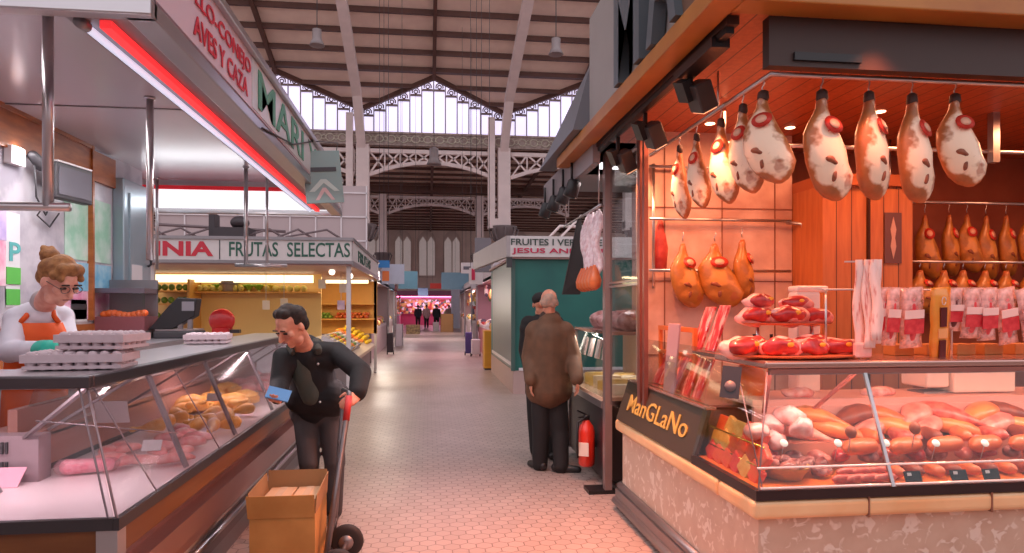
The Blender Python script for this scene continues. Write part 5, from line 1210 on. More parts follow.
def cutpiece(c, s_, rz, label, tilt=0.3):
    """a slab of ham: fat rind wrapped around a dark lean face with a small yellow tag"""
    t = thing('ham_cut', label, 'meat', c, 'ham cuts on the platters'); Rm = Matrix.Rotation(rz, 3, 'Z') @ Matrix.Rotation(-tilt, 3, 'X')
    P = lambda x, y, z: Vector(c)+Rm @ (V(x, y, z)*s_)
    MB().ball(P(0, .02, .035), .105*s_, .055*s_, .046*s_, Rm, 18, 12).build('rind', fatm, t, noise=.016*s_, nscale=16)
    MB().ball(P(-.01, -.012, .034), .085*s_, .038*s_, .036*s_, Rm, 18, 12).build('lean_face', redm, t, noise=.014*s_, nscale=17)
    MB().ball(P(.02, -.048, .034), .016*s_, .005, .010*s_).build('marrow', mat('marrow_yellow', (246, 180, 60), .4), t)
for i, (dx, dy, s_, rz, lab) in enumerate(((-.24, -.04, .95, .3, 'dark cut at the aisle end of the lower platter'), (-.08, -.08, .9, -.15, 'second dark cut on the lower platter'), (.08, -.06, .85, .2, 'third dark cut on the lower platter, with a marrow spot'), (.24, -.03, .85, -.3, 'dark cut at the cabinet end of the lower platter'), (-.14, .07, .9, .5, 'pale-rinded cut behind on the lower platter, aisle side'), (.16, .08, 1.0, -.2, 'pale-rinded cut behind on the lower platter, cabinet side'))):
    cutpiece(c1+V(dx*1.1, dy, .016), s_*1.3, rz, lab)
for i, (dx, dy, dz, s_, rz, lab) in enumerate(((-.16, -.02, .012, .95, .2, 'dark cut at the aisle end of the raised platter'), (.0, -.06, .012, .95, -.1, 'middle cut of the raised platter with a yellow marrow'), (.16, -.02, .012, .9, -.2, 'pink cut at the cabinet end of the raised platter'), (-.12, .02, .095, .85, .4, 'cut stacked highest on the raised platter, aisle side'), (.09, .03, .09, .75, -.3, 'bright red cut stacked highest on the raised platter'))):
    cutpiece(c2+V(dx, dy, dz), s_*1.25, rz, lab)
p = at(812, 300, Y=3.85); t = thing('slicing_machine', 'white curved slicer arm behind the raised platter', 'machine', (p.x, 3.85, 1.055))
bevel(MB().box(p.x-.12, p.x+.03, 3.8, 3.92, 1.055, p.z+.05).build('arm', wm, t), .02, 3); bevel(MB().box(p.x-.12, p.x+.08, 3.8, 3.92, p.z+.045, p.z+.085).build('head', wm, t), .015, 3)
for i, dx in enumerate((-.05, .05)):
    p = c1+V(-.02+dx, .26, 0); t = thing('small_bottle', ('little dark bottle under the raised platter, aisle side', 'little dark bottle under the raised platter, cabinet side')[i], 'bottle', p)
    MB().lathe(p, [(.018, 0), (.020, .05), (.008, .075), (.008, .095)], 12).build('glass', mat('dark_bottle', (90, 50, 44), .2), t); MB().lathe(p, [(.009, .095), (.009, .108)], 10).build('cap', black_p, t)
# bacon strips hanging from a hook stand
bacon = mat('bacon_strip', (250, 214, 206), .4, scale=14, rgb2=(206, 90, 80), stretch=(5, 1, .7), lo=.55, hi=.72)
p = at(865, 262, Y=3.2); t = thing('bacon_rack', 'long streaky bacon strips hanging over a steel hook on the case top', 'meat', (p.x, 3.2, 1.3))
MB().tube([(p.x-.11, 3.2, p.z), (p.x+.09, 3.2, p.z+.005)], .005, 6).build('hook_bar', steel, t); MB().tube([(p.x-.0, 3.24, 1.30), (p.x, 3.24, p.z), (p.x, 3.2, p.z)], .007, 6).build('stand', steel, t)
for i, (dx, w_, L_) in enumerate(((-.045, .045, .46), (-.01, .05, .44), (.035, .045, .42), (.01, .04, .40))):
    m = MB(); y = 3.18-.012*i; n_ = 10; pl = [(p.x+dx+math.sin(k*.9+i)*.008, y-.006*k*(i % 2)*.4, p.z+.01-L_*k/n_) for k in range(n_+1)]
    vs = []; 
    for (x, yy, z) in pl:
        ww = w_*(.6+.4*min(1, (p.z+.01-z)/.08)); vs += [(x-ww/2, yy, z), (x+ww/2, yy-.008, z), (x+ww/2, yy+.006, z), (x-ww/2, yy+.012, z)]
    fs = [(0, 1, 2, 3)[::-1], tuple(4*n_+j for j in range(4))]
    for k2 in range(n_):
        for j in range(4): a = 4*k2+j; b_ = 4*k2+(j+1) % 4; fs.append((a, b_, b_+4, a+4))
    m.add(vs, fs, True); m.build('bacon_strip', bacon, t)
bevel(MB().obox((p.x-.035, 3.17, 1.345), .09, .03, .075).build('white_end', fatm, t), .01)
# vacuum packs hanging on a rail above wooden blocks
T = thing('pack_rail', 'thin rail on the case top from which the vacuum packs hang', 'rail', (2.6, 3.25, 1.3)); zp = at(960, 290, Y=3.3).z
MB().tube([(2.02, 3.3, zp), (3.6, 3.3, zp)], .005, 8).build('rail', steel, T)
for x in (2.04, 2.75, 3.58): MB().tube([(x, 3.3, 1.3), (x, 3.3, zp)], .006, 6).build('post', steel, T)
packr = mat('pack_red', (196, 30, 48), .3, scale=20, rgb2=(226, 80, 84), coat=.5); packw = mat('pack_white', (250, 216, 210), .35); packd = mat('pack_dark', (90, 26, 30), .35); packg = mat('pack_gold', (224, 130, 30), .3, scale=8, rgb2=(236, 160, 60), coat=.6)
film_w = plastic_film('pack_film', (250, 206, 200), .62, .15)
def vac(px, w_, L_, kind, lab, tilt=0.0, dy=0):
    w_ *= 1.15; L_ *= 1.22
    x = at(px, 300, Y=3.27).x; y = 3.275-dy; t = thing('vacuum_pack', lab, 'vacuum pack', (x, y, zp), 'vacuum packs hanging on the case top')
    Rm = Matrix.Rotation(tilt, 3, 'Y') @ Matrix.Rotation(.12, 3, 'X'); o = V(x, y, zp); P = lambda a, b_, c_: o+Rm @ V(a, b_, c_)
    m = MB(); vs = []; n_ = 8
    for k in range(n_+1):
        z = -L_*k/n_+.012; th = .004+.016*math.sin(PI*min(1, k/n_))
        for xx, yy in ((-w_/2, 0), (-w_/4, -th), (w_/4, -th), (w_/2, 0), (w_/4, th), (-w_/4, th)): vs.append(P(xx*(1+.06*math.sin(k*2+px)), yy, z))
    fs = [tuple(range(6))[::-1], tuple(6*n_+j for j in range(6))]
    for k in range(n_):
        for j in range(6): a = 6*k+j; b_ = 6*k+(j+1) % 6; fs.append((a, b_, b_+6, a+6))
    m.add(vs, fs, True)
    if kind == 'gold':
        m.build('wrapper', packg, t); MB().obox(P(0, -.022, -L_*.35), .035, .01, .10, Rm).build('cured_stick', packd, t); MB().obox(P(0, -.022, -L_*.56), .05, .006, .05, Rm).build('label', mat('tan_label', (236, 170, 110), .4), t); MB().obox(P(0, -.02, -L_*.76), .035, .01, .09, Rm).build('cured_stick', packd, t)
        MB().tube([P(.012*math.cos(k), -.024, -L_*.14+.022*math.sin(k)) for k in range(7)], .002, 5).build('loop', white_p, t)
    else:
        m.build('film', film_w, t)
        MB().ball(P(0, -.006, -L_*.5), w_*.30, .016, L_*.36, Rm, 12, 8).build('cured_meat', packd if kind == 'dark' else packr, t)
        MB().obox(P(0, -.021, -L_*.40), w_*.86, .004, L_*.14, Rm).build('white_label', packw, t); MB().obox(P(0, -.021, -L_*.60), w_*.86, .004, L_*.24, Rm).build('red_label', packr, t)
vac(885, .065, .24, 'red', 'narrow red and white vacuum pack nearest the bacon strips', -.03)
vac(893, .07, .25, 'red', 'red and white vacuum pack second from the bacon strips', .04, .02)
vac(909, .11, .26, 'red', 'wide red and white vacuum pack left of the gold wrapper', -.06, .03)
vac(933, .10, .33, 'gold', 'gold foil wrapper with a cured stick hanging over the case edge', -.07, .06)
vac(956, .10, .19, 'dark', 'pack with a dark sausage just right of the gold wrapper')
vac(972, .10, .22, 'red', 'wide pack of pink slices second right of the gold wrapper', .0, .02)
vac(985, .09, .23, 'red', 'pack with white band third right of the gold wrapper', -.05, .03)
vac(1003, .10, .25, 'red', 'clear pack with white label, tilted, fourth right of the gold wrapper', -.18, .02)
vac(1019, .10, .26, 'red', 'tilted pack at the picture edge, beyond the other vacuum packs', -.3, .04)
for i, px in enumerate((897, 928, 958, 985, 1015)):
    x = at(px, 353, Y=3.42).x; tag(bevel(MB().box(x-.055, x+.055, 3.36, 3.46, 1.3, 1.36).build('wooden_block', mat('block_wood', (196, 130, 70), .5, scale=6, rgb2=(180, 110, 56))), .004), 'small wooden block on the case top, %s from the bacon' % names[i], 'block', 'wooden blocks under the packs')
# ---- ledge display with the name board --------------------------------------
T = thing('name_board', 'dark leaning board with gold lettering on the stone ledge', 'sign', (1.5, 4.3, .69))
pts = [(1.44, 5.12, .70), (1.46, 3.64, .70), (1.56, 3.66, .985), (1.54, 5.14, .985)]
MB().quadslab(pts, -.02).build('board', mat('dark_sign', (62, 48, 36), .45, scale=3), T)
a, b_, c_, d_ = [V(*q_) for q_ in pts]; xd = (b_-a).normalized(); ud = (d_-a).normalized()
text('gold_lettering', 'ManGLaNo', mat('gold_letter', (222, 184, 96), .35, .3), T, a+xd*.18+ud*.095+xd.cross(ud)*.001, xd, ud, 1.12, .125, .006, .004)
bevel(MB().box(1.535, 1.60, 3.64, 5.14, .985, 1.0).build('top_trim', pk, T), .004)
T = thing('ledge_cabinet', 'pink-lined glass cabinet top behind the gold-lettered board', 'display case', (1.8, 4.4, .69))
MB().box(1.60, 2.3, 3.75, 4.88, .69, .99).build('body', mat('rosy_body', (170, 104, 92), .5), T)
m = MB(); m.box(1.58, 2.3, 3.70, 4.88, .99, 1.005); m.build('shelf', pk, T)
MB().quadslab([(1.545, 4.9, .99), (1.545, 3.7, .99), (1.62, 3.7, 1.32), (1.62, 4.9, 1.32)], .005).build('glass_pane', G, T)
fr = MB(); fr.bar((1.70, 4.85, 1.0), (1.70, 4.85, 1.42), .025); fr.bar((1.70, 4.2, 1.0), (1.70, 4.2, 1.42), .025); fr.bar((1.70, 4.2, 1.41), (1.70, 4.86, 1.41), .03); fr.bar((1.70, 4.2, 1.24), (1.70, 4.86, 1.24), .025)
tag(fr.build('wooden_rack', mat('orange_frame_wood', (226, 120, 60), .4)), 'orange wooden rack frame with slice packs near the glass screen', 'rack')
slc = mat('sliced_ham_pack', (206, 50, 56), .3, scale=14, rgb2=(246, 170, 160), stretch=(1, 3, .6), lo=.48, hi=.58, coat=.5)
def slab(py_, pz0, pz1, yw, lab, x=1.66, lean=.10, name='sliced_ham_pack', mt=None):
    o = bevel(MB().hexa([(x, py_-yw/2, pz0), (x+.02, py_-yw/2, pz0), (x+.02, py_+yw/2, pz0), (x, py_+yw/2, pz0), (x+lean, py_-yw/2, pz1), (x+lean+.02, py_-yw/2, pz1), (x+lean+.02, py_+yw/2, pz1), (x+lean, py_+yw/2, pz1)]).build(name, mt or slc), .004); return tag(o, lab, 'meat pack')
for i in range(5): tag(slab(4.82-.12*i, 1.01, 1.22, .10, 'red sliced ham pack standing in the low row under the orange rack', 1.64), group='ham packs under the orange rack')
def ypx(px, X): return at(px, 300, X=X).y
slab(ypx(698, 1.72), 1.29, 1.56, .14, 'streaky bacon pack leaning high, side nearer the glass screen', 1.70)
slab(ypx(710, 1.72), 1.29, 1.57, .13, 'streaky bacon pack leaning high, side nearer the platters', 1.71)
slab(ypx(686, 1.64), 1.0, 1.24, .13, 'sliced ham pack in the low row beside the grey price board', 1.62)
slab(ypx(697, 1.64), 1.0, 1.24, .10, 'sliced ham pack in the low row with a dark edge', 1.62)
MB().box(1.62, 1.82, 3.62, 4.0, 1.262, 1.29)
tag(MB().box(1.66, 1.9, 3.68, 4.15, 1.265, 1.285).build('glass_shelf', pk), 'narrow steel shelf carrying the two streaky bacon packs', 'shelf')
for y in (3.70, 4.13): pass
yb_ = ypx(671, 1.60); t = thing('price_board', 'pale grey upright board clipped to the cabinet edge beside the ham packs', 'board', (1.58, yb_, 1.0))
bevel(MB().hexa([(1.575, yb_-.11, 1.0), (1.59, yb_-.11, 1.0), (1.59, yb_+.09, 1.0), (1.575, yb_+.09, 1.0), (1.615, yb_-.11, 1.45), (1.63, yb_-.11, 1.45), (1.63, yb_+.09, 1.45), (1.615, yb_+.09, 1.45)]).build('board', mat('rosy_grey_board', (176, 140, 146), .4), t), .004)
p = V(1.86, 3.78, 1.0); t = thing('orange_ham', 'orange smoked ham standing between the packs and the platter', 'ham', p)
m = MB(); m.loft([(p+V(0, 0, z), V(a_, 0, 0), V(0, b2, 0)) for z, a_, b2 in ((0, .05, .05), (.03, .10, .09), (.10, .11, .10), (.18, .085, .08), (.24, .04, .04), (.26, .02, .02))], 16); m.build('meat', mat('smoked_orange', (232, 120, 40), .35, scale=8, rgb2=(214, 96, 30), coat=.4, bump=.2), t, noise=.008, nscale=12)
p = at(741, 382, Y=3.02); p.x -= .03; t = thing('black_notice', 'small dark tilted notice on the corner glass of the meat case', 'notice', p)
R = Matrix.Rotation(-.35, 3, 'X') @ Matrix.Rotation(-.5, 3, 'Z') @ Matrix.Rotation(.25, 3, 'Y'); MB().obox(p+V(-.02, -.0, 0), .085, .006, .15, R).build('card', mat('notice_dark', (56, 48, 52), .35), t); MB().lathe(p+V(-.02, 0, 0)+R @ V(0, -.006, -.02), [(0, -.001), (.026, -.001), (.026, .001), (0, .001)], 16, R @ V(0, -1, 0)).build('round_print', mat('grey_print', (120, 104, 106), .4), t)

# ================================================================ SECOND VITRINE BEYOND THE GLASS SCREEN
T = thing('cheese_case', 'glass cheese case with black base beyond the steel post', 'display case', (1.8, 6.4, 0))
MB().box(1.50, 2.1, 5.66, 7.2, .08, .72).build('base', mat('black_base', (44, 36, 38), .4, scale=3), T)
MB().box(1.46, 1.54, 5.66, 7.2, .70, .76).build('steel_edge', steel, T); MB().box(1.47, 2.1, 5.66, 7.2, .76, .79).build('deck', mat('cheese_deck', (226, 190, 160), .4), T)
MB().box(1.55, 2.1, 5.66, 7.1, 1.32, 1.35).build('top_shelf', pk, T); MB().quadslab([(1.48, 7.1, .79), (1.48, 5.66, .79), (1.58, 5.66, 1.32), (1.58, 7.1, 1.32)], .005).build('glass_pane', G, T)
MB().box(1.33, 1.56, 5.55, 5.75, .0, .03).build('foot_plate', black_p, T); MB().box(2.1, 2.14, 5.66, 7.2, .7, 1.35).build('back_panel', mat('cheese_back', (210, 170, 140), .5), T)
MB().box(1.48, 1.58, 7.1, 7.16, .08, 1.33).build('end_post', steel, T)
chs = mat('cheese_yellow', (240, 196, 104), .45, scale=6, rgb2=(246, 220, 160)); chw = mat('cheese_white', (246, 226, 196), .45)
for i in range(7):
    y = 5.85+.17*i; o = MB().prism([(1.56, y, .79), (1.82, y-.06, .79), (1.82, y+.06, .79)], (0, 0, .09+.03*(i % 2))).build('cheese_wedge', chs if i % 3 else chw); tag(bevel(o, .006), 'pale cheese wedge on the deck of the case beyond the post', 'cheese', 'cheese wedges in the case')
for i in range(4):
    y = 5.8+.28*i; m = MB().lathe((1.95, y, .79), [(.10, 0), (.11, .02), (.11, .09), (.10, .11), (0, .11)], 20); tag(m.build('round_cheese', chs if i % 2 else chw), 'round cheese behind the wedges in the case', 'cheese', 'round cheeses in the case')
for i in range(4):
    y = 5.95+.27*i; o = MB().obox((1.58, y, 1.17), .02, .12, .18, Matrix.Rotation(.2, 3, 'Y')).build('hanging_price_card', packw); tag(o, 'white card standing behind the glass of the cheese case', 'card', 'white cards in the cheese case')
for i in range(5):
    y = 5.8+.25*i; o = MB().ball((1.78, y, 1.43), .14, .11, .09).build('film_bag', mat('grey_pink_bag', (200, 160, 160), .3, scale=12, rgb2=(140, 90, 90), coat=.4), noise=.03, nscale=9); tag(o, 'crumpled film bag of meat on top of the cheese case', 'bag', 'film bags on the cheese case')
# hanging sausages and dark apron
T = thing('sausage_rail', 'steel rail with hanging sausages over the cheese case', 'rail', (1.45, 6, 2.4))
MB().tube([(1.45, 5.62, 2.42), (1.45, 7.2, 2.42)], .012, 8).build('rail', steel, T)
for y in (5.7, 7.1): MB().tube([(1.45, y, 2.42), (1.45, y, 2.90)], .006, 6).build('hanger', steel, T)
sw = mat('white_mould_sausage', (250, 238, 242), .6, scale=26, rgb2=(220, 190, 196), bump=.4)
for i in range(9):
    y = 5.70+.066*i; L_ = .55+.12*((i*7) % 3)/2; m = MB(); m.tube([(1.45+.02*math.sin(k+i), y, 2.40-L_*k/9) for k in range(10)], [.006]+[.024+.004*((i+k) % 2) for k in range(8)]+[.006], 10)
    tag(m.build('hanging_sausage', sw), 'long whitish sausage hanging from the rail over the cheese case', 'sausage', 'long sausages over the cheese case')
for i in range(5):
    y = 5.72+.12*i; m = MB(); m.lathe((1.42, y, 1.70), [(.01, 0), (.05, .03), (.06, .09), (.04, .16), (.012, .22)], 12); tag(m.build('small_cured_cut', saus[0], noise=.006), 'short orange cured cut hanging below the whitish sausages', 'meat', 'short cured cuts over the cheese case')
p0 = V(1.42, 6.36, 2.40); m = MB(); m.prism([p0, p0+V(.03, 0, 0), p0+V(.06, .02, -.5), p0+V(.03, .05, -.72), p0+V(-.14, .05, -.72), p0+V(-.10, .02, -.5)], (0, .05, 0)); tag(m.build('folded_awning', mat('black_green_cloth', (42, 42, 44), .7, bump=.4)), 'long dark folded cloth hanging beside the whitish sausages', 'cloth')
# red meats hanging behind the glass pane
for i, (y, z) in enumerate(((4.95, 2.3), (5.12, 2.35), (5.3, 2.3))):
    m = MB(); m.lathe((1.72, y, z-.5), [(.01, 0), (.06, .05), (.07, .2), (.04, .38), (.012, .5)], 14); m.tube([(1.72, y, z), (1.72, y, 2.87)], .003, 5)
    tag(m.build('hanging_cured_loin', mat('loin_red', (170, 50, 50), .45, scale=12, rgb2=(206, 90, 80))), 'dark red cured loin hanging behind the glass screen', 'meat', 'loins behind the glass screen')
struct('wall_partition', MB().box(2.2, 2.26, 5.66, 7.2, 0, 2.87), mat('rosy_partition', (176, 130, 124), .5, scale=2))
MB_ = MB(); MB_.box(1.35, 2.6, 5.3, 7.6, 2.87, 2.93); MB_.box(1.30, 1.36, 5.3, 7.6, 2.70, 2.93); tag(MB_.build('grey_canopy', mat('grey_canopy_paint', (140, 130, 132), .4, scale=2)), 'grey flat canopy over the cheese case and spot lamps', 'canopy')
tag(MB().box(1.55, 2.1, 6.0, 6.1, 2.82, 2.86).build('tube_lamp', mat('tube_white', (250, 240, 246), .4, emit=2.5)), 'short fluorescent tube over the cheese case', 'lamp')
lamp('cheese_case_fill', 'AREA', (1.62, 6.4, 1.30), 9, (1, .84, .74), .06, 1.2, (1.7, 6.4, 0))  # area light added under the shelf to brighten the cheeses, no fixture
lamp('cheese_light', 'AREA', (1.85, 6.3, 2.8), 16, (1, .82, .80), .4, 1.0, (1.85, 6.3, 0))
# fire extinguisher
p = V(1.41, 5.98, .14); t = thing('fire_extinguisher', 'red fire extinguisher hanging low on the black base near the steel post', 'fire extinguisher', p)
exr = mat('extinguisher_red', (222, 52, 34), .3, coat=.5)
MB().lathe(p, [(.055, 0), (.072, .02), (.074, .30), (.06, .36), (.03, .40), (.028, .41)], 24).build('cylinder', exr, t)
MB().lathe(p, [(.026, .40), (.028, .45), (.018, .46)], 14).build('valve', black_p, t)
MB().bar(p+V(0, 0, .455), p+V(-.09, -.03, .50), .022, .012).bar(p+V(0, 0, .44), p+V(-.08, -.03, .44), .02, .01).build('lever', black_p, t)
MB().tube([p+V(0, -.02, .44), p+V(-.09, -.05, .40), p+V(-.095, -.05, .2), p+V(-.085, -.03, .08)], .011, 8).build('hose', black_p, t)
MB().obox(p+V(-.04, -.062, .16), .09, .006, .12, Matrix.Rotation(-.5, 3, 'Z')).build('label', mat('ext_label', (236, 214, 200), .4), t)
MB().box(1.44, 1.51, 6.0, 6.16, .3, .34).build('wall_bracket', black_p, t)
# ================================================================ FRUIT STALL WITH THE LETTERBOARD
T = thing('fruit_stall', 'fruit stall with a long white letterboard in red and green letters', 'market stall', (-3.3, 14, 0))
SX = -1.23
cream = mat('cream_board', (214, 206, 204), .5); pinkb = mat('pinkish_fascia', (196, 160, 156), .5)
MB().box(-6.5, SX, 11.4, 17.4, 2.24, 2.30).build('roof_slab', pinkb, T)
sb = MB().box(-6.5, SX, 11.38, 11.46, 2.30, 2.66).build('sign_board', cream, T)
MB().hexa([(SX-.05, 11.40, 2.30), (SX, 11.40, 2.30), (SX, 17.4, 2.30), (SX-.05, 17.4, 2.30), (SX-.05, 11.40, 2.66), (SX, 11.40, 2.66), (SX, 17.4, 2.66), (SX-.05, 17.4, 2.66)]).build('side_sign_board', cream, T)
m = MB(); m.box(-6.5, SX+.02, 11.35, 11.39, 2.64, 2.69); m.box(-6.5, SX+.02, 11.35, 11.39, 2.26, 2.31); m.box(SX, SX+.03, 11.36, 17.4, 2.64, 2.69); m.box(SX, SX+.03, 11.36, 17.4, 2.22, 2.31); m.build('trim', dsteel, T)
def lx(px): return at(px, 250, Y=11.37).x
xd = (1, 0, 0)
text('lettering', 'INIA', red_txt, sb, (lx(155), 11.385, 2.37), xd, zd, lx(213)-lx(155), .235, .012, .035)
text('lettering', 'FRUTAS', grn_txt, sb, (lx(229), 11.385, 2.37), xd, zd, lx(278)-lx(229), .235, .012, .012)
text('lettering', 'SELECTAS', grn_txt, sb, (lx(287), 11.385, 2.37), xd, zd, lx(350)-lx(287), .235, .012, .012)
MB().box(lx(219), lx(220), 11.375, 11.385, 2.32, 2.63).build('divider', dark_p, sb)
text('lettering', 'FRUTAS', grn_txt, bpy.data.objects['side_sign_board'], (SX+.002, 12.4, 2.36), (0, 1, 0), zd, 2.6, .2, .01, .02)
for x in (SX-.1, -4.4):
    for y in (11.5, 17.3): MB().box(x, x+.07, y, y+.07, 0, 2.25).build('post', cream, T)
yel = mat('warm_cream_wall', (240, 206, 140), .5, scale=1)
MB().box(-6.5, -2.2, 14.6, 14.66, 0, 2.25).build('back_wall', yel, T)
MB().box(-6.4, -2.3, 14.2, 14.24, 2.05, 2.20).build('light_strip', mat('warm_strip', (255, 236, 190), .4, emit=2.2), T)
m = MB(); m.box(-4.6, -2.2, 14.2, 14.6, 1.84, 1.87); m.build('shelf', mat('shelf_wood', (226, 170, 90), .5), T)
m = MB(); m.box(-5.1, -4.6, 13.9, 14.6, 1.0, 1.03)
for z_ in (1.3, 1.6, 1.85): m.box(-5.3, -4.6, 13.9, 14.6, z_, z_+.03)
m.box(-4.62, -4.58, 13.9, 14.6, 0, 2.1); m.build('side_shelving', mat('shelf_wood', (226, 170, 90)), T)
MB().box(-6.4, -1.9, 11.7, 12.5, .0, .95).build('counter', mat('stall_counter', (206, 196, 196), .4), T)
m = MB()
m.hexa([(-2.0, 12.4, .75), (-1.3, 12.4, .55), (-1.3, 17.3, .55), (-2.0, 17.3, .75), (-2.0, 12.4, 1.02), (-1.3, 12.4, .62), (-1.3, 17.3, .62), (-2.0, 17.3, 1.02)]); m.build('sloping_table', mat('table_cream', (214, 196, 180), .5), T)
MB().box(-1.9, -1.42, 12.5, 17.2, 0, .58).build('table_base', mat('table_grey', (150, 136, 134), .5), T)
struct('trim_5', MB().box(-1.26, -1.2, 16.4, 16.5, .0, .02), dsteel)
# shelves facing the camera near the aisle end
m = MB(); m.box(-3.0, -1.3, 16.9, 17.3, 1.25, 1.28); m.box(-3.0, -1.3, 16.9, 17.3, 1.62, 1.65); m.box(-3.05, -1.25, 17.3, 17.34, .9, 2.2); m.build('end_shelves', mat('shelf_wood', (226, 170, 90)), T)
MB().box(-2.9, -1.4, 16.5, 16.55, 2.12, 2.2).build('light_strip', mat('warm_strip', (255, 236, 190)), T)
# machinery and pipes on the stall roof
pm = mat('pipe_grey', (120, 106, 108), .5, .4)
t = thing('roof_machinery', 'dark compressor with pipes on the letterboard stall roof', 'machinery', (-3.4, 12.6, 2.3))
m = MB(); m.box(-3.7, -3.1, 12.4, 12.9, 2.7, 2.95); m.ball((-3.3, 12.6, 3.05), .16, .2, .12); m.box(-3.8, -3.7, 12.5, 12.8, 2.3, 3.2); m.box(-3.9, -3.0, 12.4, 12.9, 2.3, 2.7); m.build('compressor', mat('compressor', (60, 52, 56), .5), t)
m = MB(); rnd = random.Random(5)
for i in range(7):
    x = -5.3+i*.5; m.tube([(x, 12.5, 2.3), (x+.4*rnd.random()-.2, 12.5, 2.8), (x+.5, 12.6, 2.95), (x+.9, 12.8, 2.7)], .022, 6)
m.tube([(-6, 13, 3.1), (-2.6, 13, 2.95)], .03, 6); m.build('pipe', pm, t)
t = thing('white_partition', 'white gridded partition above the letterboard stall', 'partition', (-3.5, 17, 2.3))
m = MB()
for i in range(9): m.box(-6.5+i*.62, -6.47+i*.62, 17.45, 17.48, 2.3, 4.6)
for j in range(4): m.box(-6.5, -1.5, 17.45, 17.48, 2.6+.6*j, 2.63+.6*j)
m.build('grid', white_p, t); MB().box(-6.5, -1.5, 17.49, 17.53, 2.3, 4.6).build('panel', mat('partition_panel', (182, 166, 166), .6, scale=.8), t)
# fruit
def fruit_proto(name, mt, r_, label, group, flat=.9):
    m = MB(); prof = []
    for k in range(9):
        a = PI*k/8; prof.append((max(.0005, r_*math.sin(a)), r_*flat*(1-math.cos(a))-(.15*r_ if k in (0, 8) else 0)*(-1 if k == 0 else 1)))
    m.lathe((0, 0, 0), prof, 12); o = m.build(name, mt, local=True, loc=(0, 0, 0)); tag(o, label, 'fruit', group); return o
def heap(proto, spots):
    for i, s_ in enumerate(spots):
        o = proto if i == 0 else proto.copy()
        if i: COL.objects.link(o)
        o.location = s_; o.rotation_euler = (.3*rnd.random(), .3*rnd.random(), rnd.random()*6)
def slope_z(x): return 1.02-(x+2.0)/.7*.40
def table_spots(y0, y1, n, x0=-1.95, x1=-1.36, lift=.0):
    return [(lambda x, y: (x, y, slope_z(x)+lift))(x0+(x1-x0)*rnd.random(), y0+(y1-y0)*rnd.random()) for _ in range(n)]
def grid_spots(y0, y1, x0, x1, st, layers=1, zf_=slope_z):
    S = []
    for L_ in range(layers):
        y = y0+st*.4*L_
        while y < y1-st*.4*L_:
            x = x0+st*.4*L_
            while x < x1-st*.4*L_:
                S.append((x+.01*rnd.random(), y+.01*rnd.random(), zf_(x)+L_*st*.7)); x += st
            y += st
    return S
orangeF = mat('orange_peel', (240, 140, 30), .45, scale=60, bump=.2); lemonF = mat('lemon_peel', (244, 204, 50), .45, scale=60, bump=.2); appleF = mat('apple_red', (190, 50, 40), .35, scale=6, rgb2=(214, 140, 60)); greenF = mat('green_fruit', (130, 160, 60), .4, scale=8, rgb2=(90, 130, 50)); pearF = mat('pale_pear', (214, 200, 110), .45)
heap(fruit_proto('lemon', lemonF, .05, 'yellow lemon in the bright pile at the aisle end of the fruit stall', 'lemons at the aisle end'), grid_spots(16.3, 17.2, -1.95, -1.35, .105, 2))
heap(fruit_proto('orange', orangeF, .05, 'orange on the sloping table of the fruit stall', 'oranges on the sloping table'), grid_spots(15.2, 16.0, -1.95, -1.5, .11, 1))
heap(fruit_proto('apple', appleF, .048, 'red apple on the upper end shelf of the fruit stall', 'apples on the end shelf'), grid_spots(16.92, 17.25, -2.2, -1.4, .1, 2, lambda x: 1.28))
heap(fruit_proto('green_apple', greenF, .048, 'green fruit on the end shelf behind the man in black', 'green fruit on the end shelf'), grid_spots(16.92, 17.25, -2.95, -2.3, .1, 2, lambda x: 1.28))
heap(fruit_proto('pear', pearF, .055, 'yellow fruit on the lit back shelf of the fruit stall', 'yellow fruit on the back shelf', 1.2), grid_spots(14.25, 14.45, -4.5, -3.7, .13, 1, lambda x: 1.87)+grid_spots(14.25, 14.45, -3.2, -2.4, .14, 1, lambda x: 1.87))
heap(fruit_proto('green_pear', greenF, .06, 'green fruit on the side shelving of the fruit stall', 'green fruit on the side shelving', 1.1), [(x, 14.0, z_) for z_ in (1.33, 1.63, 1.88) for x in (-5.2, -5.07, -4.94, -4.81, -4.69)])
def leafy(c, label, mt, s_=.1):
    t = thing('leafy_bunch', label, 'vegetable', c, 'leafy greens on the back shelf'); m = MB()
    for i in range(9):
        a = i*.7; b_ = V(math.cos(a), math.sin(a), 1.2+.3*math.sin(i*2)).normalized()*s_*1.4; w_ = V(-math.sin(a), math.cos(a), 0)*s_*.35
        c_ = Vector(c); m.hexa([c_+V(0, 0, 0)-w_*.3, c_+w_*.3, c_+w_*.3+V(0, .01, .01), c_-w_*.3+V(0, .01, .01), c_+b_-w_, c_+b_+w_, c_+b_+w_+V(0, .01, .012), c_+b_-w_+V(0, .01, .012)])
    m.build('leaf', mt, t); MB().capsule(c, Vector(c)+V(0, 0, s_*.5), s_*.25, s_*.2).build('stalk', mat('pale_stalk', (206, 214, 160), .5), t)
grm = mat('leaf_green', (110, 150, 50), .5, scale=6, rgb2=(150, 180, 70)); rdm = mat('leaf_yellow', (200, 180, 70), .5)
for i in range(7): leafy((-4.4+.2*i, 14.4, 1.87), 'green leafy bunch on the lit back shelf', grm if i % 3 else rdm, .12)
p = V(lx(228)*14.3/11.4, 14.35, 1.87); t = thing('steel_bucket', 'round steel bowl in the middle of the lit back shelf', 'bowl', p)
MB().lathe(p, [(.12, 0), (.17, .02), (.19, .2), (.20, .21), (.18, .2), (.16, .04)], 20).build('bowl', steel, t); MB().lathe(p, [(.185, .14), (.195, .15), (.195, .2)], 20).build('rim', dsteel, t)
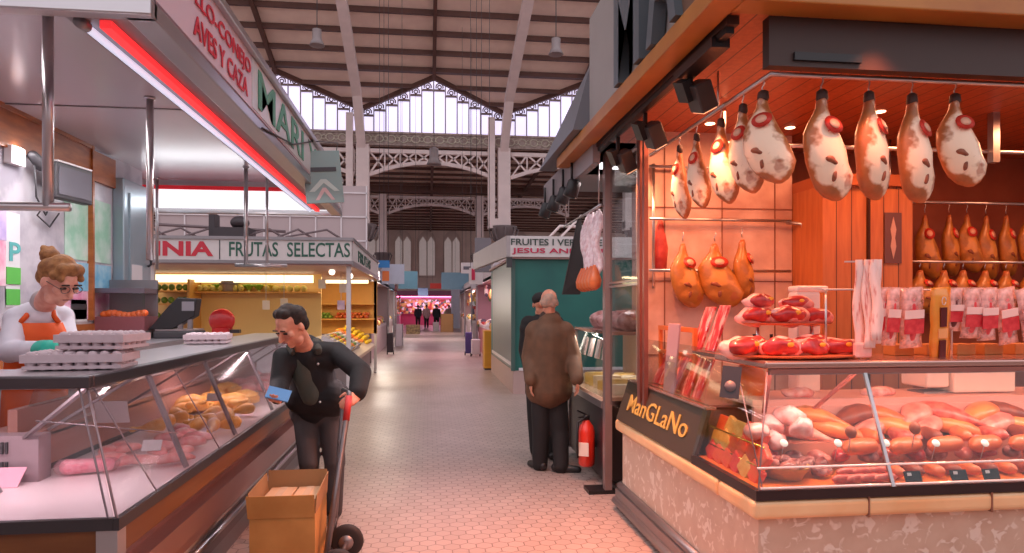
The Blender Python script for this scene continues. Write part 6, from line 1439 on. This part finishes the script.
# red dial scale
p = at(222, 325, D=11.9); t = thing('red_scale', 'round red dial scale on the fruit stall counter', 'scale', (p.x, p.y, .95))
rs = mat('scale_red', (206, 34, 40), .35, coat=.5)
MB().lathe((p.x, p.y, p.z+.08), [(0, -.08), (.19, -.08), (.21, -.04), (.21, .04), (.19, .08), (0, .08)], 28, (.2, -1, 0)).build('dial_housing', rs, t); MB().box(p.x-.14, p.x+.14, p.y-.1, p.y+.14, .95, p.z-.05).build('foot', rs, t); MB().box(p.x+.12, p.x+.3, p.y-.05, p.y+.08, p.z-.14, p.z-.08).build('side_knob', dark_p, t)
# white trays and crates on the fruit counter and table
for i, (x, y, z, s_) in enumerate(((-3.1, 11.9, .95, .3), (-2.7, 11.95, .95, .3), (-2.3, 11.9, .95, .28), (-3.7, 12.0, .95, .3), (-4.2, 11.9, .95, .3))):
    t = thing('white_tray', 'white shallow tray of produce on the fruit counter, %s from the aisle' % ('third', 'second', 'nearest', 'fourth', 'fifth')[i], 'tray', (x, y, z))
    m = MB(); m.box(x-s_/2, x+s_/2, y-.12, y+.12, z, z+.01)
    for a, b_ in ((x-s_/2, x-s_/2+.01), (x+s_/2-.01, x+s_/2)): m.box(a, b_, y-.12, y+.12, z, z+.06)
    m.box(x-s_/2, x+s_/2, y-.12, y-.11, z, z+.06); m.build('tray', white_p, t)
    m = MB()
    for k in range(8): m.ball((x-s_*.36+.1*s_*k, y+.05*math.sin(k*2), z+.05), .035, n=8, m=6)
    o = m.build('produce', (redlab, greenF, orangeF, pearF, redlab)[i], t); o['kind'] = 'stuff'
for i in range(6):
    y = 12.6+.42*i; z = .78; R = Matrix.Rotation(.52, 3, 'Y'); t = thing('display_crate', 'pale crate of produce on the sloping table, %s from its near end' % names[i], 'crate', (-1.62, y, z))
    c_ = V(-1.65, y, slope_z(-1.65)+.05); m = MB(); m.obox(c_, .50, .38, .02, R)
    for s1 in (-1, 1): m.obox(c_+R @ V(.25*s1, 0, .03), .02, .38, .08, R); m.obox(c_+R @ V(0, .19*s1, .03), .50, .02, .08, R)
    m.build('crate', (white_p, mat('blue_crate', (150, 160, 190), .5), mat('card_tray', (210, 170, 120), .6))[i % 3], t)
    m = MB()
    for a in range(5):
        for b_ in range(4): m.ball(c_+R @ V(-.19+.095*a, -.14+.093*b_, .05), .042, n=8, m=5)
    o = m.build('produce', (mat('pale_bag', (214, 200, 196), .4), lemonF, orangeF, greenF, mat('pale_bag', (214, 200, 196)), appleF)[i], t); o['kind'] = 'stuff'
# hanging price cards
for i, (px, py) in enumerate(((322, 284), (341, 305), (343, 288), (266, 305), (284, 303))):
    p = at(px, py, D=13.5); t = thing('hanging_price_card', 'small pale price card hanging in the fruit stall, %s of five' % ('first by the aisle lamp', 'lavender one', 'second by the aisle lamp', 'left one over the counter', 'right one over the counter')[i], 'price card', p)
    MB().box(p.x-.07, p.x+.07, p.y, p.y+.008, p.z-.09, p.z+.09).build('card', (white_p, vP, cream, white_p, cream)[i], t); MB().tube([(p.x, p.y, p.z+.09), (p.x, p.y, 2.24)], .006, 5).build('string', white_p, t)
for i, (px, py) in enumerate(((332, 272), (350, 276))):
    p = at(px, py, D=12.6); t = thing('hanging_bulb', ('bright hanging bulb under the letterboard, left one', 'bright hanging bulb under the letterboard, right one')[i], 'lamp', p)
    MB().ball(p, .055).build('bulb', mat('bulb_white', (255, 240, 220), .4, emit=4), t); MB().lathe(p+V(0, 0, .04), [(.05, 0), (.03, .06), (.02, .08)], 12).build('socket', white_p, t); MB().tube([p+V(0, 0, .1), (p.x, p.y, 2.24)], .006, 5).build('cord', white_p, t)

# ================================================================ GENERIC STALLS DOWN THE AISLE
def mottled():
    if 'mixed_goods' in MATS: return MATS['mixed_goods']
    m = mat('mixed_goods', (200, 160, 140), .6); N, L = nt(m); b = N['Principled BSDF']; tc = [n for n in N if n.type == 'TEX_COORD'][0]
    v = N.new('ShaderNodeTexVoronoi'); v.inputs['Scale'].default_value = 5.5; L.new(tc.outputs['Object'], v.inputs['Vector'])
    sp = N.new('ShaderNodeSeparateColor'); L.new(v.outputs['Color'], sp.inputs[0]); cr = N.new('ShaderNodeValToRGB'); cr.color_ramp.interpolation = 'CONSTANT'
    cs = [(236, 220, 214), (176, 60, 54), (206, 150, 90), (90, 80, 96), (226, 190, 110), (214, 150, 150), (110, 130, 90), (240, 236, 240)]
    while len(cr.color_ramp.elements) < len(cs): cr.color_ramp.elements.new(.5)
    for i, c in enumerate(cs): cr.color_ramp.elements[i].position = i/len(cs); cr.color_ramp.elements[i].color = (*lin(c), 1)
    L.new(sp.outputs[0], cr.inputs[0]); L.new(cr.outputs[0], b.inputs['Base Color']); return m
def stall(x0, x1, y0, y1, zr_, col, label, glowc=None, sign=None, signcol=None, counter=(190, 170, 170), text_=None):
    t = thing('market_stall', label, 'market stall', ((x0+x1)/2, y0, 0)); near = x1 if x1 < 0 else x0; s_ = -1 if x1 < 0 else 1
    cm = mat('stall_col_%d_%d_%d' % col, col, .5, scale=1)
    MB().box(x0, x1, y0, y1, zr_, zr_+.08).build('roof_slab', cm, t)
    MB().box(x0, x1, y0-.05, y0, zr_-.02, zr_+.40).build('fascia', mat('sign_%d_%d_%d' % (signcol or col), signcol or col, .5), t)
    MB().box(min(near, near+.05*s_), max(near, near+.05*s_), y0, y1, zr_-.02, zr_+.36).build('side_fascia', mat('sign_%d_%d_%d' % (signcol or col), signcol or col, .5), t)
    MB().box(x0, x1, y1-.1, y1, 0, zr_).build('back_wall', cm, t)
    MB().box(min(near+.1*s_, near+.9*s_), max(near+.1*s_, near+.9*s_), y0+.1, y1, 0, .85).build('counter', mat('count_%d_%d_%d' % counter, counter, .45), t)
    MB().box(min(near+.1*s_, near+.9*s_), max(near+.1*s_, near+.9*s_), y0+.1, y1, .85, .95).build('counter_top', mat('count_top', (206, 196, 196), .4), t)
    gd = MB(); rg = random.Random(int(y0*7+x0)); xa_ = min(near+.15*s_, near+.85*s_)
    for k in range(46): gd.ball((xa_+.7*rg.random(), y0+.2+(y1-y0-.4)*rg.random(), .97+.1*rg.random()), .10+.08*rg.random(), n=8, m=6)
    gd.build('heaped_goods', mottled(), t)['kind'] = 'stuff'
    gd = MB()
    for k in range(34): gd.ball((xa_+.9*rg.random()*s_*1.0, y0+.1+(y1-y0-.2)*rg.random(), zr_-.15-.55*rg.random()), .07, .07, .12+.12*rg.random(), n=8, m=6)
    gd.build('hanging_goods', mottled(), t)['kind'] = 'stuff'
    MB().box(x0+.1, x1-.1, y0+1.2, y0+1.25, 1.0, zr_-.3).build('goods_shelf', mottled(), t)
    for yy in (y0+.05, y1-.12): MB().box(near, near+.07*s_, yy, yy+.07, 0, zr_) if s_ > 0 else None
    for yy in (y0+.05, y1-.15): MB().box(min(near, near+.07*s_), max(near, near+.07*s_), yy, yy+.07, 0, zr_).build('post', dsteel, t)
    if glowc:
        MB().box(x0+.3, x1-.3, (y0+y1)/2-.06, (y0+y1)/2+.06, zr_-.1, zr_-.04).build('tube_lamp', mat('tube_%d_%d_%d' % glowc, glowc, .4, emit=6), t)
    return t
stall(-5.5, -1.55, 19.2, 28.2, 2.35, (170, 150, 150), 'stall with a pale sign just beyond the letterboard stall', (255, 236, 220), signcol=(186, 186, 206))
stall(-5.8, -1.7, 30.2, 36, 2.4, (150, 130, 130), 'stall with a blue-grey sign farther along the same side', (236, 244, 255), signcol=(110, 150, 176))
stall(-6, -1.9, 37.5, 43, 2.5, (160, 120, 120), 'red-fronted stall far along the same side as the letterboard', (255, 200, 190), signcol=(170, 80, 80))
stall(1.75, 6, 18.2, 25, 2.35, (170, 130, 140), 'butcher stall glowing pink behind the teal kiosk', (255, 170, 190), signcol=(200, 190, 196), counter=(196, 110, 120))
stall(1.9, 6, 30.2, 36, 2.4, (160, 130, 130), 'pale stall beyond the pink butcher stall', (255, 200, 200), signcol=(206, 196, 200))
stall(2.0, 6, 37.5, 43, 2.4, (140, 120, 126), 'grey stall farthest along the kiosk side', (255, 220, 220), signcol=(120, 150, 170))
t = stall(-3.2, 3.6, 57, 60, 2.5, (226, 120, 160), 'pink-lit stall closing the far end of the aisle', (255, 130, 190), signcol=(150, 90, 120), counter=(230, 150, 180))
MB().box(-2.8, 3.2, 59.7, 59.88, 1.0, 2.45).build('lit_wall', mat('pink_lit_wall', (240, 150, 186), .5, scale=1.6, rgb2=(200, 60, 90), lo=.45, hi=.6, emit=.25), t)  # wall emits by itself, pink stall light put into its colour
# hanging meats in the pink stall
for i in range(12):
    x = 1.9+.18*(i % 6); y = 18.5+.25*(i//6)+.1*(i % 2); L_ = .35+.15*((i*5) % 3)
    m = MB(); m.loft([(V(x, y, 2.3), V(.01, 0, 0), V(0, .01, 0)), (V(x, y, 2.25), V(.05, 0, 0), V(0, .04, 0)), (V(x, y, 2.2-L_*.6), V(.10, 0, 0), V(0, .07, 0)), (V(x, y, 2.15-L_), V(.06, 0, 0), V(0, .05, 0)), (V(x, y, 2.1-L_), V(.01, 0, 0), V(0, .01, 0))], 10)
    tag(m.build('hanging_meat', mat('pink_meat', (236, 130, 150), .4, scale=9, rgb2=(246, 200, 200)) if i % 3 else mat('red_meat', (206, 60, 70), .4)), 'pale pink meat hanging in the pink-lit butcher stall', 'meat', 'meats hanging in the pink stall')
for i in range(10):
    x = 1.95+.14*(i % 5); y = 18.5+.35*(i//5); tag(MB().ball((x, y, 1.02), .09, .11, .07).build('meat_piece', mat('brown_meat', (190, 110, 80), .5, scale=12, rgb2=(220, 160, 120)), noise=.01), 'small piece of meat heaped on the pink stall counter', 'meat', 'meat heap on the pink stall counter')
lamp('pink_stall_light', 'AREA', (2.7, 18.9, 2.3), 70, (1, .55, .68), 1.6, .6, (2.6, 18.9, 0))
lamp('far_stall_light', 'AREA', (.2, 57.5, 2.4), 90, (1, .5, .75), 4, .6, (.2, 57, 0))
lamp('stall_row_light', 'AREA', (-2.5, 33, 2.3), 130, (1, .92, .86), 1.5, 4, (-2.2, 33, 0)); lamp('stall_row_light', 'AREA', (2.7, 33, 2.3), 110, (1, .75, .75), 1.5, 4, (2.4, 33, 0)); lamp('stall_row_light', 'AREA', (-2.7, 40, 2.4), 110, (1, .8, .75), 1.5, 4, (-2.4, 40, 0)); lamp('stall_row_light', 'AREA', (2.8, 40, 2.3), 100, (1, .8, .8), 1.5, 4, (2.6, 40, 0)); lamp('stall_row_light', 'AREA', (2.5, 22, 2.28), 120, (1, .62, .72), 1.2, 5, (2.3, 22, 0))  # area lights added to brighten the dim goods in these stalls
lamp('left_stall_light', 'AREA', (-2.3, 23, 2.28), 150, (1, .86, .72), 2, 3, (-2.6, 21, 0))
lamp('fruit_table_light', 'AREA', (-2.0, 15.0, 2.2), 60, (1, .76, .42), .8, 3, (-1.9, 15, 0))
# teal kiosk
KX, KY = 1.5, 12.1
T = thing('teal_kiosk', 'closed teal kiosk with a white sign in green and red letters', 'kiosk', (3.2, 13.5, 0))
teal_k = mat('teal_paint', (44, 112, 102), .45, scale=1.2, rgb2=(38, 98, 92)); gpan = mat('kiosk_side', (120, 130, 126), .35, .3, scale=1)
MB().box(KX+.03, 5.2, KY+.03, 16.5, .42, 2.42).build('body', teal_k, T)
MB().box(KX+.0, KX+.03, KY+.1, 15.8, .45, 2.40).build('side_panel', gpan, T)
MB().box(KX+.02, 5.2, KY+.02, 16.4, 0, .42).build('plinth', mat('kiosk_plinth', (190, 160, 154), .5), T)
MB().box(KX+.12, 5.2, KY-.0, KY+.03, .42, .47).build('sill', white_p, T); MB().box(KX-.01, KX+.03, 12.2, 15.9, .5, .56).build('sill', white_p, T)
MB().box(KX-.02, KX+.05, KY-.02, KY+.06, .42, 2.42).build('corner_post', mat('kiosk_post', (70, 96, 90), .5), T)
sb = MB().box(KX-.05, 5.3, KY-.12, KY-.06, 2.45, 2.82).build('sign_board', cream, T)
MB().hexa([(KX-.12, KY-.12, 2.45), (KX-.05, KY-.12, 2.45), (KX-.35, 16.3, 2.45), (KX-.42, 16.3, 2.45), (KX-.12, KY-.12, 2.82), (KX-.05, KY-.12, 2.82), (KX-.35, 16.3, 2.82), (KX-.42, 16.3, 2.82)]).build('side_sign_board', mat('side_sign', (170, 160, 160), .5), T)
MB().box(KX-.03, 5.3, KY-.06, 16.4, 2.42, 2.46).build('roof_slab', pinkb, T)
def kx(px): return at(px, 245, Y=KY-.13).x
text('lettering', 'FRUITES I VERDURES', mat('dark_green_letter', (60, 74, 66), .5), sb, (kx(511), KY-.125, 2.655), xd, zd, (kx(579)-kx(511))*1.42, .115, .01, .01)
text('lettering', 'JESUS ANDREU', mat('crimson_letter', (196, 40, 80), .5), sb, (kx(512), KY-.125, 2.49), xd, zd, (kx(578)-kx(512))*1.38, .115, .01, .015)
p = at(509, 262, Y=KY-.05); tag(MB().box(p.x-.05, p.x+.05, KY-.1, KY-.02, p.z-.1, p.z+.08).build('junction_box', dark_p), 'small dark box under the kiosk sign corner', 'box')
p = at(497, 352, X=KX-.02); 
t = thing('hall_pipes', 'bundle of white pipes and curled ironwork above the kiosk sign', 'pipes', (2.2, 13, 2.46))
m = MB(); m.tube([(1.9, 12.8, 2.46), (2.5, 12.8, 3.1), (3.5, 12.9, 3.1)], .03, 6); m.tube([(2.1, 12.7, 2.46), (2.9, 12.7, 3.3)], .025, 6); m.build('pipe', iron_w, t)
# yellow cabinet, trolleys, crates on the kiosk side
p = at(489, 370, Z=0); t = thing('yellow_cabinet', 'tall yellow cabinet standing beside the kiosk on the aisle', 'cabinet', p)
yc = mat('yellow_cabinet', (222, 160, 50), .5); bevel(MB().box(p.x-.12, p.x+.12, p.y, p.y+.5, .04, .98).build('body', yc, t), .01); MB().box(p.x-.1, p.x+.1, p.y-.012, p.y, .1, .95).build('door', mat('yellow_door', (206, 146, 44), .5), t); MB().box(p.x-.1, p.x+.1, p.y+.03, p.y+.45, 0, .04).build('foot', dark_p, t)
def trolley(px, py, w_, h_, mt, lab):
    p = at(px, py, Z=0); t = thing('shopping_trolley', lab, 'trolley', p)
    bevel(MB().box(p.x-w_/2, p.x+w_/2, p.y, p.y+.25, .08, h_).build('bag', mt, t), .03); MB().tube([(p.x-w_*.35, p.y+.27, .1), (p.x-w_*.35, p.y+.3, h_+.22), (p.x+w_*.35, p.y+.3, h_+.22), (p.x+w_*.35, p.y+.27, .1)], .012, 6).build('handle', dsteel, t)
    for dx in (-w_/2, w_/2): MB().lathe((p.x+dx, p.y+.25, .07), [(0, -.015), (.07, -.015), (.07, .015), (0, .015)], 14, (1, 0, 0)).build('wheel', black_p, t)
trolley(469, 356, .22, .75, mat('violet_bag', (74, 60, 120), .7), 'violet wheeled bag on the aisle before the pink stall')
trolley(476, 357, .28, .55, mat('white_bag', (206, 198, 200), .7), 'white wheeled bag beside the violet one')
trolley(390, 355, .20, .72, mat('dark_bag', (50, 46, 48), .7), 'dark wheeled bag standing at the end of the fruit stall')
def crate(px, py, w_, h_, mt, lab):
    p = at(px, py, Z=0); t = thing('crate_on_floor', lab, 'crate', p); n_ = 3; m = MB()
    for k in range(n_): m.box(p.x-w_/2, p.x+w_/2, p.y, p.y+.02, h_*k/n_+.02, h_*(k+1)/n_-.02); m.box(p.x-w_/2, p.x-w_/2+.02, p.y, p.y+.6, h_*k/n_+.02, h_*(k+1)/n_-.02); m.box(p.x+w_/2-.02, p.x+w_/2, p.y, p.y+.6, h_*k/n_+.02, h_*(k+1)/n_-.02)
    m.build('side_slats', mt, t); MB().box(p.x-w_/2+.02, p.x+w_/2-.02, p.y+.02, p.y+.58, .02, h_*.95).build('filling', mt, t); MB().box(p.x-w_/2, p.x+w_/2, p.y, p.y+.6, 0, .02).build('bottom', mt, t)
wcr = mat('crate_wood', (160, 120, 76), .7)
crate(447, 332, .8, 1.15, wcr, 'tall brown crates near the far end of the aisle'); crate(436, 331, .4, .6, white_p, 'white box below the dark-clothed distant person'); crate(413, 334, .8, .55, mat('mixed_crate', (120, 100, 84), .7, scale=8, rgb2=(190, 170, 120)), 'low crate on the aisle in front of the distant shoppers'); crate(399, 346, .3, .9, white_p, 'white upright box at the foot of the second stall')
# distant people
def tiny(px, pyf, pyh, col, lab, rz=0):
    p = at(px, pyf, Z=0); H = 1.70; t = thing('person', lab, 'person', (p.x, p.y, 0)); o = p
    c_ = lambda x, y, z: o+V(x*math.cos(rz)-y*math.sin(rz), x*math.sin(rz)+y*math.cos(rz), z)
    m = MB(); m.ball(c_(0, 0, 1.58), .085, .10, .115); m.capsule(c_(0, 0, 1.38), c_(0, 0, 1.5), .06, .055); m.capsule(c_(0, 0, .95), c_(0, 0, 1.3), .13, .15)
    for s_ in (-1, 1): m.capsule(c_(.19*s_, 0, 1.36), c_(.24*s_, .02, 1.08), .05, .045); m.capsule(c_(.24*s_, .02, 1.08), c_(.22*s_, .1, .85), .045, .03); m.capsule(c_(.22*s_, .1, .85), c_(.22*s_, .12, .76), .035, .02); m.capsule(c_(.1*s_, 0, .92), c_(.1*s_, .06*s_, .5), .09, .06); m.capsule(c_(.1*s_, .06*s_, .5), c_(.1*s_, .02, .06), .055, .04)
    remesh(m.build('body', skin, t), .02, 3)
    m = MB(); m.capsule(c_(0, 0, .85), c_(0, 0, 1.28), .19, .18); m.capsule(c_(-.17, 0, 1.34), c_(.17, 0, 1.34), .09, .09)
    for s_ in (-1, 1): m.capsule(c_(.19*s_, 0, 1.36), c_(.25*s_, .02, 1.08), .08, .07); m.capsule(c_(.25*s_, .02, 1.08), c_(.22*s_, .1, .88), .07, .055)
    remesh(m.build('coat', mat('coat_%d_%d_%d' % col, col, .8), t), .02, 3)
    m = MB()
    for s_ in (-1, 1): m.capsule(c_(.1*s_, 0, .86), c_(.1*s_, .06*s_, .5), .11, .085); m.capsule(c_(.1*s_, .06*s_, .5), c_(.1*s_, .02, .07), .085, .06)
    remesh(m.build('trousers', blk, t), .02, 3)
    m = MB(); m.ball(c_(0, .0, 1.62), .098, .11, .11); remesh(m.build('hair', hair, t), .02, 2)
    for s_ in (-1, 1): MB().capsule(c_(.1*s_, -.02, .05), c_(.1*s_, .12, .045), .045, .04).build('shoe', black_p, t)
tiny(418, 327, 303, (40, 38, 52), 'distant person in a dark blue coat, first of the far shoppers'); tiny(426.5, 328, 305, (206, 160, 160), 'distant person in a pale pink coat between two dark-clothed people', .2); tiny(436.5, 329, 306, (34, 32, 36), 'distant person in black beside the brown crates', -.3); tiny(449, 327, 306, (150, 120, 110), 'distant person behind the tall brown crates', 3)
# hanging shop banners down the aisle
def banner(px, py, D, w_, h_, col, lab, mark=None):
    p = at(px, py, D=D); t = thing('hanging_sign', lab, 'sign', p); MB().box(p.x-w_/2, p.x+w_/2, p.y, p.y+.04, p.z-h_/2, p.z+h_/2).build('board', mat('ban_%d_%d_%d' % col, col, .5), t)
    for dx in (-.4, .4): MB().tube([(p.x+dx*w_, p.y, p.z+h_/2), (p.x+dx*w_, p.y, rz_(p.y)-.02 if p.y < 28 else 9.7-(p.y-YF)*.035)], .006, 4).build('wire', dark_p, t)
    if mark: MB().obox(p+V(mark[1]*w_, -.01, mark[2]*h_), w_*mark[3], .012, h_*mark[4]).build('printed_patch', mat('mk_%d_%d_%d' % mark[0], mark[0], .5), t)
banner(393, 274, 19, .62, .55, (190, 196, 214), 'pale hanging sign with an orange patch beyond the letterboard', ((240, 130, 70), -.32, -.1, .3, .5))
banner(408, 280, 27, .75, .7, (120, 176, 196), 'light blue hanging sign second down the aisle'); banner(384, 264, 18.6, .3, .2, (50, 130, 200), 'small bright blue sign over the end of the letterboard')
banner(455, 281, 40, 1.6, 1.0, (130, 170, 190), 'blue-grey hanging sign at the middle of the aisle end'); banner(444, 286, 44, 1.8, .35, (226, 70, 60), 'red lettered sign hanging before the pink far stall')
banner(467, 268, 24, .42, .38, (206, 200, 200), 'small white sign above the pink butcher stall', ((90, 90, 100), 0, 0, .6, .3)); banner(476, 276, 17.6, .35, .42, (214, 200, 202), 'white sign with a red letter beside the kiosk side sign', ((200, 40, 80), -.2, .1, .25, .7))
banner(483, 255, 16.8, .40, .85, (112, 106, 112), 'dark grey tilted board hanging beside the kiosk sign')
banner(423, 292, 34, .5, .4, (130, 150, 190), 'small lavender sign low over the aisle')
p = at(456, 300, D=50); tag(MB().box(p.x-.35, p.x+.35, p.y, p.y+.3, 0, 3.0).build('blue_white_pillar', mat('pillar_white', (200, 200, 214), .5)), 'pale square pillar at the far right of the aisle', 'pillar')
